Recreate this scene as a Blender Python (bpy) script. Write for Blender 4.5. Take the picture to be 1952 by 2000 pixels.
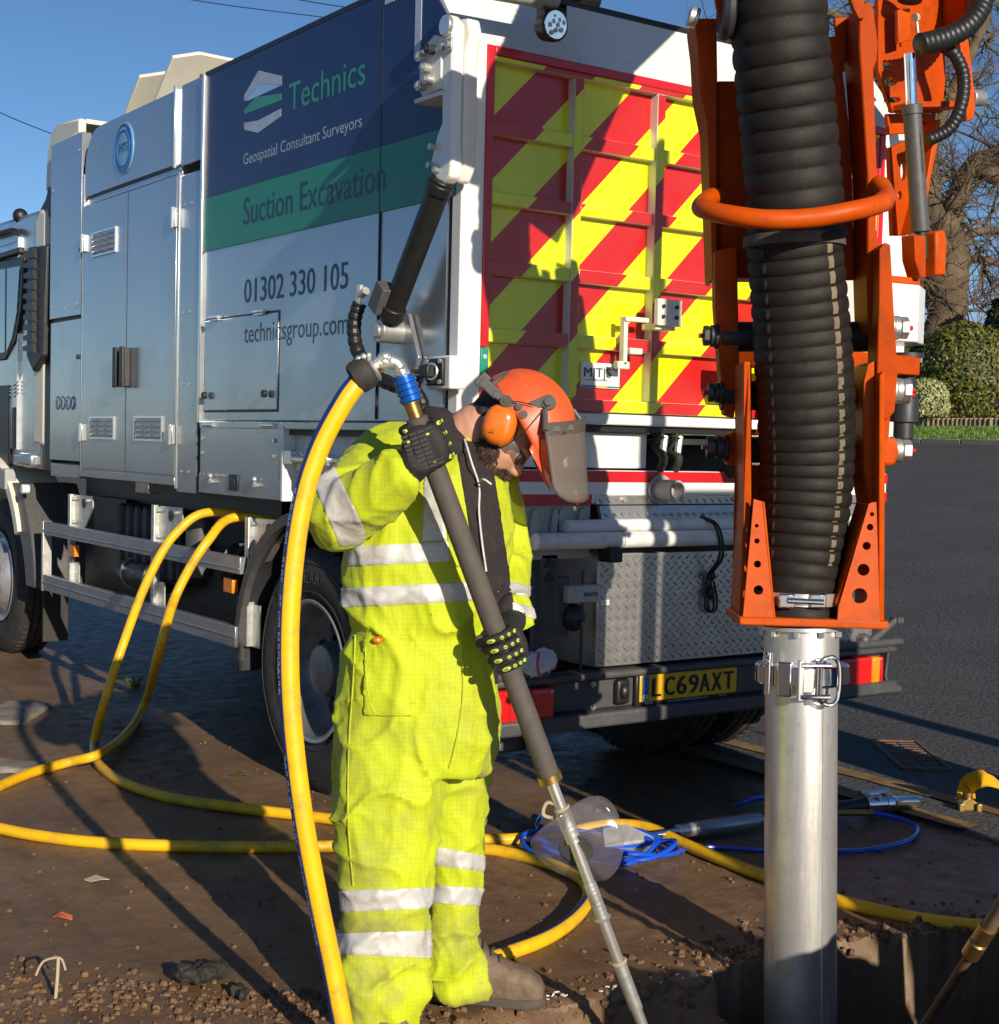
import bpy, bmesh, math, random
import numpy as np
from mathutils import Vector, Matrix, noise as mnoise

for o in list(bpy.data.objects):
    bpy.data.objects.remove(o, do_unlink=True)
scene = bpy.context.scene
COL = scene.collection
random.seed(7)
rnd = random.Random(11)

# ------------------------------------------------------------------ camera
# world: X = across the truck's rear, Y = along the truck towards its cab, Z up; origin on the ground at the truck's rear left corner
YAW, PITCH, ROLL, FPX = 0.609809756, -0.0478233886, 0.024301605, 2873.06
CAMH = 1.55
def _rot(yaw, pitch, roll):
    f = np.array([math.sin(yaw)*math.cos(pitch), math.cos(yaw)*math.cos(pitch), math.sin(pitch)])
    r = np.cross(f, [0, 0, 1.0]); r /= np.linalg.norm(r); u = np.cross(r, f)
    c, s = math.cos(roll), math.sin(roll)
    return np.array([c*r+s*u, -s*r+c*u, f])
RM = _rot(YAW, PITCH, ROLL)
def ray(x, y):                       # photo pixel -> direction with unit depth
    return RM.T @ np.array([x-976.0, 1000.0-y, FPX])/FPX
CAM = np.array([-2.942, -4.503, CAMH])
RR = np.array([math.cos(YAW), -math.sin(YAW), 0.0])      # level, to the picture's right
HH = np.array([math.sin(YAW), math.cos(YAW), 0.0])       # level, away from the camera
ZZ = np.array([0, 0, 1.0])
def G(x, y, z=0.0):
    d = ray(x, y); return CAM+(z-CAM[2])/d[2]*d
def SX(x, y, X=0.0):                 # pixel on the plane of the truck's side -> (Y, Z)
    d = ray(x, y); p = CAM+(X-CAM[0])/d[0]*d; return (p[1], p[2])
def RY(x, y, Y=0.0):                 # pixel on the plane of the truck's rear -> (X, Z)
    d = ray(x, y); p = CAM+(Y-CAM[1])/d[1]*d; return (p[0], p[2])
def DP(x, y, d):
    return CAM+d*ray(x, y)
K = 1952/1904.0
def z3(x, y): return (380+x/2.787, y/2.787)
def z5(x, y): return (1300+x/2.920, y/2.920)
def z6(x, y): return (1300+x/2.167, 450+y/2.167)
def zp(x, y): return (580+x/2.787, 650+y/2.787)
def zl(x, y): return (580+x/2.439, 1200+y/2.439)
def zh(x, y): return (680+x/3.808, 680+y/3.808)

cd = bpy.data.cameras.new('camera'); cam = bpy.data.objects.new('camera', cd); COL.objects.link(cam)
cd.sensor_fit = 'HORIZONTAL'; cd.sensor_width = 36; cd.lens = FPX*36/1952; cd.clip_start = 0.05; cd.clip_end = 6000
cam.matrix_world = Matrix(((RM[0][0], RM[1][0], -RM[2][0], CAM[0]), (RM[0][1], RM[1][1], -RM[2][1], CAM[1]), (RM[0][2], RM[1][2], -RM[2][2], CAM[2]), (0, 0, 0, 1)))
scene.camera = cam
scene.render.resolution_x, scene.render.resolution_y = 999, 1024

# ------------------------------------------------------------------ light
SUN = Vector((0.15, 1.0, -0.33)).normalized()            # the way the light travels
EL = math.asin(-SUN.z); AZ = math.atan2(-SUN.x, -SUN.y)
world = bpy.data.worlds.new('World'); scene.world = world; world.use_nodes = True
wn = world.node_tree; bg = wn.nodes['Background']
sky = wn.nodes.new('ShaderNodeTexSky'); sky.sky_type = 'NISHITA'; sky.sun_disc = False
sky.sun_elevation = EL; sky.sun_rotation = AZ; sky.air_density = 0.68; sky.dust_density = 0.0; sky.ozone_density = 2.4; sky.altitude = 300
hs_ = wn.nodes.new('ShaderNodeHueSaturation'); hs_.inputs['Saturation'].default_value = 1.12; hs_.inputs['Hue'].default_value = .5
wn.links.new(sky.outputs[0], hs_.inputs['Color']); wn.links.new(hs_.outputs[0], bg.inputs[0]); bg.inputs[1].default_value = 0.088
sl = bpy.data.lights.new('sun', 'SUN'); sl.energy = 5.0; sl.angle = math.radians(0.53); sl.color = (1.0, 0.90, 0.74)
so = bpy.data.objects.new('sun', sl); COL.objects.link(so); so.rotation_mode = 'QUATERNION'; so.rotation_quaternion = SUN.to_track_quat('-Z', 'Y'); so.location = (-3, -20, 8)
scene.view_settings.view_transform = 'Standard'; scene.view_settings.look = 'None'; scene.view_settings.exposure = 0.24; scene.view_settings.gamma = 1.0
scene.view_settings.use_curve_mapping = False

# ------------------------------------------------------------------ materials
MATS = {}
def nt(name):
    m = bpy.data.materials.new(name); m.use_nodes = True
    t = m.node_tree; b = t.nodes['Principled BSDF']
    return m, t, b
def N(t, kind, **kw):
    n = t.nodes.new(kind)
    for k, v in kw.items():
        if k in n.inputs: n.inputs[k].default_value = v
        else: setattr(n, k, v)
    return n
def math_(t, op, a, b=None, c=None):
    n = t.nodes.new('ShaderNodeMath'); n.operation = op
    for i, v in enumerate((a, b, c)):
        if v is None: continue
        if isinstance(v, (int, float)): n.inputs[i].default_value = v
        else: t.links.new(v, n.inputs[i])
    return n.outputs[0]
def mix_(t, fac, a, b):
    n = t.nodes.new('ShaderNodeMix'); n.data_type = 'RGBA'
    for i, v in ((0, fac), (6, a), (7, b)):
        if isinstance(v, (int, float)): n.inputs[i].default_value = v
        elif isinstance(v, tuple): n.inputs[i].default_value = (*v, 1) if len(v) == 3 else v
        else: t.links.new(v, n.inputs[i])
    return n.outputs[2]
def ramp_(t, fac, lo, hi):
    n = t.nodes.new('ShaderNodeMapRange'); n.inputs[1].default_value = lo; n.inputs[2].default_value = hi
    t.links.new(fac, n.inputs[0]); return n.outputs[0]
def pos_(t): return t.nodes.new('ShaderNodeTexCoord').outputs['Object']
def noise_(t, vec, scale, detail=4, rough=.6, stretch=None):
    if stretch:
        mp = t.nodes.new('ShaderNodeMapping'); mp.inputs['Scale'].default_value = stretch; t.links.new(vec, mp.inputs[0]); vec = mp.outputs[0]
    n = N(t, 'ShaderNodeTexNoise', Scale=scale, Detail=detail, Roughness=rough); t.links.new(vec, n.inputs['Vector']); return n.outputs['Fac']
def bump_(t, b, h, strength=.3, dist=.01):
    n = N(t, 'ShaderNodeBump', Strength=strength, Distance=dist); t.links.new(h, n.inputs['Height']); t.links.new(n.outputs[0], b.inputs['Normal'])
def mat(name, col, rough=.5, metal=0.0, var=.12, vscale=8.0, dirt=None, dirt_amt=.35, bump=0.0, bscale=60.0, coat=0.0, spec=None, chips=None):
    """base colour with a little uneven wear, optional dirt patches and fine relief"""
    m, t, b = nt(name); p = pos_(t)
    f = noise_(t, p, vscale, 5)
    lo = tuple(max(0, c*(1-var)) for c in col); hi = tuple(min(1, c*(1+var)) for c in col)
    c = mix_(t, ramp_(t, f, .3, .7), lo, hi)
    if dirt:
        d = noise_(t, p, vscale*1.7, 6, .7)
        c = mix_(t, math_(t, 'MULTIPLY', ramp_(t, d, .5, .75), dirt_amt), c, dirt)
    if chips:
        k = math_(t, 'MULTIPLY', ramp_(t, noise_(t, p, 55, 5, .75), .66, .70), ramp_(t, noise_(t, p, 6, 4), .45, .62)); c = mix_(t, k, c, chips)
    t.links.new(c, b.inputs['Base Color'])
    r = math_(t, 'ADD', math_(t, 'MULTIPLY', noise_(t, p, vscale*2.3, 4), .16), max(0, rough-.08)); t.links.new(r, b.inputs['Roughness'])
    b.inputs['Metallic'].default_value = metal
    if coat: b.inputs['Coat Weight'].default_value = coat; b.inputs['Coat Roughness'].default_value = .06
    if spec is not None: b.inputs['Specular IOR Level'].default_value = spec
    if bump: bump_(t, b, noise_(t, p, bscale, 4), bump, .004)
    MATS[name] = m; return m
mat('silver', (.37, .385, .41), .26, .7, .06, 1.5, dirt=(.30, .29, .28), dirt_amt=.25, coat=.2)
mat('silver_edge', (.72, .72, .70), .25, .8, .05, 5)
mat('navy', (.014, .034, .125), .38, 0, .05, 2, coat=.08, spec=.3)
mat('green_vinyl', (.018, .24, .155), .38, 0, .05, 2, coat=.08, spec=.3)
mat('text_navy', (.008, .028, .075), .4)
mat('text_grey', (.05, .08, .12), .4)
mat('text_pale', (.42, .48, .60), .4)
mat('text_green', (.04, .30, .20), .4)
mat('white', (.80, .78, .72), .3, 0, .04, 3, dirt=(.45, .42, .36), dirt_amt=.15, coat=.3)
mat('cream', (.72, .68, .56), .4, 0, .06, 3)
mat('off_white', (.74, .73, .70), .45, 0, .06, 6, dirt=(.35, .31, .27), dirt_amt=.5)
mat('red_tape', (.52, .01, .015), .3, 0, .08, 6, coat=.3)
mat('red_lens', (.62, .012, .012), .12, 0, .15, 30, coat=.8)
mat('amber_lens', (.85, .25, .01), .15, 0, .1, 30, coat=.8)
mat('orange', (.45, .055, .001), .5, 0, .12, 7, dirt=(.13, .03, .01), dirt_amt=.6, spec=.15, bump=.08, bscale=40, chips=(.07, .035, .02))
mat('orange_bright', (.52, .070, .001), .46, 0, .10, 9, dirt=(.20, .04, .01), dirt_amt=.55, spec=.2, bump=.08, bscale=40, chips=(.10, .045, .02))
mat('black', (.012, .012, .012), .45, 0, .2, 20)
mat('dark_metal', (.03, .032, .036), .5, .2, .25, 10, dirt=(.09, .075, .06), dirt_amt=.4)
mat('bumper_grey', (.065, .065, .066), .5, .1, .15, 8, dirt=(.15, .125, .1), dirt_amt=.5)
mat('rubber', (.028, .025, .022), .75, 0, .2, 25, dirt=(.085, .07, .055), dirt_amt=.35, bump=.25, bscale=140)
mat('tyre', (.030, .027, .025), .78, 0, .2, 9, dirt=(.105, .085, .07), dirt_amt=.55, bump=.2, bscale=90)
mat('hose_rubber', (.012, .0095, .0075), .62, 0, .3, 14, dirt=(.04, .029, .021), dirt_amt=.4, spec=.3, bump=.3, bscale=200)
mat('tan_mark', (.17, .13, .085), .7, 0, .25, 30)
mat('rim', (.42, .42, .43), .4, .6, .2, 12, dirt=(.10, .09, .08), dirt_amt=.5)
mat('rim_dark', (.20, .20, .21), .45, .5, .2, 12, dirt=(.05, .045, .04), dirt_amt=.5)
mat('steel', (.74, .73, .70), .34, .82, .06, 5, dirt=(.48, .45, .40), dirt_amt=.4, bump=.05, bscale=22)
m_, t_, b_ = nt('nozzle_steel'); p_ = pos_(t_)
s1 = noise_(t_, p_, 60, 6, .7, (1, 1, .06)); s2 = noise_(t_, p_, 9, 6, .7); s3 = noise_(t_, p_, 38, 5, .8, (1, 1, .5))
c_ = mix_(t_, ramp_(t_, s2, .35, .75), (.88, .86, .83), (.66, .63, .58)); c_ = mix_(t_, math_(t_, 'MULTIPLY', ramp_(t_, s3, .60, .72), .6), c_, (.40, .36, .31)); c_ = mix_(t_, math_(t_, 'MULTIPLY', ramp_(t_, s1, .60, .68), .7), c_, (.93, .92, .90))
t_.links.new(c_, b_.inputs['Base Color']); b_.inputs['Metallic'].default_value = .80
t_.links.new(math_(t_, 'ADD', math_(t_, 'MULTIPLY', s1, .22), math_(t_, 'ADD', math_(t_, 'MULTIPLY', s2, .16), .18)), b_.inputs['Roughness']); bump_(t_, b_, math_(t_, 'ADD', s1, math_(t_, 'MULTIPLY', s2, 1.5)), .10, .004); MATS['nozzle_steel'] = m_
mat('chrome', (.80, .80, .82), .1, 1.0, .05, 10)
mat('galvanised', (.55, .55, .52), .42, .75, .2, 22, dirt=(.34, .27, .2), dirt_amt=.5)
mat('aluminium_rail', (.36, .38, .41), .34, .7, .08, 6, dirt=(.18, .17, .16), dirt_amt=.35)
mat('brass', (.45, .29, .10), .35, .9, .2, 30)
mat('yellow_hose', (.80, .45, .005), .45, 0, .08, 7, dirt=(.30, .17, .05), dirt_amt=.8, bump=.12, bscale=50, chips=(.12, .075, .04))
mat('blue_stripe', (.012, .035, .18), .45, 0, .15, 30)
mat('blue_hose', (.008, .075, .58), .25, 0, .08, 20, coat=.4)
mat('blue_metal', (.01, .13, .55), .25, .5, .05, 20, coat=.4)
mat('helmet', (.66, .095, .025), .4, 0, .08, 14, dirt=(.42, .07, .03), dirt_amt=.5, coat=.15, chips=(.25, .06, .03))
mat('muff', (.78, .16, .01), .22, 0, .05, 10, dirt=(.35, .09, .03), dirt_amt=.4, coat=.6)
mat('grey_plastic', (.075, .073, .07), .5, 0, .2, 30)
mat('skin', (.52, .26, .175), .48, 0, .10, 40, dirt=(.48, .20, .13), dirt_amt=.5, bump=.12, bscale=300)
mat('hair', (.022, .014, .010), .6, 0, .3, 60, bump=.5, bscale=260)
mat('beard', (.050, .026, .014), .65, 0, .4, 90, bump=.7, bscale=300)
mat('glove', (.014, .014, .014), .75, 0, .25, 60, bump=.4, bscale=240)
mat('glove_pad', (.028, .028, .026), .6, 0, .2, 60)
mat('lime', (.45, .58, .06), .5)
mat('hoodie', (.022, .016, .016), .9, 0, .2, 60, bump=.3, bscale=300)
mat('boot', (.155, .105, .07), .7, 0, .2, 25, dirt=(.10, .065, .045), dirt_amt=.7, bump=.4, bscale=90)
mat('sole', (.07, .055, .045), .8, 0, .2, 25)
mat('reflective', (.56, .55, .53), .45, .15, .08, 16, dirt=(.33, .26, .19), dirt_amt=.75, bump=.15, bscale=60)
mat('tool_sleeve', (.075, .062, .052), .75, 0, .15, 20, dirt=(.12, .10, .08), dirt_amt=.5, bump=.2, bscale=160)
mat('rust', (.16, .085, .045), .7, .3, .3, 30)
mat('wood', (.20, .12, .07), .7, 0, .2, 20)
mat('log_wood', (.34, .24, .15), .8, 0, .3, 3)
mat('kerb_soil', (.16, .115, .08), .9, 0, .35, 12, dirt=(.07, .045, .03), dirt_amt=.8, bump=.7, bscale=50)
mat('concrete', (.22, .19, .16), .85, 0, .2, 9, dirt=(.10, .07, .05), dirt_amt=.7, bump=.4, bscale=60)
mat('bark', (.105, .072, .042), .9, 0, .35, 2.5, bump=.8, bscale=14)
mat('leaf_hedge', (.105, .108, .010), .6, 0, .45, 5)
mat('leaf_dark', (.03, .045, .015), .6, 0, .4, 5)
mat('leaf_pale', (.30, .31, .13), .6, 0, .5, 9)
mat('grass', (.11, .19, .02), .7, 0, .35, 3)
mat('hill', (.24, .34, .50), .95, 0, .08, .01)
mat('hill_near', (.10, .085, .07), .95, 0, .2, .05)
mat('plate_yellow', (.78, .42, .01), .3, 0, .03, 20, coat=.3)
mat('badge_blue', (.20, .42, .66), .35, 0, .05, 20)
mat('blue_print', (.02, .14, .42), .4)
mat('rag', (.62, .58, .60), .8, 0, .2, 40)
mat('leaf_orange', (.55, .14, .04), .6)
mat('twig', (.42, .33, .22), .8)
mat('clod', (.155, .085, .042), .9, 0, .3, 30, bump=.6, bscale=90)
mat('clod_dark', (.022, .018, .015), .8, 0, .3, 30, bump=.6, bscale=90)
mat('grey_device', (.33, .33, .32), .5, 0, .1, 20)
mat('paint_yellow', (.24, .145, .035), .85, 0, .35, 9, dirt=(.12, .08, .05), dirt_amt=1.0)
mat('shadow_toilet_blue', (.02, .10, .30), .5, 0, .08, 4, dirt=(.10, .12, .15), dirt_amt=.3)  # for the unseen toilet added as a shadow caster
mat('wire', (.01, .012, .02), .6)
mat('olive', (.40, .43, .38), .5)

def mat_glass(name, col, rough=.05, trans=1.0, alpha=1.0):
    m, t, b = nt(name)
    b.inputs['Base Color'].default_value = (*col, 1); b.inputs['Roughness'].default_value = rough
    b.inputs['Transmission Weight'].default_value = trans; b.inputs['Alpha'].default_value = alpha; b.inputs['IOR'].default_value = 1.45
    MATS[name] = m; return m
def mat_thin(name, col, rough, alpha):
    m, t, b = nt(name); p = pos_(t)
    b.inputs['Base Color'].default_value = (*col, 1); b.inputs['Roughness'].default_value = rough
    t.links.new(math_(t, 'ADD', math_(t, 'MULTIPLY', noise_(t, p, 18, 4), .3), alpha-.15), b.inputs['Alpha'])
    MATS[name] = m; return m
mat_thin('clear_plastic', (.20, .18, .20), .08, .24)
mat_thin('glasses', (.10, .09, .08), .08, .45)
m_, t_, b_ = nt('window_glass'); b_.inputs['Base Color'].default_value = (.03, .045, .05, 1); b_.inputs['Roughness'].default_value = .03; b_.inputs['Coat Weight'].default_value = 1; MATS['window_glass'] = m_
# visor mesh: fine open weave
m_, t_, b_ = nt('visor_mesh'); p_ = pos_(t_)
w1 = N(t_, 'ShaderNodeTexWave', Scale=110.0); w1.bands_direction = 'X'; w2 = N(t_, 'ShaderNodeTexWave', Scale=110.0); w2.bands_direction = 'Z'
t_.links.new(p_, w1.inputs[0]); t_.links.new(p_, w2.inputs[0])
t_.links.new(math_(t_, 'ADD', math_(t_, 'MULTIPLY', math_(t_, 'MULTIPLY', w1.outputs['Fac'], w2.outputs['Fac']), .35), .54), b_.inputs['Alpha'])
b_.inputs['Base Color'].default_value = (.17, .14, .115, 1); b_.inputs['Roughness'].default_value = .6; MATS['visor_mesh'] = m_
# chevron tailgate tape on the faces that point backwards, white paint on the return edges
m_, t_, b_ = nt('chevron'); p_ = pos_(t_); s_ = N(t_, 'ShaderNodeSeparateXYZ'); t_.links.new(p_, s_.inputs[0])
v_ = math_(t_, 'SUBTRACT', s_.outputs['Z'], s_.outputs['X'])
fr = math_(t_, 'FRACT', math_(t_, 'DIVIDE', math_(t_, 'ADD', v_, 20*.466-2.588), .466))
yel = math_(t_, 'LESS_THAN', fr, .5)
tape = mix_(t_, yel, (.50, .010, .008), (.76, .80, .0))
g_ = N(t_, 'ShaderNodeNewGeometry'); sn_ = N(t_, 'ShaderNodeSeparateXYZ'); t_.links.new(g_.outputs['True Normal'], sn_.inputs[0])
face = math_(t_, 'LESS_THAN', sn_.outputs['Y'], -.85)
dn_ = ramp_(t_, noise_(t_, p_, 7, 5), .35, .8)
t_.links.new(mix_(t_, math_(t_, 'MULTIPLY', dn_, .10), mix_(t_, face, (.78, .76, .68), tape), (.3, .22, .15)), b_.inputs['Base Color'])
b_.inputs['Roughness'].default_value = .32; b_.inputs['Coat Weight'].default_value = .3; b_.inputs['Coat Roughness'].default_value = .08; MATS['chevron'] = m_
bump_(t_, b_, noise_(t_, p_, 5, 3), .08, .02)
# hi-vis cloth with a fine ripstop grid and grime
def hivis(name, base):
    m, t, b = nt(name); p = pos_(t); s = N(t, 'ShaderNodeSeparateXYZ')
    mp = N(t, 'ShaderNodeMapping'); mp.inputs['Rotation'].default_value = (0, 0, YAW); t.links.new(p, mp.inputs[0]); t.links.new(mp.outputs[0], s.inputs[0])
    def line(o, sp, w):
        return math_(t, 'LESS_THAN', math_(t, 'FRACT', math_(t, 'ADD', math_(t, 'DIVIDE', o, sp), 50.0)), w)
    wob = math_(t, 'MULTIPLY', noise_(t, p, 9, 3), .03)
    g = math_(t, 'MAXIMUM', line(math_(t, 'ADD', s.outputs['X'], wob), .0125, .17), line(math_(t, 'ADD', s.outputs['Z'], wob), .0125, .17))
    c = mix_(t, math_(t, 'MULTIPLY', g, .22), base, (.24, .28, .01))
    n1 = ramp_(t, noise_(t, p, 3.2, 6, .7), .46, .74)
    low = ramp_(t, s.outputs['Z'], 1.05, .2)
    dirt = math_(t, 'MULTIPLY', n1, math_(t, 'ADD', math_(t, 'MULTIPLY', low, .95), .30))
    c = mix_(t, dirt, c, (.22, .19, .07))
    t.links.new(c, b.inputs['Base Color']); b.inputs['Roughness'].default_value = .75
    b.inputs['Sheen Weight'].default_value = .08
    n2 = noise_(t, p, 26, 6, .65, (1, 1, .45)); n3 = noise_(t, p, 330, 2)
    bump_(t, b, math_(t, 'ADD', n2, math_(t, 'MULTIPLY', n3, .12)), .30, .010)
    MATS[name] = m
hivis('hivis', (.47, .545, .003))
# tread plate base metal
mat('tread_plate', (.56, .53, .49), .36, .85, .12, 9, dirt=(.2, .18, .16), dirt_amt=.4)
# mud
m_, t_, b_ = nt('mud'); p_ = pos_(t_)
n1 = noise_(t_, p_, 1.1, 8, .65); n2 = noise_(t_, p_, 9, 8, .7); n3 = noise_(t_, p_, 70, 5, .7)
c_ = mix_(t_, ramp_(t_, n1, .35, .68), (.140, .080, .040), (.250, .152, .080))
c_ = mix_(t_, math_(t_, 'MULTIPLY', ramp_(t_, n2, .48, .75), .55), c_, (.10, .054, .027))
c_ = mix_(t_, math_(t_, 'MULTIPLY', ramp_(t_, n3, .58, .75), .35), c_, (.27, .18, .11))
n4 = noise_(t_, p_, 2.2, 6, .7, (2.4, .7, 1)); c_ = mix_(t_, math_(t_, 'MULTIPLY', ramp_(t_, n4, .50, .66), .6), c_, (.075, .042, .023))
t_.links.new(c_, b_.inputs['Base Color']); t_.links.new(ramp_(t_, n2, -.2, 1.1), b_.inputs['Roughness'])
b_.inputs['Roughness'].default_value = .8
bump_(t_, b_, math_(t_, 'ADD', math_(t_, 'MULTIPLY', n2, 1.0), math_(t_, 'MULTIPLY', n3, .30)), .38, .022); MATS['mud'] = m_
# asphalt
m_, t_, b_ = nt('asphalt'); p_ = pos_(t_)
vo = N(t_, 'ShaderNodeTexVoronoi', Scale=38.0); t_.links.new(p_, vo.inputs['Vector'])
n1 = noise_(t_, p_, .7, 7, .65); n3 = noise_(t_, p_, 48, 5, .75)
c_ = mix_(t_, ramp_(t_, n1, .35, .7), (.052, .050, .051), (.086, .080, .078))
c_ = mix_(t_, math_(t_, 'MULTIPLY', ramp_(t_, n3, .50, .70), .6), c_, (.19, .172, .16))
c_ = mix_(t_, math_(t_, 'MULTIPLY', ramp_(t_, vo.outputs['Distance'], .35, .7), .5), c_, (.02, .019, .019))
t_.links.new(c_, b_.inputs['Base Color']); b_.inputs['Roughness'].default_value = .85
bump_(t_, b_, math_(t_, 'ADD', vo.outputs['Distance'], n3), .55, .012); MATS['asphalt'] = m_

# ------------------------------------------------------------------ mesh helpers
def V(*a): return np.array(a[0] if len(a) == 1 else a, float)
def unit(v): v = np.asarray(v, float); return v/(np.linalg.norm(v)+1e-12)
def frame(axis, ref=None):
    a = unit(axis); r = np.array(ref if ref is not None else ((0, 0, 1) if abs(a[2]) < .9 else (1, 0, 0)), float)
    u = unit(r-a*np.dot(r, a)); return a, u, np.cross(a, u)
def spline(pts, n=8, closed=False):
    P = [np.asarray(p, float) for p in pts]; out = []; L = len(P)
    for i in range(L if closed else L-1):
        if closed: p0, p1, p2, p3 = P[i-1], P[i], P[(i+1) % L], P[(i+2) % L]
        else: p0, p1, p2, p3 = P[max(i-1, 0)], P[i], P[i+1], P[min(i+2, L-1)]
        for k in range(n):
            t = k/n; out.append(.5*((2*p1)+(-p0+p2)*t+(2*p0-5*p1+4*p2-p3)*t*t+(-p0+3*p1-3*p2+p3)*t**3))
    if not closed: out.append(P[-1])
    return out
class MB:
    def __init__(s): s.v = []; s.f = []
    def add(s, vs, fs):
        o = len(s.v); s.v += [tuple(map(float, q)) for q in vs]; s.f += [tuple(i+o for i in q) for q in fs]; return s
    def box(s, x0, x1, y0, y1, z0, z1):
        return s.add([(x, y, z) for z in (z0, z1) for y in (y0, y1) for x in (x0, x1)], [(0, 2, 3, 1), (4, 5, 7, 6), (0, 1, 5, 4), (2, 6, 7, 3), (0, 4, 6, 2), (1, 3, 7, 5)])
    def obox(s, c, u, v, w, a, b, d):
        c, u, v, w = V(c), unit(u)*a, unit(v)*b, unit(w)*d
        return s.add([c+i*u+j*v+k*w for k in (-1, 1) for j in (-1, 1) for i in (-1, 1)], [(0, 2, 3, 1), (4, 5, 7, 6), (0, 1, 5, 4), (2, 6, 7, 3), (0, 4, 6, 2), (1, 3, 7, 5)])
    def loft(s, rings, cap=True, closed=False):
        n = len(rings[0]); o = len(s.v); fs = []; m = len(rings)
        for i in range(m if closed else m-1):
            for j in range(n):
                a = (i % m)*n; b = ((i+1) % m)*n; fs.append((a+j, a+(j+1) % n, b+(j+1) % n, b+j))
        if cap and not closed: fs += [tuple(range(n-1, -1, -1)), tuple((m-1)*n+j for j in range(n))]
        return s.add([p for r in rings for p in r], fs)
    def tube(s, pts, r, n=12, cap=True, closed=False, ref=None):
        P = [V(p) for p in pts]; m = len(P); rings = []; u = None
        for i in range(m):
            t = P[(i+1) % m]-P[i-1] if closed else P[min(i+1, m-1)]-P[max(i-1, 0)]
            t = unit(t)
            if u is None: _, u, _ = frame(t, ref)
            u = unit(u-t*np.dot(u, t)); w = np.cross(t, u); rr = r[i] if hasattr(r, '__len__') else r
            rings.append([P[i]+rr*(math.cos(a)*u+math.sin(a)*w) for a in np.linspace(0, 2*math.pi, n, endpoint=False)])
        return s.loft(rings, cap, closed)
    def cyl(s, p0, p1, r, n=16, r2=None):
        return s.tube([p0, p1], [r, r if r2 is None else r2], n)
    def lathe(s, p0, axis, prof, n=32, ref=None, cap=True, closed=False):         # prof: (distance along axis, radius)
        a, u, w = frame(axis, ref); p0 = V(p0)
        return s.loft([[p0+a*t+max(r, 1e-4)*(math.cos(q)*u+math.sin(q)*w) for q in np.linspace(0, 2*math.pi, n, endpoint=False)] for t, r in prof], cap, closed)
    def torus(s, c, axis, R, r, n=32, k=10):
        a, u, w = frame(axis); return s.tube([V(c)+R*(math.cos(q)*u+math.sin(q)*w) for q in np.linspace(0, 2*math.pi, n, endpoint=False)], r, k, closed=True)
    def ell(s, c, rx, ry, rz, ax=None, n=18, m=12):
        A = [unit(q) for q in ax] if ax is not None else [V(1, 0, 0), V(0, 1, 0), V(0, 0, 1)]; c = V(c)
        rings = []
        for i in range(1, m):
            th = math.pi*i/m
            rings.append([c+rx*math.sin(th)*math.cos(q)*A[0]+ry*math.sin(th)*math.sin(q)*A[1]+rz*math.cos(th)*A[2] for q in np.linspace(0, 2*math.pi, n, endpoint=False)])
        o = len(s.v); s.loft(rings, cap=False)
        t = len(s.v); s.v.append(tuple(c+rz*A[2])); s.v.append(tuple(c-rz*A[2]))
        s.f += [(t, o+(j+1) % n, o+j) for j in range(n)]+[(t+1, o+(m-2)*n+j, o+(m-2)*n+(j+1) % n) for j in range(n)]; return s
    def prism(s, poly, fn, d0, d1):                       # fn(a, b, d) -> point
        n = len(poly); vs = [fn(a, b, d0) for a, b in poly]+[fn(a, b, d1) for a, b in poly]
        return s.add(vs, [tuple(range(n)), tuple(range(2*n-1, n-1, -1))]+[(i, (i+1) % n, n+(i+1) % n, n+i) for i in range(n)])
    def px(s, poly, X0, X1): return s.prism(poly, lambda a, b, d: (d, a, b), X0, X1)   # (Y, Z) outline, thickness along X
    def py(s, poly, Y0, Y1): return s.prism(poly, lambda a, b, d: (a, d, b), Y0, Y1)   # (X, Z)
    def pz(s, poly, Z0, Z1): return s.prism(poly, lambda a, b, d: (a, b, d), Z0, Z1)
    def slab(s, poly3, vec):                              # outline in space, thickness vector
        n = len(poly3); return s.add([V(p) for p in poly3]+[V(p)+vec for p in poly3], [tuple(range(n)), tuple(range(2*n-1, n-1, -1))]+[(i, (i+1) % n, n+(i+1) % n, n+i) for i in range(n)])
    def build(s, name, material, parent=None, smooth=35, bevel=0, seg=2, recalc=True):
        me = bpy.data.meshes.new(name); me.from_pydata(s.v, [], s.f)
        if recalc:
            bm = bmesh.new(); bm.from_mesh(me); bmesh.ops.recalc_face_normals(bm, faces=bm.faces); bm.to_mesh(me); bm.free()
        return mk(name, me, material, parent, smooth, bevel, seg)
def mk(name, me, material, parent=None, smooth=35, bevel=0, seg=2):
    me.materials.clear(); me.materials.append(MATS[material])
    if smooth:
        me.polygons.foreach_set('use_smooth', [True]*len(me.polygons)); me.set_sharp_from_angle(angle=math.radians(smooth))
    o = bpy.data.objects.new(name, me); COL.objects.link(o)
    if parent is not None: adopt(o, parent)
    if bevel:
        b = o.modifiers.new('bevel', 'BEVEL'); b.width = bevel; b.segments = seg; b.limit_method = 'ANGLE'; b.angle_limit = math.radians(40)
    return o
LOC = {}
def adopt(o, parent):
    o.parent = parent
    l = LOC.get(parent.name)
    if l is not None: o.matrix_parent_inverse = Matrix.Translation(-Vector(l))
def thing(name, label, cat, loc=(0, 0, 0), group=None):
    o = bpy.data.objects.new(name, None); COL.objects.link(o); o.location = Vector([float(q) for q in loc]); o.empty_display_size = .1
    LOC[o.name] = tuple(float(q) for q in loc); return tag(o, label, cat, group)
def tag(o, label, cat, group=None, kind=None):
    o['label'] = label
    if cat: o['category'] = cat
    if group: o['group'] = group
    if kind: o['kind'] = kind
    return o
def struct(o, kind='structure', label=None):
    o['kind'] = kind
    if label: o['label'] = label
    return o
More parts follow.
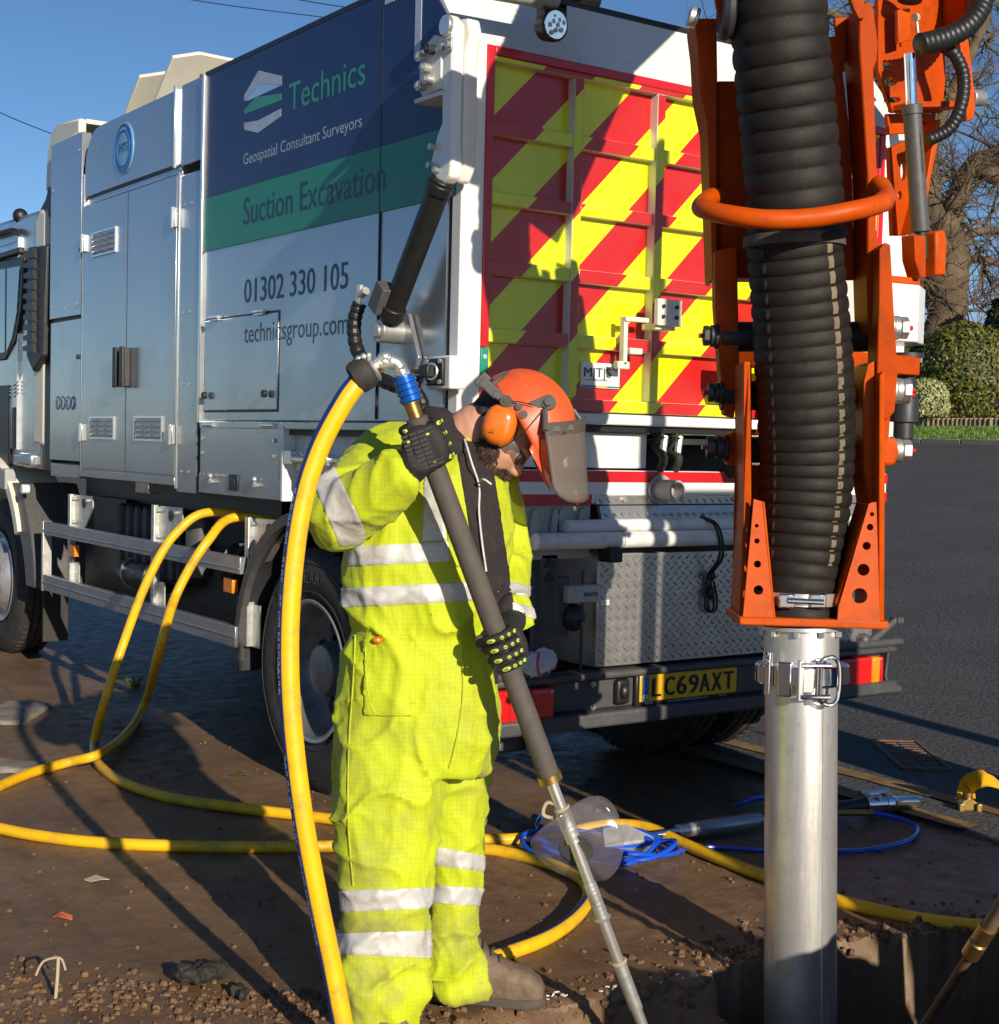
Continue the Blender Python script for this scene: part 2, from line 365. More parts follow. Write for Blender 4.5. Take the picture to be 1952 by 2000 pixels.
def holes_mesh(poly, holes, fn, vec, nseg=18):
    """flat plate with round holes: outline and (a, b, r[, rb]) holes in 2-D, fn -> space, vec = thickness"""
    bm = bmesh.new(); edges = []
    def ring(ps):
        vs = [bm.verts.new(Vector((float(a), float(b), 0))) for a, b in ps]
        for i in range(len(vs)): edges.append(bm.edges.new((vs[i], vs[(i+1) % len(vs)])))
    ring(poly)
    for h in holes:
        ring([(h[0]+h[2]*math.cos(q), h[1]+(h[3] if len(h) > 3 else h[2])*math.sin(q)) for q in np.linspace(0, 2*math.pi, nseg, endpoint=False)])
    bmesh.ops.triangle_fill(bm, edges=edges, use_beauty=True)
    r = bmesh.ops.extrude_face_region(bm, geom=list(bm.faces))
    top = {v for v in r['geom'] if isinstance(v, bmesh.types.BMVert)}
    vec = V(vec)
    for v in bm.verts:
        p = V(fn(v.co.x, v.co.y)); v.co = Vector(p+vec if v in top else p)
    bmesh.ops.recalc_face_normals(bm, faces=bm.faces)
    me = bpy.data.meshes.new('plate'); bm.to_mesh(me); bm.free(); return me
_fc = {}
def text_data(s):
    if s in _fc: return _fc[s]
    cu = bpy.data.curves.new('t', 'FONT'); cu.body = s; cu.resolution_u = 3; ob = bpy.data.objects.new('t', cu); COL.objects.link(ob)
    dg = bpy.context.evaluated_depsgraph_get(); me = bpy.data.meshes.new_from_object(ob.evaluated_get(dg))
    v = np.array([q.co[:2] for q in me.vertices]); f = [tuple(p.vertices) for p in me.polygons]
    bpy.data.objects.remove(ob, do_unlink=True); bpy.data.meshes.remove(me)
    _fc[s] = (v, f); return _fc[s]
CAPH = None
def text(s, name, material, parent, org, right, up, width, cap, bold=0.0, off=None):
    """flat lettering: org = lower left of the baseline, width overall, cap = capital height"""
    global CAPH
    if CAPH is None: CAPH = text_data('H')[0][:, 1].max()
    v, f = text_data(s); x0, x1 = v[:, 0].min(), v[:, 0].max()
    right, up, org = unit(right), unit(up), V(org)
    iv = sorted((min(v[i][0] for i in q), max(v[i][0] for i in q)) for q in f); cuts = []; hi = iv[0][1]
    for a, c in iv:
        if a-hi > .17: cuts.append((a+hi)/2)
        hi = max(hi, c)
    if cuts and name != 'badge_lettering':
        ob = None; edges_ = [-1e9]+cuts+[1e9]
        for lo_, hi_ in zip(edges_, edges_[1:]):
            fw = [q for q in f if lo_ < v[q[0]][0] < hi_]; ids = sorted({i for q in fw for i in q}); mp_i = {k: j for j, k in enumerate(ids)}
            b = MB()
            for k in ([0] if not bold else [-bold, 0, bold]):
                n = np.cross(right, up)*(.0004*(1 if k > 0 else -1 if k < 0 else 0))
                b.add([org+right*((v[i][0]-x0)/(x1-x0)*width+k)+up*(v[i][1]/CAPH*cap)+n for i in ids], [tuple(mp_i[i] for i in q) for q in fw])
            ob = b.build(name, material, parent, smooth=0, recalc=False)
        return ob
    b = MB()
    for k in ([0] if not bold else [-bold, 0, bold]):
        n = np.cross(right, up)*(.0004*(1 if k > 0 else -1 if k < 0 else 0))
        b.add([org+right*((x-x0)/(x1-x0)*width+k)+up*(y/CAPH*cap)+n for x, y in v], f)
    return b.build(name, material, parent, smooth=0, recalc=False)
def remesh(b, voxel, smooth_it=4):
    me = bpy.data.meshes.new('r'); me.from_pydata(b.v, [], b.f)
    bm = bmesh.new(); bm.from_mesh(me); bmesh.ops.recalc_face_normals(bm, faces=bm.faces); bm.to_mesh(me); bm.free()
    ob = bpy.data.objects.new('r', me); COL.objects.link(ob)
    m = ob.modifiers.new('r', 'REMESH'); m.mode = 'VOXEL'; m.voxel_size = voxel
    if smooth_it: s = ob.modifiers.new('s', 'SMOOTH'); s.factor = .5; s.iterations = smooth_it
    dg = bpy.context.evaluated_depsgraph_get(); out = bpy.data.meshes.new_from_object(ob.evaluated_get(dg))
    bpy.data.objects.remove(ob, do_unlink=True); return out
def displace(me, fn):
    n = [v.normal.copy() for v in me.vertices]
    for i, v in enumerate(me.vertices): v.co = v.co+n[i]*fn(v.co, n[i])
    me.update()
def iplane(p1, p2, keep):
    n = np.cross(ray(*p1), ray(*p2))
    if np.dot(n, ray(*keep)) > 0: n = -n
    return (CAM, unit(n))
def patch(src, planes, off, keep=None):
    bm = bmesh.new(); bm.from_mesh(src)
    for co, no in planes:
        bmesh.ops.bisect_plane(bm, geom=bm.verts[:]+bm.edges[:]+bm.faces[:], plane_co=Vector(co), plane_no=Vector(no), clear_outer=True)
    if keep:
        bad = [f for f in bm.faces if not keep(f.calc_center_median(), f.normal)]
        bmesh.ops.delete(bm, geom=bad, context='FACES')
    bm.normal_update()
    mv = [(v, v.normal*(off if not v.is_boundary else off*.35)) for v in bm.verts]
    for v, d in mv: v.co = v.co+d
    me = bpy.data.meshes.new('p'); bm.to_mesh(me); bm.free(); return me
def depth_of(p): return float(np.dot(np.array(p)-CAM, RM[2]))
# ------------------------------------------------------------------ ground, road and what lies across it
def hgt(x, y):
    t = x-2.8
    if t <= 0: z = 0.0
    elif t < 3: z = .11*t*t/6
    elif t < 16.9: z = .165+.11*(t-3)
    else: z = 1.694+.12*min(t-16.9, 3.4)
    return z
def pit_edge(x):
    pts = [(-.93, -1.30), (-.55, -1.315), (.0, -1.41), (.07, -1.37), (.5, -1.36), (1.0, -1.58), (1.6, -2.0)]
    return float(np.interp(x, [p[0] for p in pts], [p[1] for p in pts]))
def pit(x, y):
    if not (-.95 < x < 1.62): return 0.0
    d = pit_edge(x)-y+.035*mnoise.noise(Vector((x*9, y*9, 3)))+.015*mnoise.noise(Vector((x*31, y*31, 3)))
    w = min(1, max(0, d/(.10 if x < .03 else .06)))*min(1, max(0, (x+.93)/.06))*min(1, max(0, (y+2.75)/.12))
    dp = .09+.43*min(1, max(0, (x+.02)/.10)); return -dp*w*w*(3-2*w)
def ground_z(x, y):
    z = hgt(x, y)
    if x < 2.4 and -7 < y < 14 and x > -12:
        k = min(1, (2.4-x)/.5)
        n = mnoise.fractal(Vector((x*.9, y*.9, 0)), 1.0, 2.0, 3)*.012
        rough = .5+.5*mnoise.noise(Vector((x*.7+4, y*.7, 1)))
        if y < -.2: rough += .5*min(1, (-.2-y)/.8)
        n += max(0, mnoise.fractal(Vector((x*14, y*14, 5)), .9, 2.0, 4))*.016*rough
        n += abs(mnoise.noise(Vector((x*38, y*38, 9))))*.006*rough
        z += k*n+pit(x, y)
    return z
def axis_pts(lo, hi, step, farlo, farhi):
    a = list(np.arange(lo, hi, step)); s = .15; x = hi
    while x < farhi: a.append(x); x += s; s *= 1.22
    a.append(farhi); s = .15; x = lo-.1
    while x > farlo: a.insert(0, x); x -= s; s *= 1.22
    a.insert(0, farlo); return a
gx = axis_pts(-2.6, 2.4, .033, -900, 900); gy = axis_pts(-2.8, 3.4, .033, -900, 900)
vs = [(x, y, ground_z(x, y)) for y in gy for x in gx]; nx = len(gx)
fs = [(j*nx+i, j*nx+i+1, (j+1)*nx+i+1, (j+1)*nx+i) for j in range(len(gy)-1) for i in range(nx-1)]
gm = MB(); gm.v = vs; gm.f = fs
ground = gm.build('ground', 'mud', recalc=False, smooth=60); struct(ground)

# road surface over the slope, ragged muddy edge
rm = MB(); ys = list(np.arange(-14, 30, .25)); xs = [0, .06, .2, .5, 1, 1.5, 2, 3, 4, 6, 8, 10, 12, 14, 16, 17.72]
for y in ys:
    e = 1.98+.05*mnoise.noise(Vector((y*2.2, 0, 2)))+.03*mnoise.noise(Vector((y*9, 0, 2)))
    for x in xs: X = min(e+x, 19.7); rm.v.append((X, y, hgt(X, y)+(.018 if x > .05 else -.01)))
n_ = len(xs)
rm.f = [(j*n_+i, j*n_+i+1, (j+1)*n_+i+1, (j+1)*n_+i) for j in range(len(ys)-1) for i in range(n_-1)]
road = rm.build('road', 'asphalt', recalc=False, smooth=60); struct(road)
def strip(x0, x1, y0, y1, z):
    b = MB(); yy = np.arange(y0, y1, .08)
    for i, y in enumerate(yy):
        w = .012*mnoise.noise(Vector((y*7, x0*5, 0)))
        b.v += [(x0+w, y, hgt(x0, y)+z), (x1+w*.6, y, hgt(x1, y)+z)]
    b.f = [(2*i, 2*i+1, 2*i+3, 2*i+2) for i in range(len(yy)-1)]
    return b
for x in (2.07, 2.40):
    o = strip(x-.055, x+.055, -.75, 9, .024).build('road_marking', 'paint_yellow', road, recalc=False)
# far kerb stones, lawn, soil
kb = []
for i, y in enumerate(np.arange(2, 30, .92)):
    b = MB().box(19.70, 19.86, y, y+.905, 1.60, 1.80+.012*rnd.random())
    o = b.build('kerb_stone', 'concrete', None, bevel=.015); kb.append(o)
kerb = thing('far_kerb', 'row of weathered kerb stones along the lawn across the road', 'kerb', (19.78, 15, 1.69))
for o in kb: adopt(o, kerb)
lw = MB()
for y in np.arange(0, 32, .8):
    for x in (19.86, 20.4, 21.2, 22.0, 22.75): lw.v.append((x, y, hgt(x, y)+.055+.02*mnoise.noise(Vector((x*2, y, 0)))))
n_ = 5; m_n = len(np.arange(0, 32, .8)); lw.f = [(j*n_+i, j*n_+i+1, (j+1)*n_+i+1, (j+1)*n_+i) for j in range(m_n-1) for i in range(n_-1)]
lawn = lw.build('lawn', 'grass', recalc=False); struct(lawn)
gb = MB()
for k in range(9000):
    x = rnd.uniform(19.88, 22.6); y = rnd.uniform(5, 22); z = hgt(x, y)+.05; h = rnd.uniform(.03, .085); a = rnd.random()*6.28; w = .012
    gb.add([(x-w*math.cos(a), y-w*math.sin(a), z), (x+w*math.cos(a), y+w*math.sin(a), z), (x+rnd.uniform(-.03, .03), y+rnd.uniform(-.03, .03), z+h)], [(0, 1, 2)])
o = gb.build('grass_blades', 'grass', None, smooth=0, recalc=False); tag(o, 'short green grass blades on the lawn across the road', None, kind='stuff')
edge = thing('log_edging', 'low border of upright half logs between lawn and shrubs', 'edging', (22.75, 14, hgt(22.75, 14)))
y = 6.0
while y < 22:
    w = rnd.uniform(.045, .058); z = hgt(22.75, y)
    MB().lathe((22.75+rnd.uniform(-.01, .01), y, z-.1), (0, 0, 1), [(0, w), (.30+rnd.uniform(-.015, .02), w), (.32, w*.8)], 8).build('log', 'log_wood', edge)
    y += 2*w+.02
# far hills
def ridge(name, D, a0, a1, h, ampl, material, seed):
    b = MB(); n = 80
    for i in range(n+1):
        a = a0+(a1-a0)*i/n; d = HH*math.cos(a)+RR*math.sin(a); p = CAM+d*D
        top = h+ampl*mnoise.fractal(Vector((i*.09, seed, 0)), 1, 2, 4)
        q = p+d*D*.35
        b.v += [(p[0], p[1], -20), (p[0]+d[0]*D*.12, p[1]+d[1]*D*.12, top), (q[0], q[1], -20)]
    for i in range(n): b.f += [(3*i, 3*i+3, 3*i+4, 3*i+1), (3*i+1, 3*i+4, 3*i+5, 3*i+2)]
    o = b.build(name, material); return struct(o)
ridge('far_hill', 1500, -.5, .9, 150, 14, 'hill', 3)
ridge('near_hill', 420, -.5, .9, 35.5, 2.5, 'hill_near', 8)

# clipped shrubs: leaf clusters on a lumpy volume
def shrub(name, label, c, r, material, n, leaf, seed, twigs=True):
    rr = random.Random(seed); base = thing(name, label, 'shrub', (c[0], c[1], c[2]-r[2]))
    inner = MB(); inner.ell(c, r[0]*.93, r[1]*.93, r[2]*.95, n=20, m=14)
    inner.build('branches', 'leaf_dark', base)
    b = MB()
    for k in range(n):
        z = rr.uniform(-.92, 1); a = rr.random()*6.283; s = math.sqrt(1-z*z); d = np.array([s*math.cos(a), s*math.sin(a), z])
        if z < 0: d[:2] = unit(d[:2])*(1+.0*z)
        l = 1+.06*mnoise.noise(Vector((d*2.3).tolist())+Vector((seed, 0, 0)))+rr.uniform(-.045, .03)
        p = np.array(c)+d*np.array(r)*l
        nn = unit(d+np.array([rr.uniform(-1, 1) for _ in range(3)])*.8); _, u, w = frame(nn); u = unit(u*rr.uniform(-1, 1)+w*rr.uniform(-1, 1)); w = np.cross(nn, u); L = leaf*rr.uniform(.6, 1.3)
        b.add([p-u*L, p+w*L*.5, p+u*L, p-w*L*.5], [(0, 1, 2, 3)])
    b.build('foliage', material, base, smooth=0, recalc=False); return base
def at(px, py, D): return CAM+D*ray(px, py)
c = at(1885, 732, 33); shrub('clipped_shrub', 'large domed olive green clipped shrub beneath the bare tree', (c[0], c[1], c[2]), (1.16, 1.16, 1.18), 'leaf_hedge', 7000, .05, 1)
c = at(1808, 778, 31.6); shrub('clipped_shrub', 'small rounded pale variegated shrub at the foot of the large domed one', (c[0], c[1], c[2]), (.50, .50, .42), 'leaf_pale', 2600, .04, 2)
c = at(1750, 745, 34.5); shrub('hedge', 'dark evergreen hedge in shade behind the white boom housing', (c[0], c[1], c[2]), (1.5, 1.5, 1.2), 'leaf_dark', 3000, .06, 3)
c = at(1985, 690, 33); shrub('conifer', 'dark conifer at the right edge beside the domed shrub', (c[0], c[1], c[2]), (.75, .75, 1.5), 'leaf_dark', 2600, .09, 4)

# bare winter tree
tree = thing('bare_tree', 'large leafless gnarled tree standing behind the shrubs', 'tree', at(1838, 690, 35))
TD = 35.0
tr = random.Random(5)
trunk = MB(); limbs = MB(); twig = MB()
def limb(px_pts, radii, b=limbs, n=9):
    P = [at(x, y, TD+dd) for x, y, dd in px_pts]; S = spline(P, 5); r = np.interp(np.linspace(0, 1, len(S)), np.linspace(0, 1, len(radii)), radii)
    S2 = []; r2 = []
    for i, p in enumerate(S):
        k = r[i]; S2.append(p+np.array([mnoise.noise(Vector((p*1.1).tolist())+Vector((j*9, 0, 0))) for j in range(3)])*k*.35); r2.append(k*(1+.16*mnoise.noise(Vector((p*2.7).tolist()))))
    b.tube(S2, r2, n); return S2, r2
def sprout(p, d, L, r, depth):
    n = 4; pts = [p]; q = np.array(p); dd = unit(d)
    for i in range(n):
        dd = unit(dd+np.array([tr.gauss(0, .28) for _ in range(3)])+np.array([0, 0, .05 if depth < 2 else -.06])); q = q+dd*L/n; pts.append(q)
    (twig if depth else limbs).tube(pts, list(np.linspace(r, r*.35, n+1)), 5 if depth == 0 else 3, cap=False)
    if depth >= 3: return
    for i in range(1, n+1):
        for k in range(2 if depth == 0 else (tr.choice((1, 2)) if depth == 1 else tr.choice((0, 1, 1)))):
            a = unit(unit(pts[i]-pts[i-1])+np.array([tr.gauss(0, .8) for _ in range(3)]))
            sprout(pts[i], a, L*tr.uniform(.45, .7), r*(1-.6*i/n)*.62, depth+1)
T1 = limb([(1838, 705, 0), (1842, 620, 0), (1850, 540, 0), (1858, 470, 0), (1822, 420, 0)], [.52, .44, .55, .47, .42], trunk, 14)
L1 = limb([(1845, 470, 0), (1815, 400, -.2), (1808, 330, -.4), (1800, 240, -.8), (1780, 120, -1.2), (1760, 20, -1.6), (1735, -140, -1.8)], [.44, .36, .28, .25, .2, .16, .08])
L2 = limb([(1850, 450, 0), (1868, 380, .3), (1905, 320, .6), (1960, 300, .9), (2040, 250, 1.4), (2120, 150, 2)], [.34, .27, .23, .22, .18, .09])
L3 = limb([(1905, 330, .5), (1950, 345, .4), (2020, 335, .2), (2110, 290, 0)], [.20, .20, .16, .08])
L4 = limb([(1806, 300, -.5), (1850, 200, -.4), (1890, 120, 0), (1925, 30, .4), (1960, -90, .6)], [.2, .17, .14, .11, .06])
L5 = limb([(1865, 530, .1), (1905, 505, .3), (1960, 520, .5), (2010, 545, .6)], [.12, .10, .07, .03])
L6 = limb([(1862, 470, .2), (1920, 450, .6), (1980, 455, 1), (2040, 430, 1.2)], [.13, .10, .07, .03])
L7 = limb([(1835, 580, -.2), (1790, 545, -.4), (1760, 560, -.6), (1735, 600, -.8)], [.10, .08, .05, .02])
L8 = limb([(1800, 250, -.8), (1740, 180, -1), (1660, 130, -1.3), (1560, 90, -1.6), (1440, 110, -2)], [.2, .16, .13, .10, .04])
L9 = limb([(1790, 150, -1), (1850, 60, -1.2), (1900, -40, -1.4)], [.14, .1, .05])
LA = limb([(1842, 590, 0), (1870, 600, .2), (1905, 605, .3), (1950, 580, .5)], [.07, .06, .04, .02])
LB = limb([(1780, 120, -1.2), (1700, 60, -1.4), (1600, 20, -1.8), (1490, 40, -2.2), (1400, 80, -2.4)], [.14, .12, .09, .07, .03])
for S, r in (L1, L2, L3, L4, L5, L6, L7, L8, L9, LA, LB):
    for i in range(3, len(S)):
        for k in range(1 if tr.random() < .72 else 2):
            sprout(S[i], unit(unit(S[i]-S[i-1])*.5+np.array([tr.gauss(0, .8) for _ in range(3)])), tr.uniform(.9, 1.9), min(.05, r[i]*.5), 0 if tr.random() < .35 else 1)
for S, r in (T1, (L1[0][:14], L1[1][:14]), (L2[0][:8], L2[1][:8])):     # wiry shoots hugging the trunk
    for k in range(110):
        i = tr.randrange(1, len(S)); a = unit(np.array([tr.gauss(0, 1), tr.gauss(0, 1), tr.gauss(0, .8)])); p = S[i]+a*r[i]*.98
        d = unit(a*.55+np.array([tr.gauss(0, .6), tr.gauss(0, .6), tr.gauss(.4, .6)])); q = p+d*tr.uniform(.12, .3); e = q+unit(d+np.array([tr.gauss(0, .7) for _ in range(3)]))*tr.uniform(.1, .3)
        twig.tube([p, q, e], [.016, .012, .006], 3, cap=False)
trunk.build('trunk', 'bark', tree, smooth=60); limbs.build('limbs', 'bark', tree, smooth=60)
o = twig.build('crown', 'bark', tree, smooth=60, recalc=False)

# overhead wires
for (a, b, lab) in (((330, -8), (660, 34), 'thin overhead wire crossing above the truck box, the lower of two'), ((560, -6), (760, 22), 'thin overhead wire crossing above the truck box, the upper of two'), ((-30, 205), (110, 262), 'faint overhead wire left of the cab roof')):
    p = at(a[0], a[1], 40); q = at(b[0], b[1], 44)
    mid = (p+q)/2-np.array([0, 0, .05])
    tag(MB().tube(spline([p, mid, q+(q-p)*.8], 8), .014, 6).build('overhead_wire', 'wire'), lab, 'wire', 'overhead wires')

# drain grate in the road
gc = V(3.0, .33, hgt(3.0, .33)+.020); gu = unit(V(.60, .80, 0)); gv = unit(V(.80, -.60, 0)); 
dr = thing('drain_grate', 'rusty iron drain grate set in the asphalt by the yellow lines', 'drain', gc)
for s_ in (-1, 1):
    MB().obox(gc+gv*.115*s_, gu, gv, ZZ, .33, .012, .008).obox(gc+gu*.335*s_, gu, gv, ZZ, .012, .125, .008).build('grate_frame', 'rust', dr, bevel=.003)
MB().obox(gc-V(0, 0, .004), gu, gv, ZZ, .325, .105, .003).build('drain_well', 'clod_dark', dr)
for i in range(11):
    for j in (-1, 1): MB().obox(gc+gu*(-.285+.057*i)+gv*.052*j-V(0, 0, .001), gu, gv, ZZ, .016, .046, .005).build('grate_bar', 'rust', dr, bevel=.003)
# ------------------------------------------------------------------ the suction truck
truck = thing('suction_truck', 'silver suction excavator truck with navy and green side lettering and chevron tailgate', 'truck', (1.2, 3, 0))
W = 2.45
ZB = SX(402.2, 387.5)[1]; ZG = SX(402.2, 490.9)[1]; ZT = 3.292; ZF = 1.616
prof = [(.09, ZF), (2.30, ZF), (2.30, ZT), (.30, ZT), (.30, 3.25), (.09, 3.0)]
body = MB().px(prof, .004, W).build('body', 'silver', truck, bevel=.006)
MB().px([(.035, ZB), (2.296, ZB), (2.296, ZT-.003), (.274, ZT-.003), (.035, 3.006)], -.002, .01).build('upper_panel', 'navy', body)
MB().box(-.002, .01, .035, 2.296, ZG, ZB-.001).build('green_band', 'green_vinyl', body)
MB().box(-.0035, .004, .581, .585, ZF+.01, ZT-.01).build('panel_seam', 'black', body)
MB().box(-.004, .004, .295, .34, 3.005, 3.22).build('white_tape', 'text_pale', body)
MB().box(-.004, .004, .50, .57, 3.245, 3.275).build('white_tape', 'text_pale', body)
MB().box(-.012, .03, 2.297, 2.322, ZF-.01, ZT+.01).build('corner_trim', 'silver_edge', body, bevel=.004)
MB().box(-.006, .05, .03, 2.30, ZF-.035, ZF-.001).build('floor_sill', 'silver', body, bevel=.004)
MB().box(.02, W-.02, .06, 2.28, ZF-.06, ZF-.036).build('floor_frame', 'dark_metal', body)
MB().box(.0, .06, .27, 2.30, ZT+.001, ZT+.022).build('roof_rail', 'black', body)
MB().box(.05, W-.05, .262, .30, ZT+.001, ZT+.03).build('roof_rail', 'black', body)
# logo
def sp(zx, zy, x=-.0022): a, b_ = SX(*z3(zx, zy)); return (x, a, b_)
def poly(name, pts, material, parent, x=-.0022):
    MB().slab([sp(*p, x=x) for p in pts], V(-.0008, 0, 0)).build(name, material, parent, smooth=0)
poly('logo_block', [(273, 520), (352, 383), (352, 455), (273, 548)], 'text_pale', body)
poly('logo_block', [(352, 383), (478, 413), (478, 462), (352, 455)], 'text_pale', body, -.0026)
poly('logo_block', [(352, 456), (478, 463), (300, 545), (274, 549)], 'silver_edge', body, -.0018)
poly('logo_block', [(273, 596), (340, 528), (476, 508), (476, 545), (300, 612), (273, 620)], 'text_green', body)
poly('logo_block', [(273, 668), (350, 655), (474, 590), (474, 632), (350, 722), (273, 706)], 'text_pale', body)
L_, U_ = V(0, -1, 0), V(0, 0, 1)
text('Technics', 'lettering', 'text_green', body, (-.0026, 1.392, 2.970), L_, U_, .675, .118, .0015)
text('Geospatial Consultant Surveyors', 'lettering', 'text_pale', body, (-.0026, 1.847, 2.802), L_, U_, 1.11, .050)
text('Suction Excavation', 'lettering', 'text_navy', body, (-.0026, 1.838, 2.525), L_, U_, 1.295, .122, .002)
text('01302 330 105', 'lettering', 'text_navy', body, (.0032, 1.828, 2.164), L_, U_, .99, .108, .002)
tx_ = text('technicsgroup.com', 'lettering', 'text_grey', body, (-.0018, 1.812, 1.979), L_, U_, .98, .088)
for v_ in tx_.data.vertices:
    if v_.co.y < 1.461: v_.co.x = .0032
# hatch in the side
MB().box(.0025, .006, 1.452, 2.272, 1.658, 2.112).build('hatch_gap', 'black', body)
hatch = MB().box(-.001, .01, 1.461, 2.262, 1.668, 2.103).build('hatch', 'silver', truck, bevel=.003)
for y in (2.12, 1.63):
    MB().box(-.02, -.006, y-.05, y+.05, 2.098, 2.112).cyl((-.018, y-.055, 2.112), (-.018, y+.055, 2.112), .009, 10).build('hinge', 'silver_edge', hatch)
for y in (2.215, 1.553):
    MB().cyl((-.009, y, 1.74), (-.03, y, 1.74), .017, 14).build('lock', 'dark_metal', hatch, bevel=.002)

# service cabinet with two doors
arc = [(3.80+.225*math.sin(a), 3.075+.225*math.cos(a)) for a in np.linspace(0, math.pi/2, 9)]
cab_ = MB().px([(2.60, 1.29), (4.025, 1.29)]+arc[::-1]+[(2.60, 3.30)], .01, 2.42).build('cabinet', 'silver', truck, bevel=.005)
arc2 = [(3.785+.225*math.sin(a), 3.06+.23*math.cos(a)) for a in np.linspace(0, math.pi/2, 9)]
MB().px([(2.685, 2.915), (4.01, 2.915)]+arc2[::-1]+[(2.685, 3.29)], -.002, .012).build('upper_panel', 'silver', cab_, bevel=.003)
MB().box(.002, .012, 2.60, 4.02, 2.904, 2.914).build('panel_gap', 'dark_metal', cab_); MB().box(.002, .012, 2.60, 4.02, 2.860, 2.868).build('panel_gap', 'dark_metal', cab_)
MB().box(-.008, .014, 2.662, 2.684, 2.90, 3.315).build('corner_trim', 'silver_edge', cab_, bevel=.003)
MB().box(-.006, .014, 4.012, 4.036, 1.30, 3.05).build('corner_trim', 'silver_edge', cab_, bevel=.003)
MB().box(-.006, .014, 2.592, 2.612, 1.27, 2.87).build('corner_trim', 'silver_edge', cab_, bevel=.003)
MB().box(-.012, .03, 2.60, 4.03, 1.285, 1.328).build('sill', 'silver', cab_, bevel=.004)
MB().box(.004, .05, 2.33, 2.60, 2.90, 3.305).build('filler_panel', 'silver', cab_, bevel=.003)
pil = MB().box(.0, .05, 2.345, 2.592, 1.255, 2.85).build('pillar_panel', 'silver', cab_, bevel=.003)
for z in (1.36, 1.80, 2.16, 2.70):
    for y in (2.53, 2.44): MB().cyl((.001, y, z), (-.006, y, z), .007, 8).build('rivet', 'silver_edge', truck)
MB().box(-.010, .012, 3.302, 4.000, 1.336, 2.860).build('door', 'silver', truck, bevel=.003)
d2 = MB().box(-.010, .012, 2.618, 3.290, 1.336, 2.860).build('door', 'silver', truck, bevel=.003)
d1 = bpy.data.objects['door']
MB().box(-.008, .011, 3.290, 3.302, 1.336, 2.86).build('door_gap', 'dark_metal', truck)
def louvre(y0, y1, z0, z1, par):
    b = MB().box(-.014, -.008, y0, y1, z0, z1); b2 = MB(); nz, ny = 4, 3
    for i in range(nz):
        for j in range(ny):
            yc = y0+(j+.5)*(y1-y0)/ny; zc = z0+(i+.5)*(z1-z0)/nz
            b2.ell((-.014, yc, zc), .014, (y1-y0)/ny*.44, (z1-z0)/nz*.34, n=10, m=6)
    o = b.build('louvre_vent', 'aluminium_rail', par); fr = MB()
    for (a, c2, d, e) in ((y0-.012, y1+.012, z0-.01, z0), (y0-.012, y1+.012, z1, z1+.01), (y0-.012, y0, z0, z1), (y1, y1+.012, z0, z1)): fr.box(-.018, -.008, a, c2, d, e)
    fr.v += []; k = len(fr.v); fr.add(b2.v, b2.f); fr.build('vent_slats', 'silver_edge', par)
louvre(3.475, 3.84, 2.56, 2.68, d1); louvre(3.47, 3.845, 1.520, 1.628, d1); louvre(2.77, 3.145, 1.518, 1.63, d2)
for y, par in ((3.345, d1), (3.245, d2)):
    MB().box(-.045, -.010, y-.018, y+.018, 1.80, 2.01).box(-.062, -.045, y-.024, y+.024, 1.795, 2.015).build('handle', 'dark_metal', par, bevel=.005)
for y, z, par in ((3.985, 2.645, d1), (2.632, 2.645, d2), (3.985, 1.545, d1), (2.628, 1.545, d2)):
    MB().box(-.026, -.008, y-.028, y+.028, z-.05, z+.05).cyl((-.024, y, z-.055), (-.024, y, z+.055), .011, 10).build('hinge', 'silver_edge', par, bevel=.003)
# round badge
bd = MB().lathe((-.002, 3.38, 3.105), (-1, 0, 0), [(0, .142), (.004, .142), (.005, .138), (.005, .0)], 40).build('badge', 'badge_blue', truck)
for r in (.13, .098): MB().torus((-.008, 3.38, 3.105), (1, 0, 0), r, .0035, 40, 6).build('badge_ring', 'blue_print', bd)
text('MTS', 'badge_lettering', 'blue_print', bd, (-.0085, 3.445, 3.085), L_, U_, .13, .05, .003)
for k in range(26):
    a = math.radians(30+k*300/25+90); p = V(-.0085, 3.38-.114*math.cos(a), 3.105+.114*math.sin(a)); MB().obox(p, (1, 0, 0), (0, -math.sin(a), math.cos(a)), (0, math.cos(a), math.sin(a)), .0008, .004+.003*(k % 3), .009).build('badge_mark', 'blue_print', bd)
# narrow panel next to the cab
npn = MB().box(-.008, .05, 4.052, 4.612, 2.236, 3.302).box(.0, .045, 4.052, 4.60, 3.0, 3.1).build('narrow_panel', 'silver', truck, bevel=.003)
np2 = MB().box(-.004, .05, 4.045, 4.60, 1.372, 2.215).build('narrow_panel', 'silver', truck, bevel=.003)
MB().box(.004, .05, 4.04, 4.60, 1.28, 1.355).box(.01, .06, 4.05, 4.6, 2.214, 2.237).build('panel_base', 'dark_metal', np2)
MB().box(.0, .05, 4.06, 4.59, 1.272, 1.348).build('step_panel', 'silver', truck, bevel=.003)
for i, px_ in enumerate((114.5, 124, 134, 144.5)):
    yc, zc = SX(px_, 787); MB().lathe((-.004, yc, zc), (-1, 0, 0), [(0, .041), (.003, .041), (.003, 0)], 24).build('pictogram', 'text_navy', np2)
    if i < 3:
        MB().lathe((-.0065, yc, zc), (-1, 0, 0), [(0, .033), (.002, .033), (.002, 0)], 24).build('pictogram', 'text_pale', np2)
        MB().box(-.0105, -.009, yc-.006, yc+.006, zc-.024, zc+.020).build('pictogram', 'text_navy', np2)
    else: MB().obox((-.0085, yc, zc), (1, 0, 0), (0, 1, .6), (0, -.6, 1), .001, .006, .022).build('pictogram', 'text_pale', np2)
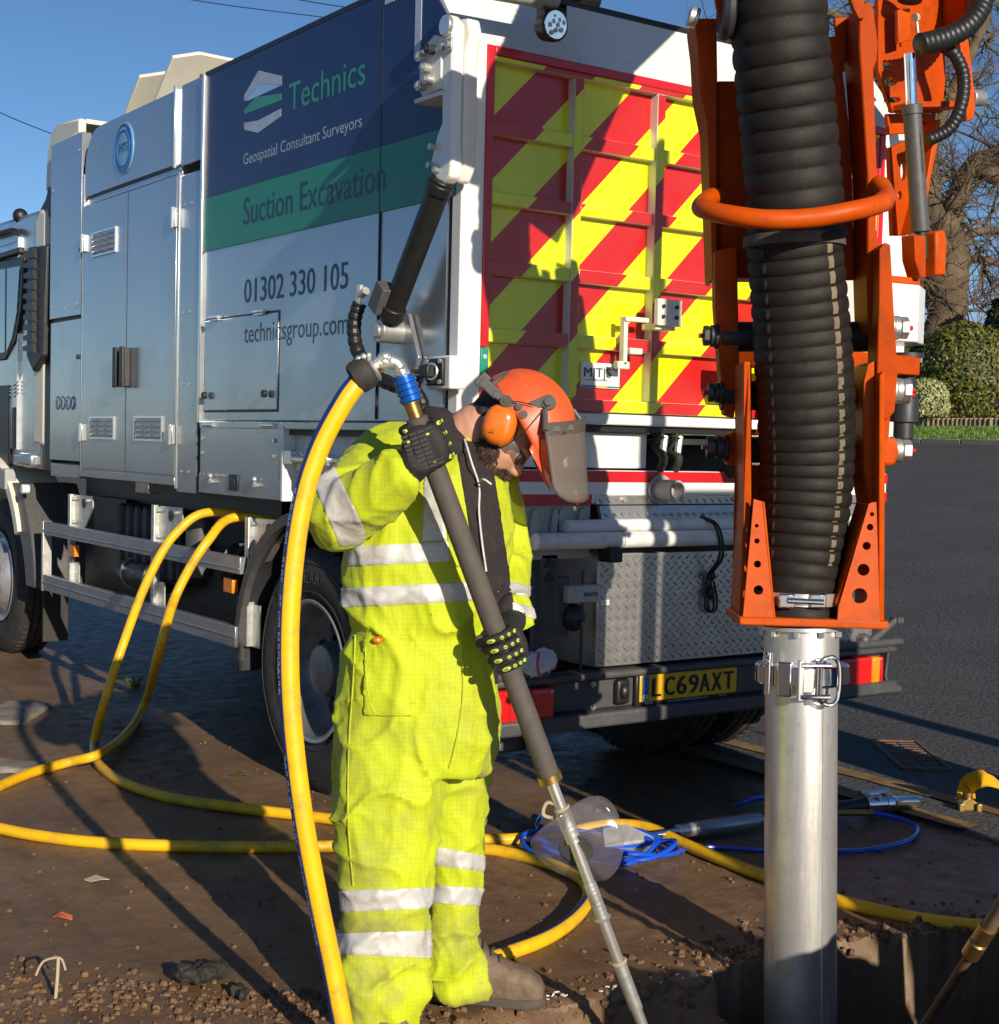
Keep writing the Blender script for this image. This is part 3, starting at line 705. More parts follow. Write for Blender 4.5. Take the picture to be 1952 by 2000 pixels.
for y, z in ((4.56, 3.02), (4.1, 2.30), (4.3, 2.29), (4.56, 2.31), (4.09, 2.62), (4.09, 3.2)): MB().cyl((-.008, y, z), (-.014, y, z), .009, 8).build('rivet', 'silver_edge', truck)
MB().cyl((-.004, 4.08, 1.99), (-.016, 4.08, 1.99), .014, 12).build('lock', 'dark_metal', np2)
# roof lids standing open
for (y1, x0, x1, ln, lab) in ((3.93, .16, .85, .40, 0), (3.40, .14, .95, .40, 1)):
    P = [V(x0, y1, 3.30), V(x1, y1, 3.30), V(x1, y1-ln, 3.57), V(x0+.12, y1-ln-.02, 3.58), V(x0, y1-ln+.06, 3.555)]
    ld = MB().slab(P, V(0, .012, .018)).build('roof_lid', 'cream', truck, bevel=.004)
    MB().tube([V(x0+.18, y1-.30, 3.50), V(x0+.24, y1-.24, 3.47), V(x0+.30, y1-.25, 3.48)], .009, 8).cyl((x0+.2, y1-.28, 3.48), (x0+.22, y1-.31, 3.29), .006, 8).build('lid_stay', 'dark_metal', ld)
# under-body locker
lk = MB().box(-.004, .30, 1.395, 2.292, 1.268, 1.592).build('locker', 'silver', truck, bevel=.004)
MB().box(-.008, .02, 1.388, 2.294, 1.265, 1.36).build('locker_flap', 'silver', lk, bevel=.003)
MB().box(-.01, .31, 1.375, 1.396, 1.262, 1.596).build('end_plate', 'white', lk, bevel=.003)
for y in (2.18, 1.52): MB().cyl((-.012, y-.06, 1.598), (-.012, y+.06, 1.598), .010, 10).build('hinge', 'silver_edge', lk)
for y in (2.26, 1.47):
    for z in (1.53, 1.46): MB().cyl((-.004, y, z), (-.012, y, z), .009, 8).build('rivet', 'silver_edge', truck)
MB().box(-.016, -.006, 1.835, 1.93, 1.288, 1.365).build('latch', 'black', lk, bevel=.004)
MB().box(-.020, -.016, 1.855, 1.91, 1.305, 1.345).build('latch', 'dark_metal', lk, bevel=.003)
for y in (2.12, 1.63): MB().cyl((-.006, y, 1.325), (-.03, y, 1.325), .013, 10).ell((-.024, y, 1.35), .012, .014, .018, n=8, m=6).build('toggle', 'silver_edge', lk)
MB().box(.05, .12, .70, 1.37, 1.40, 1.58).build('mount_bracket', 'off_white', truck, bevel=.004)
MB().box(-.01, .05, 1.30, 1.37, 1.43, 1.49).cyl((-.0, .75, 1.455), (-.0, 1.30, 1.455), .012, 10).box(-.02, .02, .95, 1.02, 1.43, 1.48).build('latch_rod', 'silver_edge', truck, bevel=.003)
MB().box(.03, .10, 3.05, 3.24, 1.225, 1.285).build('work_lamp', 'chrome', truck, bevel=.004)

# guard rails with their hangers
rails = MB().box(-.02, .02, 1.78, 4.665, .902, .982).box(-.026, -.02, 1.78, 4.665, .925, .932).build('side_rail', 'aluminium_rail', truck, bevel=.006)
MB().box(-.02, .02, 1.82, 4.665, .553, .652).box(-.026, -.02, 1.82, 4.665, .60, .607).build('side_rail', 'aluminium_rail', truck, bevel=.006)
MB().box(-.024, .035, 4.655, 4.685, .545, .985).build('rail_end_post', 'galvanised', truck, bevel=.004)
for y in (4.30, 2.96, 1.80):
    MB().box(.02, .06, y-.02, y+.02, .56, 1.17).build('rail_hanger', 'galvanised', truck, bevel=.004)
    h = MB().px([(y+.02, 1.165), (y-.33, 1.17), (y-.33, 1.10), (y-.20, .98), (y-.14, .965), (y+.02, .965)], .05, .058).build('hanger_plate', 'galvanised', truck)
    for (yy, zz) in ((y-.18, 1.12),): MB().lathe((.051, yy, zz), (-1, 0, 0), [(0, .03), (.004, .03), (.004, 0)], 16).build('plate_hole', 'dark_metal', h)
    for (yy, zz) in ((y-.03, 1.14), (y-.03, 1.0), (y-.27, 1.14)): MB().cyl((.051, yy, zz), (.03, yy, zz), .011, 8).build('bolt', 'galvanised', h)
    MB().box(.05, .058, y-.10, y+.02, .56, .76).build('hanger_plate', 'galvanised', truck)
for y in (4.18, 1.95): MB().box(-.002, .03, y-.05, y+.05, .80, .87).build('side_reflector', 'amber_lens', truck, bevel=.004)
tk = MB().box(.18, .8, 2.95, 3.92, .72, 1.12).build('ribbed_tank', 'dark_metal', truck, bevel=.04, seg=3)
for k in range(7): MB().box(.165, .8, 3.02+k*.13, 3.10+k*.13, .74, 1.135).build('tank_rib', 'dark_metal', tk, bevel=.02)
at_ = MB().lathe((.2, 3.20, .74), (0, 1, 0), [(0, .02), (.01, .06), (.04, .085), (.56, .085), (.6, .06), (.61, .02)], 20).build('air_tank', 'dark_metal', truck)
for y in (3.32, 3.66): MB().torus((.2, y, .74), (0, 1, 0), .088, .008, 24, 6).build('strap', 'galvanised', at_)
MB().box(.25, .62, 3.95, 4.5, .7, 1.15).box(.3, 2.1, 2.0, 4.8, .55, 1.26).build('chassis_gear', 'black', truck)
MB().box(.35, 2.1, .75, 1.6, .75, 1.5).box(.75, .83, .1, 6.8, .80, 1.06).box(1.62, 1.70, .1, 6.8, .80, 1.06).build('chassis_frame', 'black', truck)
ctr = V(.16, 1.93, 1.02); MB().lathe((.16, 2.12, .90), (0, -1, 0), [(0, .12), (.01, .135), (.02, .10), (.10, .10), (.11, .135), (.13, .12)], 24).build('hose_reel', 'dark_metal', truck)
MB().cyl((.10, 2.52, .82), (.10, 2.52, 1.12), .07, 18).build('filter_canister', 'bumper_grey', truck, bevel=.006)

# wheels
def wheel(x, side, y, z, concave, lettered=False, parent=truck):
    ax = (-side, 0, 0) if side < 0 else (-1, 0, 0)
    ax = V(1, 0, 0) if side < 0 else V(-1, 0, 0)     # from the outer face inwards
    p0 = V(x, y, z)
    tp = [(.035, .300), (.012, .335), (.002, .39), (.0, .43), (.010, .485), (.026, .515), (.045, .530), (.085, .531), (.087, .516), (.097, .516), (.099, .532), (.135, .532), (.137, .516), (.147, .516), (.149, .532), (.185, .531), (.187, .516), (.197, .516), (.199, .53), (.235, .529), (.255, .515), (.270, .485), (.28, .43), (.278, .39), (.268, .335), (.245, .300)]
    w = MB().lathe(p0, ax, tp, 72, closed=True).build('wheel', 'tyre', parent, smooth=30)
    lugs = MB()
    for k in range(60):
        q = 2*math.pi*k/60
        for t0, t1, o in ((.046, .084, 0), (.236, .25, .02)):
            d = V(0, math.cos(q+o), math.sin(q+o)); tt = V(0, -math.sin(q+o), math.cos(q+o))
            lugs.obox(p0+ax*(t0+t1)/2+d*.531, ax, tt, d, (t1-t0)/2, .016, .006)
    lugs.build('tread_blocks', 'tyre', w)['kind'] = 'stuff'
    for r in (.315, .345, .47): MB().torus(p0+ax*(.022 if r < .33 else .009 if r < .4 else .006), ax, r, .0035, 60, 6).build('tyre_bead', 'tyre', w)
    if concave: rp = [(.028, .298), (.008, .312), (.004, .306), (.012, .288), (.05, .276), (.10, .268), (.15, .245), (.165, .225), (.168, .155), (.158, .13), (.09, .118), (.06, .108), (.052, .09), (.05, .0)]
    else: rp = [(.028, .298), (.008, .312), (.004, .306), (.012, .288), (.03, .27), (.02, .245), (-.03, .215), (-.05, .19), (-.055, .15), (-.05, .12), (-.09, .105), (-.105, .09), (-.11, .0)]
    rm_ = MB().lathe(p0, ax, rp+[(.05 if concave else -.11, 1e-4)], 56, cap=False).build('rim', 'rim_dark' if concave else 'rim', w, smooth=30)
    for k in range(8):
        q = 2*math.pi*(k+.5)/8; d = V(0, math.cos(q), math.sin(q))
        MB().lathe(p0+d*.192+ax*(.163 if concave else -.048), -ax, [(0, .036), (.005, .034), (.0055, 0)], 16).build('hand_hole', 'black', w)
    for k in range(10):
        q = 2*math.pi*k/10; d = V(0, math.cos(q), math.sin(q)); p = p0+d*.14+ax*(.162 if concave else -.052); MB().cyl(p, p-ax*.03, .013, 6).build('wheel_nut', 'dark_metal', w)
    if concave: MB().lathe(p0+ax*.0, ax, [(.006, .314), (.002, .31), (.004, .300), (.014, .292), (.02, .298)], 56, closed=True).build('rim_flange', 'rim', w)
    if lettered:
        s = 'GOODYEAR'
        for i, ch in enumerate(s):
            a = math.radians(100-(len(s)-1-i)*7.5); d = V(0, math.cos(a), math.sin(a)); r_ = V(0, -math.sin(a), math.cos(a))
            c0 = p0+d*.385-ax*.003; text(ch, 'sidewall_lettering', 'grey_plastic', w, c0-r_*.021, r_, d, .040, .055, .003)
    return w
wheel(.03, -1, 1.17, .533, True, True); wheel(.36, -1, 1.17, .533, True)
wheel(2.42, 1, 1.17, .533, True); wheel(2.09, 1, 1.17, .533, True)
wheel(.04, -1, 5.82, .533, False); wheel(2.40, 1, 5.82, .533, False)
MB().cyl((.3, 1.17, .533), (2.15, 1.17, .533), .09, 16).ell((1.22, 1.17, .533), .2, .2, .22).build('axle', 'dark_metal', truck)
# arched mudguard over the rear wheels
def arch(y, z, R, x0, x1, a0, a1, name, th=.018, material='dark_metal'):
    rings = []
    for a in np.linspace(math.radians(a0), math.radians(a1), 28):
        d = V(0, math.cos(a), math.sin(a)); rings.append([V(x0, y, z)+d*R, V(x1, y, z)+d*R, V(x1, y, z)+d*(R+th), V(x0, y, z)+d*(R+th)])
    return MB().loft(rings).build(name, material, truck, bevel=.004)
mg = arch(1.17, .533, .655, .0, .66, -8, 188, 'mudguard', .022); arch(1.17, .533, .65, -.006, .03, -4, 184, 'mudguard_lip', .05, 'bumper_grey')
arch(1.17, .533, .655, 1.80, 2.45, -8, 188, 'mudguard', .022)
MB().box(.05, .62, .36, .375, .28, .66).build('mud_flap', 'rubber', truck); MB().box(1.84, 2.38, .36, .375, .42, .62).build('mud_flap', 'bumper_grey', truck, bevel=.004)
# front wheel guard behind the wheel
fg = MB(); rings = []
for t in np.linspace(0, 1, 12):
    z = 1.20-.66*t; y = 5.33-.40*math.sin(t*1.45); rings.append([V(-.02, y+.10-.02*t, z), V(.38, y+.10-.02*t, z), V(.38, y-.13+.08*t, z), V(.0, y-.13+.08*t, z)])
MB().loft(rings).build('front_mudguard', 'grey_plastic', truck, bevel=.01)
MB().box(.04, .20, 4.83, 4.85, .20, .56).build('mud_flap', 'rubber', truck)
MB().cyl((.0, 5.02, 1.17), (-.05, 5.02, 1.17), .03, 14).build('marker_knob', 'off_white', truck, bevel=.005)

# ---------------- cab
cb = MB(); cprof = [(4.86, 1.30), (6.95, 1.30), (6.98, 2.0), (6.80, 2.75), (6.55, 2.98), (5.0, 2.96), (4.86, 2.90)]
cab = MB().px(cprof, .03, 2.40).build('cab', 'silver', truck, bevel=.03, seg=3)
MB().px([(4.80, 1.45), (5.02, 1.45), (5.02, 2.90), (4.93, 2.96), (4.80, 2.94)], .02, 2.41).build('cab_rear_panel', 'cream', cab, bevel=.03, seg=3)
MB().px([(5.35, 1.42), (6.7, 1.42), (6.7, 2.6), (6.5, 2.80), (5.35, 2.80)], .018, .04).build('cab_door', 'silver', cab, bevel=.01)
MB().box(.012, .03, 5.335, 5.343, 1.42, 2.82).build('door_seam', 'silver_edge', cab)
MB().px([(5.20, 2.68), (6.6, 2.72), (6.6, 2.02), (5.60, 2.02), (5.36, 2.14), (5.24, 2.35)], .006, .03).build('window_frame', 'black', cab, bevel=.008)
MB().px([(5.26, 2.62), (5.54, 2.63), (5.54, 2.07), (5.42, 2.16), (5.32, 2.32)], .0, .02).build('window_pane', 'window_glass', cab)
MB().px([(5.58, 2.63), (6.5, 2.66), (6.5, 2.07), (5.58, 2.07)], .0, .02).build('window_pane', 'window_glass', cab)
MB().box(-.02, .02, 5.22, 5.9, 2.70, 2.74).build('window_visor', 'black', cab, bevel=.008)
MB().tube(spline([V(.0, 5.3, 2.84), V(.0, 5.45, 2.87), V(.0, 5.9, 2.88)], 4), .02, 8).build('roof_trim', 'black', cab)
MB().ell((.05, 5.42, 2.97), .05, .045, .05).build('roof_lamp', 'black', cab)
for (y0, z0, y1, z1) in ((5.36, 1.42, 5.44, 1.70), (5.50, 1.30, 5.8, 1.85)): MB().box(.008, .03, y0, y1, z0, z1).build('vent_grille', 'black', cab, bevel=.01)
b = MB()
for k in range(4): b.tube(spline([V(.014, 5.30, 1.80+.025*k), V(.014, 5.42, 1.77+.025*k), V(.014, 5.55, 1.79+.02*k), V(.014, 5.8, 1.76+.02*k)], 4), .004, 6)
b.build('cab_decal', 'text_pale', cab)
arch(5.84, .60, .70, -.04, .30, 22, 158, 'wheel_arch_trim', .075, 'cream')
MB().box(-.02, .3, 4.95, 5.3, 1.315, 1.40).build('step_trim', 'silver', cab, bevel=.02, seg=3)
MB().box(-.06, .0, 5.52, 5.66, 1.16, 1.28).build('marker_lamp', 'amber_lens', cab, bevel=.01); MB().box(-.055, .02, 5.36, 5.53, 1.15, 1.29).build('lamp_housing', 'grey_device', cab, bevel=.01)
# air intake with louvres
ai = MB().px([(4.66, 2.70), (5.02, 2.72), (5.04, 2.02), (4.90, 1.92), (4.72, 2.02)], -.02, .10).build('air_intake', 'dark_metal', truck, bevel=.012)
for k in range(10): MB().px([(4.82, 2.04+k*.066), (5.03, 2.06+k*.066), (5.03, 2.085+k*.066), (4.84, 2.10+k*.066)], -.045, -.015).build('intake_louvre', 'black', ai)
MB().box(.03, .10, 4.66, 4.80, 1.30, 2.72).build('intake_duct', 'black', truck)
# roof fairing
rf = []
for t in np.linspace(0, 1, 10):
    y = 4.86-.61*t; z = 3.06+.385*math.sin(min(1, t*1.5)*1.57)-.03*t; rf.append([V(.09, y, z-.02), V(2.3, y, z-.02), V(2.3, y+.02, z+.01), V(.09, y+.02, z+.01)])
MB().loft(rf).build('roof_fairing', 'cream', cab)
MB().px([(4.87, 3.06), (4.85, 3.28), (4.78, 3.41), (4.66, 3.455), (4.25, 3.42), (4.25, 3.33), (4.55, 3.30), (4.64, 3.06)], .04, .09).build('fairing_side', 'cream', cab, bevel=.015)
MB().px([(5.0, 2.96), (4.88, 3.02), (4.80, 3.12), (4.72, 3.05), (4.74, 2.9), (4.9, 2.86)], .04, .3).build('fairing_foot', 'dark_metal', cab, bevel=.02)

# ---------------- tailgate
tg = MB().box(.10, 2.27, .046, .075, 1.672, 2.992).build('tailgate', 'chevron', truck)
def gate(x0, x1, z0, z1, name='tailgate_rib', material='chevron', y0=0.0): return MB().box(x0, x1, y0, .05, z0, z1).build(name, material, tg, bevel=.004)
cols = [.139+.4137*k for k in range(6)]
gate(.137, 2.232, 2.943, 2.962); gate(.137, 2.232, 1.675, 1.722)
for k in range(1, 5): gate(cols[k]+.372-.4137, cols[k], 1.7225, 2.9425)
gate(cols[4]+.372, 2.232, 1.7225, 2.9425)
for k in range(5):
    x0 = cols[k]; x1 = cols[k]+.372
    for i, (zt, zb_) in enumerate(((2.730, 2.678), (2.472, 2.424), (2.220, 2.168), (1.970, 1.918))):
        MB().box(x0+.001, x1-.001, .004+.002*(k % 2), .052, zb_, zt).build('tailgate_rung', 'chevron', tg, bevel=.004)
gate(.10, .136, 1.896, 2.997, 'red_edge', 'red_tape', -.003); gate(.1365, 2.27, 2.963, 2.998, 'red_edge', 'red_tape', -.003); gate(.10, .136, 1.80, 1.895, 'green_marker', 'green_vinyl', -.004)
gate(2.233, 2.27, 1.70, 2.962, 'red_edge', 'red_tape', -.003)
MB().lathe((.118, -.004, 1.862), (0, -1, 0), [(0, .009), (.002, .009), (.002, 0)], 14).build('marker_rivet', 'text_pale', tg)
# header above the gate
hd = MB().px([(.02, 3.0), (.076, 3.0), (.30, 3.27), (.262, 3.29), (.245, 3.292)], .006, W-.004).build('tailgate_header', 'white', truck, bevel=.004)
MB().box(.0, .099, -.004, .06, ZF-.02, 3.0).build('corner_post', 'white', truck, bevel=.006)
MB().box(2.272, W, .0, .06, ZF-.02, 3.0).build('corner_post', 'white', truck, bevel=.006)
MB().box(.10, 2.30, -.03, .06, 1.626, 1.668).build('tailgate_sill', 'white', truck, bevel=.008)
MB().box(.08, 2.35, .0, .08, 1.60, 1.6255).build('tailgate_seal', 'black', truck)
# side hinge beam, hydraulic block and ram
hb = MB().px([(.01, 3.055), (-.05, 3.055), (-.085, 3.02), (-.085, 2.60), (-.095, 2.53), (-.085, 2.48), (-.04, 2.46), (.02, 2.48), (.05, 2.55), (.01, 2.64), (-.02, 2.68), (-.01, 3.0)], -.105, -.055).build('hinge_beam', 'white', truck, bevel=.012, seg=3)
MB().px([(-.03, 3.05), (-.10, 3.04), (-.12, 2.98), (-.095, 2.92), (-.095, 2.52), (-.06, 2.47), (-.03, 2.47)], -.055, .0).build('hinge_plate', 'white', hb, bevel=.01)
MB().cyl((-.105, -.055, 3.012), (-.125, -.055, 3.012), .036, 24).build('hinge_pin', 'steel', hb, bevel=.004)
MB().box(-.115, -.105, -.09, -.02, 2.92, 2.965).build('pin_lock', 'galvanised', hb, bevel=.003)
for y, z in ((-.035, 2.942), (-.075, 2.942), (.02, 2.60), (.03, 2.535), (-.01, 2.515)): MB().cyl((-.105, y, z), (-.128, y, z), .012, 8).build('bolt', 'galvanised', hb)
hy = MB().px([(.125, 2.96), (.03, 3.0), (-.02, 2.98), (-.02, 2.80), (.10, 2.79), (.13, 2.82)], -.11, -.02).build('valve_block', 'off_white', truck, bevel=.005)
for y, z in ((.095, 2.93), (.035, 2.945), (.06, 2.885), (.09, 2.825), (.04, 2.84)): MB().cyl((-.11, y, z), (-.14, y, z), .018, 12).cyl((-.14, y, z), (-.148, y, z), .010, 8).build('valve_fitting', 'dark_metal' if z > 2.94 else 'galvanised', hy)
MB().box(-.115, -.01, -.03, .15, 2.775, 2.79).build('valve_shelf', 'off_white', hy)
r0 = V(-.085, -.02, 2.50); r1 = V(-.085, .38, 1.96); rd = unit(r1-r0)
ram = MB().cyl(r0+rd*.02, r0+rd*.60, .043, 22).cyl(r0+rd*.035, r0+rd*.075, .05, 22).cyl(r0+rd*.56, r0+rd*.61, .05, 22).build('hydraulic_ram', 'black', truck, bevel=.004)
MB().cyl(r0+rd*.60, r1, .026, 18).build('ram_rod', 'dark_metal', ram)
MB().cyl(r1-V(.03, 0, 0), r1+V(.08, 0, 0), .045, 20).cyl(r1-V(.045, 0, 0), r1-V(.03, 0, 0), .028, 16).build('ram_eye', 'galvanised', ram, bevel=.004)
MB().px([(.50, 2.02), (.52, 1.78), (.30, 1.72), (.24, 1.86), (.32, 2.03), (.44, 2.05)], -.02, .0).build('ram_bracket', 'silver', ram, bevel=.004)
MB().obox(r0+rd*.50+V(-.045, .05, -.02), (1, 0, 0), rd, np.cross(rd, (1, 0, 0)), .03, .055, .035).build('port_block', 'grey_plastic', ram, bevel=.004)
MB().cyl((-.13, .45, 2.115), (-.13, .50, 2.10), .017, 6).cyl((-.13, .50, 2.14), (-.13, .50, 2.05), .015, 6).build('hose_fitting', 'galvanised', ram)
hp = spline([V(-.13, .50, 2.07), V(-.14, .52, 2.0), V(-.14, .50, 1.90), V(-.13, .40, 1.80), V(-.12, .26, 1.755), V(-.10, .15, 1.73), V(-.09, .10, 1.69), V(-.08, .09, 1.62)], 12)
MB().tube(hp, [.025+.0035*(i % 4 < 3) for i in range(len(hp))], 14).build('hydraulic_hose', 'black', ram, smooth=20)
MB().cyl((-.08, .09, 1.63), (-.08, .09, 1.53), .014, 10).cyl((-.08, .09, 1.60), (-.08, .09, 1.56), .02, 6).build('hose_fitting', 'chrome', ram)
# gate lock at the lower left corner
lt = MB().box(-.07, .0, -.06, .09, 1.735, 1.855).build('gate_lock', 'off_white', truck, bevel=.006)
MB().box(-.085, -.06, -.03, .085, 1.748, 1.845).box(-.13, -.08, .0, .06, 1.775, 1.82).build('lock_body', 'black', lt, bevel=.005)
for y, z in ((-.02, 1.76), (-.02, 1.835), (.07, 1.76), (.07, 1.835)): MB().cyl((-.085, y, z), (-.092, y, z), .009, 8).build('lock_screw', 'galvanised', lt)
MB().box(-.10, -.085, .05, .26, 1.792, 1.808).build('lock_bar', 'rust', lt)
MB().torus((-.10, .015, 1.797), (1, .2, 0), .028, .005, 20, 6).build('lock_shackle', 'steel', lt)
# gate latch bracket, sticker, work lamp
lb = MB().box(.86, .985, -.11, -.085, 2.02, 2.125).box(.87, .975, -.085, .0, 2.005, 2.03).box(.742, .86, -.06, -.04, 2.03, 2.05).box(.742, .762, -.05, -.02, 1.86, 2.05).box(.775, .84, -.05, .0, 1.905, 1.93).box(.715, .775, -.05, -.02, 1.845, 1.875).build('gate_latch', 'cream', tg, bevel=.004)
for x in (.885, .955):
    for z in (2.055, 2.095): MB().cyl((x, -.11, z), (x, -.118, z), .008, 8).build('bolt', 'dark_metal', truck)
MB().box(.602, .795, .036, .046, 1.770, 1.868).build('sticker', 'white', tg)
def gtext(s, x, z, w, cap, m, bold=0, y=.034): text(s, 'sticker_lettering', m, tg, (x, y, z), (1, 0, 0), (0, 0, 1), w, cap, bold)
gtext('M|T|S', .615, 1.812, .135, .036, 'text_grey', .0008); gtext('www.SAUGBAGGER.com', .615, 1.797, .12, .008, 'text_grey')
MB().torus((.772, .034, 1.852), (0, 1, 0), .011, .0018, 18, 5).build('sticker_mark', 'text_grey', tg)
for i, m in enumerate(('blue_print', 'plate_yellow', 'green_vinyl')): MB().box(.606+i*.063, .668+i*.063, .0335, .036, 1.7725, 1.779).build('sticker_band', m, tg)
x_, z_ = RY(1079, 50, -.13)
wl = MB().lathe((x_, -.13, z_), (0, -1, -.12), [(-.05, .03), (-.04, .052), (.0, .058), (.018, .058), (.02, .052)], 28).build('work_lamp', 'black', truck)
MB().lathe((x_, -.151, z_), (0, -1, -.12), [(-.004, .051), (.0, .051), (.002, .049), (.002, 0)], 28).build('lamp_lens', 'chrome', wl)
for k in range(9):
    a = k*2.4; r = .038*math.sqrt((k+.5)/9); MB().ell((x_+r*math.cos(a), -.154, z_+r*math.sin(a)), .009, .004, .009, n=8, m=6).build('lamp_diode', 'off_white', wl)
MB().box(x_-.045, x_+.045, -.16, -.06, z_+.075, z_+.085).box(x_-.05, x_-.044, -.15, -.1, z_-.02, z_+.08).box(x_+.044, x_+.05, -.15, -.1, z_-.02, z_+.08).cyl((x_-.01, -.13, z_+.06), (x_+.03, -.13, z_+.075), .014, 8).build('lamp_bracket', 'black', wl)
a0 = RY(905, -18, -.13); a1 = RY(1075, 14, -.13)
MB().cyl((a0[0], -.13, a0[1]+.03), (a1[0]+.02, -.13, a1[1]+.035), .042, 20).build('lamp_arm', 'olive', truck, bevel=.004)

# ---------------- below the tailgate
MB().box(.10, .96, .05, .5, 1.455, 1.598).build('cross_member', 'white', truck, bevel=.005)
MB().box(.25, 2.2, .55, .6, 1.1, 1.6).box(.1, .65, .5, .55, .45, 1.3).build('back_plate', 'black', truck)
for i, x in enumerate((1.38, 1.50, 1.0, 1.08)):
    r = .032 if i < 2 else .017; P = spline([V(x, .05, 1.56-.03*i % .05), V(x-.01, -.02, 1.50), V(x, .02, 1.44)], 10); MB().tube([V(x, .06, 1.60), V(x, .0, 1.58)]+P, [r*(1+.08*(k % 3 == 0)) for k in range(len(P)+2)], 12).build('hose_stub', 'rubber', truck)
for x in (1.0, 1.08): MB().cyl((x, -.0, 1.52), (x+.01, -.0, 1.59), .016, 8).build('hose_coupling', 'galvanised', truck)
bm_ = MB().box(.10, 2.36, .0, .10, 1.316, 1.447).build('rear_beam', 'white', truck, bevel=.005)
MB().box(.10, 2.36, -.003, .0, 1.401, 1.444).build('red_stripe', 'red_tape', bm_); MB().box(.10, .64, -.003, .0, 1.312, 1.353).build('red_stripe', 'red_tape', bm_)
MB().box(2.2, 2.36, -.003, .0, 1.32, 1.36).build('red_stripe', 'red_tape', bm_)
MB().box(.12, .655, .02, .06, 1.10, 1.312).build('skirt_panel', 'olive', truck, bevel=.006)
def lozenges(name, x0, x1, z0, z1, y, par, ang=0):
    b = MB(); st = .0425; i = 0; z = z0+.018
    while z < z1-.012:
        x = x0+.018+(st/2 if i % 2 else 0)
        while x < x1-.014:
            s = 1 if i % 2 else -1; u = unit(V(1, 0, .85*s)); w = np.cross(u, (0, 1, 0))
            b.add([V(x, y, z)+u*.0165, V(x, y, z)+w*.0048, V(x, y, z)-u*.0165, V(x, y, z)-w*.0048, V(x, y-.0032, z)+u*.009, V(x, y-.0032, z)-u*.009], [(0, 1, 4), (1, 5, 4), (1, 2, 5), (2, 3, 5), (3, 4, 5), (3, 0, 4)])
            x += st
        z += st*.5; i += 1
    o = b.build(name, 'tread_plate', par, smooth=50); o['kind'] = 'stuff'; return o
t1 = MB().box(.66, 2.2, -.004, .02, 1.312, 1.350).build('tread_strip', 'tread_plate', truck, bevel=.003); lozenges('tread_pattern', .665, 2.2, 1.308, 1.352, -.0045, t1)
t2 = MB().slab([V(.68, -.005, 1.308), V(2.2, -.005, 1.308), V(2.2, -.02, 1.255), V(.68, -.02, 1.255)], V(0, .02, 0)).build('tread_strip', 'tread_plate', truck); lozenges('tread_pattern', .685, 2.2, 1.255, 1.306, -.022, t2)
for x in (.80, 1.06, 1.4): MB().cyl((x, -.004, 1.333), (x, -.014, 1.333), .011, 8).build('bolt', 'galvanised', t1)
t3 = MB().box(.683, 2.30, .0, .45, .668, 1.118).build('tread_box', 'tread_plate', truck, bevel=.004); lozenges('tread_pattern', .688, 2.2, .672, 1.116, -.0005, t3)
MB().box(.70, .742, -.003, .0, .915, .935).build('label_tag', 'white', t3)
MB().lathe((.985, -.005, 1.372), (0, -1, 0), [(0, .06), (.012, .06), (.013, .042), (.11, .042), (.112, .034), (.05, .034), (.05, 0)], 28).build('pipe_stub', 'grey_device', truck)
dv = MB().box(.50, .56, .02, .06, .80, 1.03).build('pump_unit', 'bumper_grey', truck, bevel=.005); MB().box(.53, .682, -.02, .06, .93, 1.0).build('pump_motor', 'olive', dv, bevel=.008); MB().ell((.58, .02, .87), .05, .05, .055).build('pump_bulb', 'black', dv)  # dark pump colours stand in for the shade inside the recess
text('BANZER', 'pump_lettering', 'text_grey', dv, (.60, -.0215, .955), (1, 0, 0), (0, 0, 1), .07, .016, .0006)
MB().box(.42, .50, .02, .03, 1.0, 1.12).build('warning_plate', 'bumper_grey', truck, bevel=.003)  # plate, signs and cables darkened too, as shade of the recess
for z in (1.035, 1.09): MB().prism([(.435, z-.02), (.485, z-.02), (.46, z+.022)], lambda a, c2, d: (a, d, c2), .014, .02).build('warning_sign', 'black', truck)
for x in (.64, .40): MB().box(x, x+.008, .04, .05, .66, 1.05).build('cable_run', 'bumper_grey', truck)
# bumper
bp = MB().box(.02, 2.42, .0, .05, .50, .628).box(.02, 2.42, -.05, .06, .628, .655).build('bumper', 'bumper_grey', truck, bevel=.010)
MB().py([(.02, .50), (2.42, .50), (2.42, .44), (.02, .44)], -.06, .05).build('bumper_lip', 'bumper_grey', bp, bevel=.012)
for z in (.672, .452): MB().cyl((1.9, -.03, z), (2.46, -.03, z), .020, 14).build('bumper_bar', 'bumper_grey', bp)
MB().cyl((.05, -.03, .668), (.42, -.03, .664), .016, 12).build('bumper_bar', 'bumper_grey', bp)
MB().px([(-.045, .66), (.0, .66), (.0, .45), (-.06, .45), (-.03, .52)], 2.36, 2.375).build('bumper_cheek', 'bumper_grey', bp)
for z in (.605, .515): MB().cyl((.668, .0, z), (.668, -.012, z), .013, 6).cyl((.668, -.012, z), (.668, -.02, z), .008, 8).build('bolt', 'galvanised', bp)
MB().box(.775, .845, -.03, .0, .515, .618).build('lamp_socket', 'black', bp, bevel=.02, seg=3)
MB().ell((.81, -.03, .567), .024, .02, .03).build('lamp_cap', 'black', bp)
tl = MB().box(.14, .455, -.05, .0, .49, .618).build('tail_lamp', 'red_lens', truck, bevel=.018, seg=3)
for x in (.235, .335): MB().box(x, x+.005, -.0535, -.048, .50, .608).build('lens_rib', 'red_tape', tl)
for x, z in ((.30, .52), (.43, .60)): MB().cyl((x, -.05, z), (x, -.055, z), .006, 8).build('lens_screw', 'galvanised', tl)
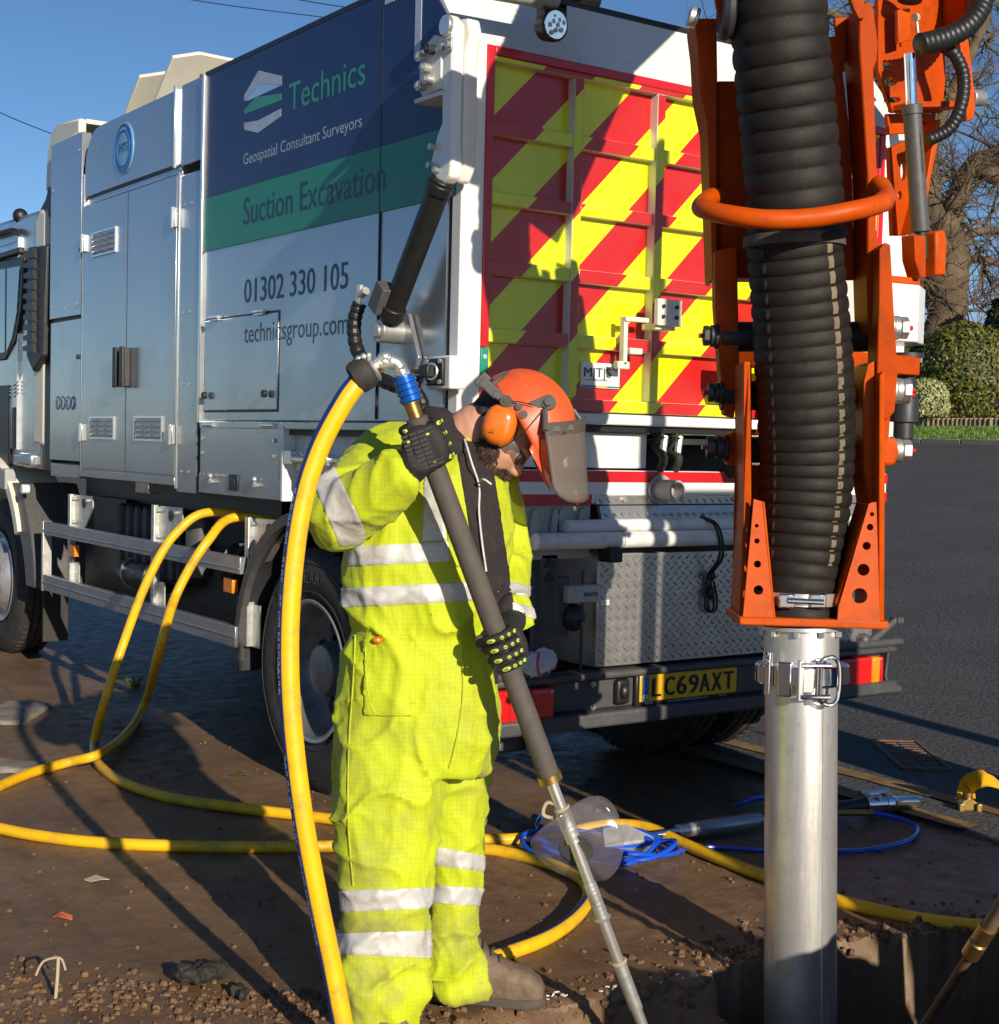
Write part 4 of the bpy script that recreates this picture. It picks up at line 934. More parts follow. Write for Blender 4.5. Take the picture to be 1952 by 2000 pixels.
tr_ = MB().box(1.98, 2.255, -.05, .0, .49, .618).build('tail_lamp', 'red_lens', truck, bevel=.012, seg=3); MB().box(2.256, 2.31, -.05, .0, .492, .616).build('indicator_lens', 'amber_lens', tr_, bevel=.012); MB().box(2.311, 2.335, -.045, .0, .495, .613).build('side_lens', 'red_lens', tr_, bevel=.008)
MB().cyl((2.27, -.02, .68), (2.40, -.05, .78), .016, 10).box(2.39, 2.43, -.07, -.02, .765, .79).ell((2.22, -.02, .69), .03, .03, .035).build('tow_lever', 'bumper_grey', truck)
hl = MB().box(.877, 1.44, -.022, -.002, .500, .630).build('plate_holder', 'black', truck, bevel=.008)
pl = MB().box(.893, 1.428, -.029, -.021, .517, .627).build('number_plate', 'plate_yellow', truck, bevel=.004)
MB().box(.904, .938, -.031, -.0288, .524, .620).build('plate_band', 'blue_print', pl)
text('GB', 'plate_lettering', 'off_white', pl, (.907, -.0318, .529), (1, 0, 0), (0, 0, 1), .027, .017, .001)
for k in range(12):
    q = k*math.pi/6; MB().obox((.921+.011*math.cos(q), -.0312, .588+.018*math.sin(q)), (1, 0, 0), (0, 1, 0), (0, 0, 1), .0013, .0004, .0013).build('plate_star', 'plate_yellow', pl)
# seven characters, each on its own
for ch, x, w in zip('LC69AXT', (.957, 1.024, 1.090, 1.156, 1.217, 1.283, 1.352), (.044, .050, .050, .050, .052, .054, .052)):
    text(ch, 'plate_lettering', 'black', pl, (x, -.0312, .535), (1, 0, 0), (0, 0, 1), w, .075, .0035)
text('www.SAUGBAGGER.com', 'holder_lettering', 'text_pale', hl, (1.045, -.0235, .5045), (1, 0, 0), (0, 0, 1), .225, .010)
text('MTS', 'holder_lettering', 'off_white', hl, (.925, -.0235, .5045), (1, 0, 0), (0, 0, 1), .042, .011, .0008); text('MTS', 'holder_lettering', 'text_pale', hl, (1.335, -.0235, .5045), (1, 0, 0), (0, 0, 1), .038, .010)
MB().lathe((.36, .2, .44), (0, 0, -1), [(0, .06), (.06, .085), (.09, .085), (.10, .05)], 20).build('tow_eye', 'bumper_grey', truck)

# pipes, rope and rag carried at the rear: things of their own
for (x0, x1, y, z, r, lab) in ((.335, 2.18, -.045, 1.176, .0325, 'lower white plastic pipe lashed above the tread plate box, the longer one'), (.50, 2.14, -.02, 1.230, .026, 'upper white plastic pipe resting behind the longer pipe')):
    p = thing('white_pipe', lab, 'pipe', ((x0+x1)/2, y, z-r), 'pipes lashed to the truck rear')
    MB().lathe((x0, y, z), (1, 0, 0), [(0, r*.8), (.004, r), (x1-x0-.004, r), (x1-x0, r*.8)], 24).build('tube', 'off_white', p)
    MB().torus((x0+.42, y, z), (1, 0, 0), r+.001, .0025, 24, 6).build('joint_ring', 'grey_device', p)
for x in (.37, .47, .50, .60): MB().py([(x-.02, 1.14), (x+.02, 1.14), (x+.018, 1.26), (x+.006, 1.30), (x-.008, 1.29), (x-.018, 1.24)], .004 if x > .45 else -.004, .012).build('pipe_rest', 'olive', truck)
MB().box(.675, .735, -.09, -.005, 1.09, 1.15).build('pipe_stop', 'black', truck, bevel=.006)
rp = thing('rope', 'thin black rope tied round the white pipes and hanging in a knot', 'rope', (1.25, -.08, .9))
P1 = spline([V(1.20, -.01, 1.262), V(1.225, -.07, 1.235), V(1.25, -.082, 1.17), V(1.262, -.07, 1.09), V(1.255, -.016, 1.02), V(1.25, -.016, .97), V(1.24, -.018, .90), V(1.255, -.02, .868), V(1.285, -.02, .872), V(1.29, -.018, .92), V(1.27, -.018, .99)], 8)
P2 = [p+V(.012, -.006, 0) for p in P1]
MB().tube(P1, .0055, 6).tube(P2, .0055, 6).build('cord', 'black', rp); MB().ell((1.26, -.03, 1.015), .022, .018, .02).ell((1.262, -.03, .945), .016, .016, .03).build('knot', 'black', rp)
rg = MB().ell((.36, -.01, .702), .10, .05, .05, n=24, m=16).ell((.43, .0, .71), .055, .04, .05, n=16, m=12); me = remesh(rg, .008, 2)
displace(me, lambda c, n: .014*mnoise.noise(c*38)+.006*mnoise.noise(c*90)); rag = mk('rag', me, 'rag'); tag(rag, 'crumpled white cloth rag lying on the bumper beside the left tail lamp', 'rag')
MB().tube(spline([V(.36, -.075, .66), V(.35, -.065, .71), V(.37, -.05, .755)], 5), .005, 6).build('red_seam', 'red_tape', rag)
# ------------------------------------------------------------------ suction boom: mast on the truck, hanging frame, hose and steel nozzle
boom = thing('suction_boom', 'orange suction boom with ribbed black hose and steel nozzle pipe hanging behind the truck', 'excavator arm', (1.95, -.35, 1.6))
D0 = 4.30
def PB(x, y, dd=0.0): return DP(x, y, D0-.30*min(1.2, max(0, (900-y)/900)))+HH*dd     # the hanging arm leans a little towards the camera
def P6(a, b, dd=0.0): return PB(*z6(a, b), dd)
def P5(a, b, dd=0.0): return PB(*z5(a, b), dd)
def plate(name, zf, pts, d0, d1, material='orange', holes=(), parent=boom, bevel=.004):
    if holes:
        me = holes_mesh(pts, holes, lambda a, b: zf(a, b, d0), HH*(d1-d0)); return mk(name, me, material, parent, 35, 0)
    return MB().slab([zf(a, b, d0) for a, b in pts], HH*(d1-d0)).build(name, material, parent, bevel=bevel)
def hexbolt(zf, a, b, dd, r, length, d=1, parent=boom, material='galvanised'):
    p = zf(a, b, dd); ax = RR*d
    o = MB().cyl(p, p+ax*.012, r*1.18, 24).cyl(p+ax*.012, p+ax*length*.5, r, 24).cyl(p+ax*(length*.5+.002), p+ax*length*.9, r*.96, 6).build('pin_bolt', material, parent, bevel=.003)
    MB().cyl(p+ax*length*.9, p+ax*(length*.9+.014), .007, 8).build('grease_nipple', 'red_tape', o)
    return o
# upper side plates and back box (behind the hose)
plate('side_plate', P5, [(210, 0), (345, 0), (350, 350), (345, 1560), (320, 1560), (290, 640), (245, 430), (232, 180)], .17, .34)
plate('side_plate', P5, [(1040, 0), (1115, 0), (1112, 250), (1090, 330), (1140, 760), (1145, 1100), (1160, 1560), (1000, 1560), (960, 1200), (960, 280), (970, 120), (1050, 110)], .16, .18)
bx_ = plate('back_box', P5, [(330, 350), (1130, 350), (1165, 1450), (1120, 1540), (360, 1540)], .20, .34, bevel=.02)
plate('side_plate', P5, [(1115, 0), (1195, 0), (1225, 230), (1220, 330), (1200, 375), (1220, 1000), (1215, 1300), (1270, 1560), (1280, 1898), (1170, 1898), (1160, 1560), (1160, 1000), (1135, 600), (1112, 250)], .02, .19, bevel=.006)
for (a, b, r) in ((350, 60, 45),):
    MB().torus(P5(a, b, .0), RR, .06, .02, 28, 8).build('hose_clip', 'dark_metal', boom)
plate('lug_plate', P5, [(275, 0), (345, 0), (392, 180), (360, 210), (310, 160)], -.02, .0)
plate('lug_plate', P5, [(1030, 0), (1120, 0), (1115, 130), (1080, 130), (1050, 70)], -.04, -.015)
MB().cyl(P5(215, 45, .1), P5(160, 30, .1), .028, 24).build('pin_bolt', 'galvanised', boom, bevel=.003)
# guard loop round the hose
gl = spline([P5(1185, 1170, .10), P5(1225, 1045, .03), P5(1228, 1130, -.05), P5(1140, 1215, -.17), P5(960, 1275, -.235), P5(720, 1320, -.25), P5(480, 1325, -.245), P5(290, 1285, -.20), P5(185, 1230, -.12), P5(200, 1180, -.03), P5(270, 1110, .06), P5(330, 1080, .12)], 8)
MB().tube(gl, .0265, 18).build('guard_loop', 'orange_bright', boom)
MB().torus(gl[22], unit(gl[23]-gl[21]), .0265, .003, 24, 6).build('weld_seam', 'orange', boom)
# ribbed hoses
def ribbed(name, path, r, pitch, depth, parent, n=40, taper=None, material='hose_rubber'):
    S = spline(path, 40); L = np.concatenate([[0], np.cumsum([np.linalg.norm(S[i+1]-S[i]) for i in range(len(S)-1)])])
    ns = int(L[-1]/pitch*9); s = np.linspace(0, L[-1], ns); A = np.array(S); Q = np.stack([np.interp(s, L, A[:, k]) for k in range(3)], 1)
    rad = []
    for k in range(ns):
        ph = (s[k]/pitch) % 1.0; c = abs(math.sin(math.pi*ph))**.38
        rr = np.interp(s[k]/L[-1], np.linspace(0, 1, len(r)), r) if hasattr(r, '__len__') else r
        rad.append(rr-depth+depth*c)
    return MB().tube(list(Q), rad, n, ref=-HH).build(name, material, parent, smooth=50), Q, rad
ribbed('upper_hose', [PB(1530, -260, .02), PB(1520, 0, .0), PB(1540, 240, .0), PB(1556, 430, .0), PB(1561, 474, .0)], [.131, .132, .134, .136, .139], .0565, .011, boom)
lo, LQ, LR = ribbed('lower_hose', [P6(545, 40, .0), P6(575, 400, .0), P6(590, 700, -.01), P6(595, 1000, -.012), P6(580, 1300, .0), P6(563, 1500, .0), P6(555, 1640, .0)], [.134, .138, .142, .141, .135, .124, .121], .0425, .009, boom)
ring0 = P6(545, 55, .0); MB().lathe(ring0+V(0, 0, .02), (.04, 0, -1), [(0, .128), (.0, .142), (.03, .144), (.032, .138)], 48).build('hose_collar', 'tool_sleeve', boom)
# pale printed marks and stitch line down the lower hose
mk_, st_ = MB(), MB(); k0 = 9
for k in range(len(LQ)):
    ph = k % 9
for i in range(4, len(LQ)-30, 9):
    a, b = max(i-3, 0), min(i+4, len(LQ)-1); t = unit(LQ[b]-LQ[a])
    u = unit(-HH-t*np.dot(-HH, t)); w = np.cross(t, u); w = w if np.dot(w, RR) > 0 else -w
    for mb, ang, hw in ((mk_, math.radians(33), .075),):
        P = []
        for q in (a, (a+b)//2, b):
            for aa in (ang-hw, ang, ang+hw): P.append(LQ[q]+(LR[q]+.0012)*(math.cos(aa)*u+math.sin(aa)*w))
        mb.add(P, [(0, 1, 4, 3), (1, 2, 5, 4), (3, 4, 7, 6), (4, 5, 8, 7)])
    aa = math.radians(-52); st_.ell(LQ[i]+(LR[i])*(math.cos(aa)*u+math.sin(aa)*w), .006, .006, .015, n=6, m=4)
mk_.build('hose_mark', 'tan_mark', lo, recalc=False); st_.build('hose_stitch', 'black', lo)
# lower frame
plate('frame_leg', P6, [(318, 560), (392, 560), (392, 1130), (405, 1620), (303, 1620), (330, 1130)], .10, .125, material='orange')
plate('frame_leg', P6, [(318, 560), (345, 560), (350, 1130), (318, 1620), (300, 1620), (318, 1130)], -.06, .10, material='orange_bright')
plate('frame_leg', P6, [(820, 640), (838, 570), (868, 555), (870, 1000), (862, 1640), (840, 1640), (848, 1145), (822, 1000)], -.05, .12, material='orange_bright')
plate('frame_leg', P6, [(868, 620), (890, 600), (892, 1000), (890, 1640), (864, 1640)], -.10, .10, material='orange_bright')
plate('gusset', P6, [(345, 1130), (378, 1140), (427, 1622), (300, 1622), (330, 1300)], -.12, -.108, 'orange_bright', [(357, 1240, 8), (358, 1303, 11), (360, 1398, 15), (364, 1505, 20)])
plate('gusset', P6, [(846, 1142), (860, 1640), (684, 1640), (692, 1570), (815, 1150), (830, 1143)], -.13, -.118, 'orange_bright', [(828, 1192, 9), (820, 1245, 14), (806, 1322, 17), (793, 1420, 25), (777, 1527, 32)])
plate('gusset', P6, [(866, 1335), (880, 1340), (914, 1642), (864, 1642)], .02, .03, 'orange_bright', [(876, 1512, 5), (882, 1563, 8), (886, 1617, 9)])
plate('gusset_rib', P6, [(378, 1140), (390, 1140), (436, 1622), (424, 1622)], -.12, .06, 'orange_bright')
plate('gusset_rib', P6, [(684, 1560), (815, 1150), (822, 1150), (692, 1572)], -.118, .02, 'orange')
plate('cross_plate', P6, [(385, 1000), (830, 1000), (830, 1560), (385, 1560)], .22, .24)
# links with big pins, right and left
plate('link_plate', P6, [(882, 90), (905, 62), (930, 70), (948, 400), (962, 600), (948, 770), (915, 805), (890, 790), (872, 620), (880, 300)], -.06, .05)
plate('link_plate', P6, [(945, 380), (975, 470), (982, 700), (965, 960), (935, 1000), (885, 995), (872, 930), (905, 800), (950, 700)], .06, .14)
plate('link_boss', P6, [(880, 900), (905, 870), (950, 885), (962, 935), (945, 990), (905, 1000), (880, 980)], -.08, .06, 'orange_bright', bevel=.012)
plate('link_plate', P6, [(238, 60), (335, 40), (345, 560), (322, 790), (280, 775), (258, 560), (240, 300)], .13, .20)
plate('link_boss', P6, [(265, 870), (320, 850), (330, 990), (290, 995), (265, 950)], .10, .17)
for a, b, dd, r, L in ((940, 412, -.01, .034, .062), (952, 675, -.01, .034, .062), (985, 690, .10, .028, .07), (945, 930, -.01, .034, .068)): hexbolt(P6, a, b, dd, r, L)
for a, b, dd, r, L in ((255, 432, .14, .032, .05), (275, 680, .14, .030, .05), (290, 920, .12, .036, .07)): hexbolt(P6, a, b, dd, r, L, -1, material='dark_metal')
# horizontal pins across the frame, behind the hose
for b in (432, 690): MB().cyl(P6(270, b, .17), P6(930, b, .17), .045, 20).build('cross_pin', 'dark_metal', boom)
MB().cyl(P6(300, 930, .17), P6(900, 930, .17), .04, 20).build('cross_pin', 'dark_metal', boom)
# base plate, band clamp, nozzle pipe and quick clamp
bc = (P6(265, 1625)+P6(915, 1655))/2; bw = np.linalg.norm(P6(915, 1655)-P6(265, 1625))/2
PC = P6(590, 1700, .0)
bu = unit(P6(915, 1655)-P6(265, 1625)); bu[2] *= .3; bu = unit(bu)
MB().obox(V(bc), bu, HH, np.cross(bu, HH), bw*.945, .13, .012).build('base_plate', 'orange_bright', boom, bevel=.005)
cc = P6(560, 1548); cl = MB().lathe(cc+V(0, 0, .018), (0, 0, -1), [(0, .122), (.0, .129), (.036, .129), (.036, .122)], 48).build('band_clamp', 'steel', boom)
for a in (478, 605): p = P6(a, 1548, -.132); MB().obox(p, RR, ZZ, HH, .024, .02, .006).build('clamp_lug', 'chrome', cl, bevel=.004)
MB().cyl(P6(478, 1545, -.142), P6(625, 1552, -.142), .008, 10).build('clamp_bolt', 'chrome', cl)
PX, PR = 1567.0, .1045
pt = DP(1566, 1222, D0); pb = DP(1563, 2000, D0)
pdir = unit(pb-pt); pend = pt+pdir*1.62
noz = MB().lathe(pt, pdir, [(0, .124), (.010, .124), (.012, .108), (.10, .108), (.102, PR), (1.60, PR), (1.62, PR-.004), (1.62, PR-.012), (1.45, PR-.012)], 64).build('nozzle_pipe', 'nozzle_steel', boom, smooth=30)
for k in range(10):
    q = 2*math.pi*k/10; _, u, w = frame(pdir); p = pt+pdir*.011+(math.cos(q)*u+math.sin(q)*w)*.116; MB().cyl(p, p+pdir*.016, .009, 6).build('flange_bolt', 'galvanised', noz)
MB().tube([pt+pdir*.10+(-HH*math.cos(.42)+RR*math.sin(.42))*PR, pt+pdir*1.3+(-HH*math.cos(.42)+RR*math.sin(.42))*PR], .0022, 6).build('pipe_weld', 'nozzle_steel', noz)
cp = DP(1567, 1314, D0)
qc = MB().lathe(cp-pdir*.028, pdir, [(0, .105), (0, .132), (.004, .136), (.052, .136), (.056, .132), (.056, .105)], 56).build('quick_clamp', 'chrome', boom, smooth=30)
def CB(dx, dz, dd): return cp+RR*dx-ZZ*dz+HH*dd
MB().obox(CB(-.075, 0, -.128), unit(RR*.9-HH*.35), ZZ, unit(HH*.9+RR*.35), .022, .05, .012).build('clamp_lever', 'chrome', qc, bevel=.006)
MB().obox(CB(-.035, 0, -.152), RR, ZZ, HH, .008, .058, .008).obox(CB(-.012, 0, -.148), RR, ZZ, HH, .016, .034, .006).build('clamp_latch', 'steel', qc, bevel=.003)
for dz in (-.045, .045): MB().cyl(CB(-.035, dz, -.156), CB(.05, dz, -.148), .0075, 10).build('clamp_rod', 'chrome', qc)
MB().tube(spline([CB(.03, -.062, -.145), CB(.055, -.068, -.143), CB(.073, -.05, -.138), CB(.078, 0, -.136), CB(.073, .05, -.138), CB(.055, .068, -.143), CB(.03, .062, -.145), CB(.022, .045, -.148), CB(.022, -.045, -.148)], 6, True), .0065, 10, closed=True).build('clamp_ring', 'chrome', qc)
MB().cyl(CB(.013, -.06, -.150), CB(.013, .06, -.150), .006, 10).build('clamp_pin', 'chrome', qc)
MB().cyl(CB(-.115, -.07, -.09), CB(-.115, .05, -.09), .012, 12).torus(CB(-.125, -.05, -.10), RR, .02, .005, 18, 6).build('clamp_hinge', 'chrome', qc)

# mast at the truck's rear right corner
MY = -.35
def PM(zf, a, b, dy=0.0):
    x, z = RY(*zf(a, b), MY); return V(x, MY+dy, z)
def mplate(name, zf, pts, d0, d1, material='orange', holes=(), bevel=.004):
    if holes:
        me = holes_mesh(pts, holes, lambda a, b: PM(zf, a, b, d0), V(0, d1-d0, 0)); return mk(name, me, material, boom, 35, 0)
    return MB().slab([PM(zf, a, b, d0) for a, b in pts], V(0, d1-d0, 0)).build(name, material, boom, bevel=bevel)
hx = [(1.58, -.34), (1.66, -.45), (1.94, -.49), (2.09, -.40), (2.09, -.22), (1.85, -.1), (1.62, -.16)]
MB().pz(hx, 2.0, 2.235).build('slew_housing', 'white', boom, bevel=.006)
MB().pz([(x*.94+.115, y*.94-.02) for x, y in hx], 2.236, 2.265).build('slew_flange', 'orange_bright', boom, bevel=.004)
MB().box(1.2, 2.05, -.42, -.2, 1.87, 1.95).px([(-.42, 1.95), (-.2, 1.95), (.0, 1.6), (-.1, 1.6)], 1.5, 1.9).build('slew_arm', 'orange', boom, bevel=.006)
MB().box(1.3, 1.9, -.25, -.05, 1.48, 1.6).build('slew_mount', 'off_white', boom, bevel=.006)
mp_ = PM(z6, 1020, 520, .0)
MB().lathe(mp_, (0, 0, -1), [(0, .075), (.02, .075), (.022, .05), (.07, .05), (.09, .042), (.16, .045), (.20, .06), (.29, .06), (.292, .042), (.36, .042), (.37, .03)], 28).build('slew_motor', 'dark_metal', boom)
for q in range(6): p = mp_+V(.062*math.cos(q), .062*math.sin(q), -.02); MB().cyl(p, p-V(0, 0, .02), .01, 6).build('motor_bolt', 'galvanised', boom)
mplate('mast_plate', z5, [(1215, -500), (1600, -500), (1590, 200), (1600, 420), (1580, 640), (1300, 640), (1215, 400)], .0, .02, 'orange', [(1285, 465, 38, 26), (1305, 568, 38, 18), (1420, 455, 22, 30), (1270, 370, 32, 22)])
mplate('mast_plate', z5, [(1580, -400), (1668, -400), (1645, 170), (1600, 190), (1580, 120)], -.12, .0, 'orange_bright')
mplate('mast_plate', z5, [(1565, 190), (1612, 180), (1640, 430), (1662, 600), (1650, 700), (1612, 712), (1590, 430)], -.10, -.06, 'orange_bright')
mplate('mast_plate', z5, [(1300, 640), (1580, 640), (1560, 745), (1310, 760)], .03, .05)
mplate('mast_rib', z5, [(1300, 600), (1590, 598), (1590, 632), (1300, 634)], -.10, .03)
mplate('mast_gusset', z5, [(1500, 690), (1470, 760), (1300, 840), (1320, 1340), (1395, 1340), (1440, 1050)], .02, .04, 'orange', [(1424, 818, 15, 24), (1380, 970, 17, 56), (1360, 1110, 12, 26)])
mplate('mast_gusset', z5, [(1480, 700), (1508, 690), (1505, 760), (1450, 1030), (1412, 1300), (1360, 1345), (1405, 1180), (1432, 1010)], -.06, .03, 'orange_bright')
MB().cyl(PM(z5, 1650, 575, -.08), PM(z5, 1715, 578, -.08), .035, 20).cyl(PM(z5, 1715, 578, -.08), PM(z5, 1722, 578, -.08), .02, 14).build('pin_bolt', 'galvanised', boom, bevel=.004)
# ram and hydraulic hoses on the mast
c0, c1, c2 = PM(z5, 1238, 345, -.14), PM(z5, 1250, 630, -.14), PM(z5, 1302, 1340, -.14)
rmn = MB().cyl(c1, c2, .037, 24).cyl(c1, c1+unit(c2-c1)*.04, .042, 24).build('lift_ram', 'grey_plastic', boom, bevel=.003)
MB().cyl(c0, c1, .024, 20).build('ram_rod', 'chrome', rmn); MB().cyl(c2, c2+unit(c2-c1)*.11, .024, 14).build('ram_foot', 'dark_metal', rmn)
MB().obox((c1+c2)/2-V(.012, .037, -.06), V(c2-c1), (1, 0, 0), (0, 1, 0), .075, .006, .003).build('ram_label', 'tool_sleeve', rmn)
mplate('ram_clevis', z5, [(1335, 1345), (1385, 1335), (1400, 1400), (1392, 1590), (1335, 1590)], -.19, -.11, 'orange_bright', bevel=.01)
mplate('ram_clevis', z5, [(1235, 1360), (1300, 1370), (1300, 1600), (1270, 1600), (1240, 1500)], -.17, -.10, 'orange')
MB().cyl(PM(z5, 1385, 1405, -.15), PM(z5, 1412, 1407, -.15), .033, 20).cyl(PM(z5, 1412, 1407, -.15), PM(z5, 1445, 1410, -.15), .012, 10).build('pin_bolt', 'rust', boom, bevel=.004)
ribbed('hydraulic_hose', [PM(z5, 1225, 310, -.2), PM(z5, 1330, 285, -.22), PM(z5, 1440, 225, -.24), PM(z5, 1525, 120, -.24), PM(z5, 1565, 0, -.22), PM(z5, 1575, -140, -.2)], .045, .028, .006, boom, 18, material='black')
ribbed('hydraulic_hose', [PM(z5, 1425, 270, -.1), PM(z5, 1440, 350, -.18), PM(z5, 1475, 480, -.2), PM(z5, 1465, 640, -.2), PM(z5, 1420, 770, -.18), PM(z5, 1330, 830, -.15)], .028, .022, .005, boom, 16, material='black')
MB().tube([PM(z5, 1270, -30, -.12), PM(z5, 1260, 40, -.12)], .05, 16).build('hose_sleeve', 'rubber', boom)
mplate('mast_bracket', z5, [(1240, 80), (1310, 70), (1310, 250), (1245, 270)], -.08, -.06, 'orange_bright')
for b in (20, 130): MB().cyl(PM(z5, 1310, b, -.1), PM(z5, 1325, b, -.1), .018, 8).build('bolt', 'olive', boom)
MB().cyl(PM(z5, 1322, 140, -.1), PM(z5, 1330, 215, -.1), .006, 8).build('grease_line', 'galvanised', boom)

# upper boom out of the picture: from the mast over to the hanging frame
e0, e1, e2 = V(2.05, -.40, 3.3), V(1.75, -.75, 4.15), V(.35, -1.42, 3.30)
def beam(a, b, w, h, name, material='orange'):
    d = unit(b-a); s = unit(np.cross(d, ZZ)); u = np.cross(s, d); L = np.linalg.norm(b-a)/2
    return MB().obox((a+b)/2, d, s, u, L, w, h).build(name, material, boom, bevel=.01)
e1 = V(1.75, -.75, 4.5); beam(V(2.0, -.38, 3.72), e1, .09, .13, 'boom_section'); beam(e1, V(.5, -1.38, 3.62), .10, .14, 'boom_section')
hp0 = P5(700, -260, .25); beam(V(.5, -1.38, 3.62), V(hp0[0], hp0[1], hp0[2]), .11, .13, 'boom_section')
hd0 = DP(1500, -150, D0-.3)
MB().obox(V(hd0[0]-.05, hd0[1]+.20, hd0[2]+.10), RR, HH, ZZ, .40, .05, .15).build('boom_shadow_block', 'orange', boom, bevel=.02)  # added block out of view, shaped to throw shade on the tailgate
ribbed('boom_hose', [PB(1530, -260, .02), PB(1540, -420, .05), PB(1570, -560, .3), V(.75, -.5, 3.95), V(1.1, .3, 3.95), V(1.2, .9, 3.7), V(1.2, 1.0, 3.30)], .142, .0585, .007, boom)
MB().lathe((1.2, 1.0, 3.29), (0, 0, 1), [(0, .22), (.02, .22), (.03, .16), (.10, .16)], 32).build('hose_inlet', 'dark_metal', boom)
# ------------------------------------------------------------------ hoses and tools
def hose(name, label, group, path, r, stripe=None, lettering=(), n=14, seg=10, material='yellow_hose', cat='hose'):
    S = spline(path, seg); base = thing(name, label, cat, S[len(S)//2], group)
    MB().tube(S, r, n).build('tube', material, base)
    A = np.array(S); T = [unit(A[min(i+1, len(A)-1)]-A[max(i-1, 0)]) for i in range(len(A))]
    if stripe is not None:
        ref, w = stripe
        def fr(i):
            rf = ref(A[i]) if callable(ref) else ref
            u = unit(rf-T[i]*np.dot(rf, T[i])); return u, np.cross(T[i], u)
        b = MB(); k = 5
        for i in range(len(A)):
            u, v = fr(i)
            for a in np.linspace(-w, w, k): b.v.append(tuple(A[i]+(r+.0008)*(math.cos(a)*u+math.sin(a)*v)))
        b.f = [(i*k+j, i*k+j+1, (i+1)*k+j+1, (i+1)*k+j) for i in range(len(A)-1) for j in range(k-1)]
        b.build('stripe', 'blue_stripe', base, recalc=False)
        L = np.concatenate([[0], np.cumsum(np.linalg.norm(np.diff(A, axis=0), axis=1))])
        for (s, s0, ln, cap, sg) in lettering:
            v2, f2 = text_data(s); x0, x1 = v2[:, 0].min(), v2[:, 0].max(); q = []
            for x, y in v2:
                sl = s0+sg*(x-x0)/(x1-x0)*ln; i = int(np.clip(np.searchsorted(L, sl)-1, 0, len(A)-2)); t = (sl-L[i])/(L[i+1]-L[i]+1e-9)
                p = A[i]*(1-t)+A[i+1]*t; u, v = fr(i); a = sg*(y/.73-.5)*cap/r; q.append(p+(r+.0016)*(math.cos(a)*u+math.sin(a)*v))
            MB().add(q, f2).build('hose_lettering', 'text_pale', base, smooth=0, recalc=False)
    return base, S
def gp(x, y, r): p = G(x, y, r); return p
# hose held up by the lance, foreground
d2 = lambda x, y, d: DP(x*K, y*K, d)
hA = [d2(688, 722, 3.56), d2(655, 765, 3.55), d2(610, 850, 3.55), d2(578, 950, 3.55), d2(558, 1080, 3.55), d2(550, 1230, 3.55), d2(556, 1380, 3.55), d2(576, 1550, 3.56), d2(603, 1700, 3.58), d2(632, 1840, 3.60), d2(662, 1990, 3.62), d2(690, 2060, 3.66)]
e_ = hA[-1]; hA += [V(e_[0]+.12, e_[1]-.02, .04), V(e_[0]+.5, e_[1]-.06, -.30)]
air, _ = hose('air_hose', 'thick yellow air hose with blue stripe rising in an arc to the lance', 'yellow air hoses', hA, .0258, (lambda p: -RR*.82-HH*.57, .38),
     [('ARIAFORM PN 20 - 2018 - PB 60 BAR', .80, .50, .011, -1), ('ARIAFORM PN 20 - 2018 - PB 60 BAR', 1.42, .48, .011, -1)], 20, 12)
# the two loops that leave the truck's underside and the runs on the ground
h1 = [V(.35, 2.25, 1.12), V(.12, 2.22, 1.11)]+[SXP for SXP in []]
def onX(x, y, X): a, b = SX(x, y, X); return V(X, a, b)
h1 = [V(.35, 1.95, 1.10), onX(418, 1000, .05), onX(345, 1040, -.12), onX(290, 1130, -.25), onX(240, 1260, -.36), onX(205, 1370, -.46), gp(185, 1450, .03), gp(192, 1490, .024), gp(235, 1525, .024), gp(330, 1558, .024), gp(480, 1580, .024), gp(660, 1602, .024), gp(820, 1632, .024), gp(960, 1640, .024), gp(1080, 1632, .03), gp(1180, 1612, .05), gp(1260, 1616, .05), gp(1340, 1650, .03), gp(1480, 1706, .024), gp(1640, 1760, .024), gp(1800, 1796, .024), gp(1960, 1812, .024), gp(2150, 1810, .024)]
hose('air_hose', 'yellow hose looping from the truck and running right behind the worker past the steel pipe', 'yellow air hoses', h1, .0225, (HH*.9+ZZ*.45, .32))
h2 = [V(.35, 1.75, 1.10), onX(465, 1010, .05), onX(405, 1058, -.14), onX(345, 1160, -.28), onX(312, 1270, -.40), gp(285, 1370, .10), gp(250, 1430, .03), gp(195, 1472, .068), gp(130, 1490, .03), gp(60, 1510, .024), gp(-20, 1545, .024), gp(-120, 1600, .024)]
hose('air_hose', 'yellow hose from the truck crossing under the other loop to the left edge', 'yellow air hoses', h2, .0225, (-RR*.6+HH*.8, .4))
h3 = [gp(-150, 1590, .024), gp(-30, 1612, .024), gp(60, 1630, .024), gp(180, 1645, .024), gp(330, 1652, .024), gp(500, 1654, .024), gp(660, 1653, .024), gp(820, 1650, .024), gp(960, 1660, .024), gp(1070, 1686, .024), gp(1135, 1716, .024), gp(1150, 1752, .024), gp(1120, 1796, .024), gp(1060, 1836, .024), gp(960, 1872, .024), gp(880, 1896, .024), gp(780, 1925, .024)]
hose('air_hose', 'yellow hose lying in the foreground mud and curling back to the worker boot', 'yellow air hoses', h3, .0225, (ZZ*.93+HH*.3, .33), [('ARIAFORM PN 20 - 2018 - PB 60 BAR', 1.05, .42, .008, 1), ('ARIAFORM PN 20 - 2018 - PB 60 BAR', 1.75, .42, .008, 1)])
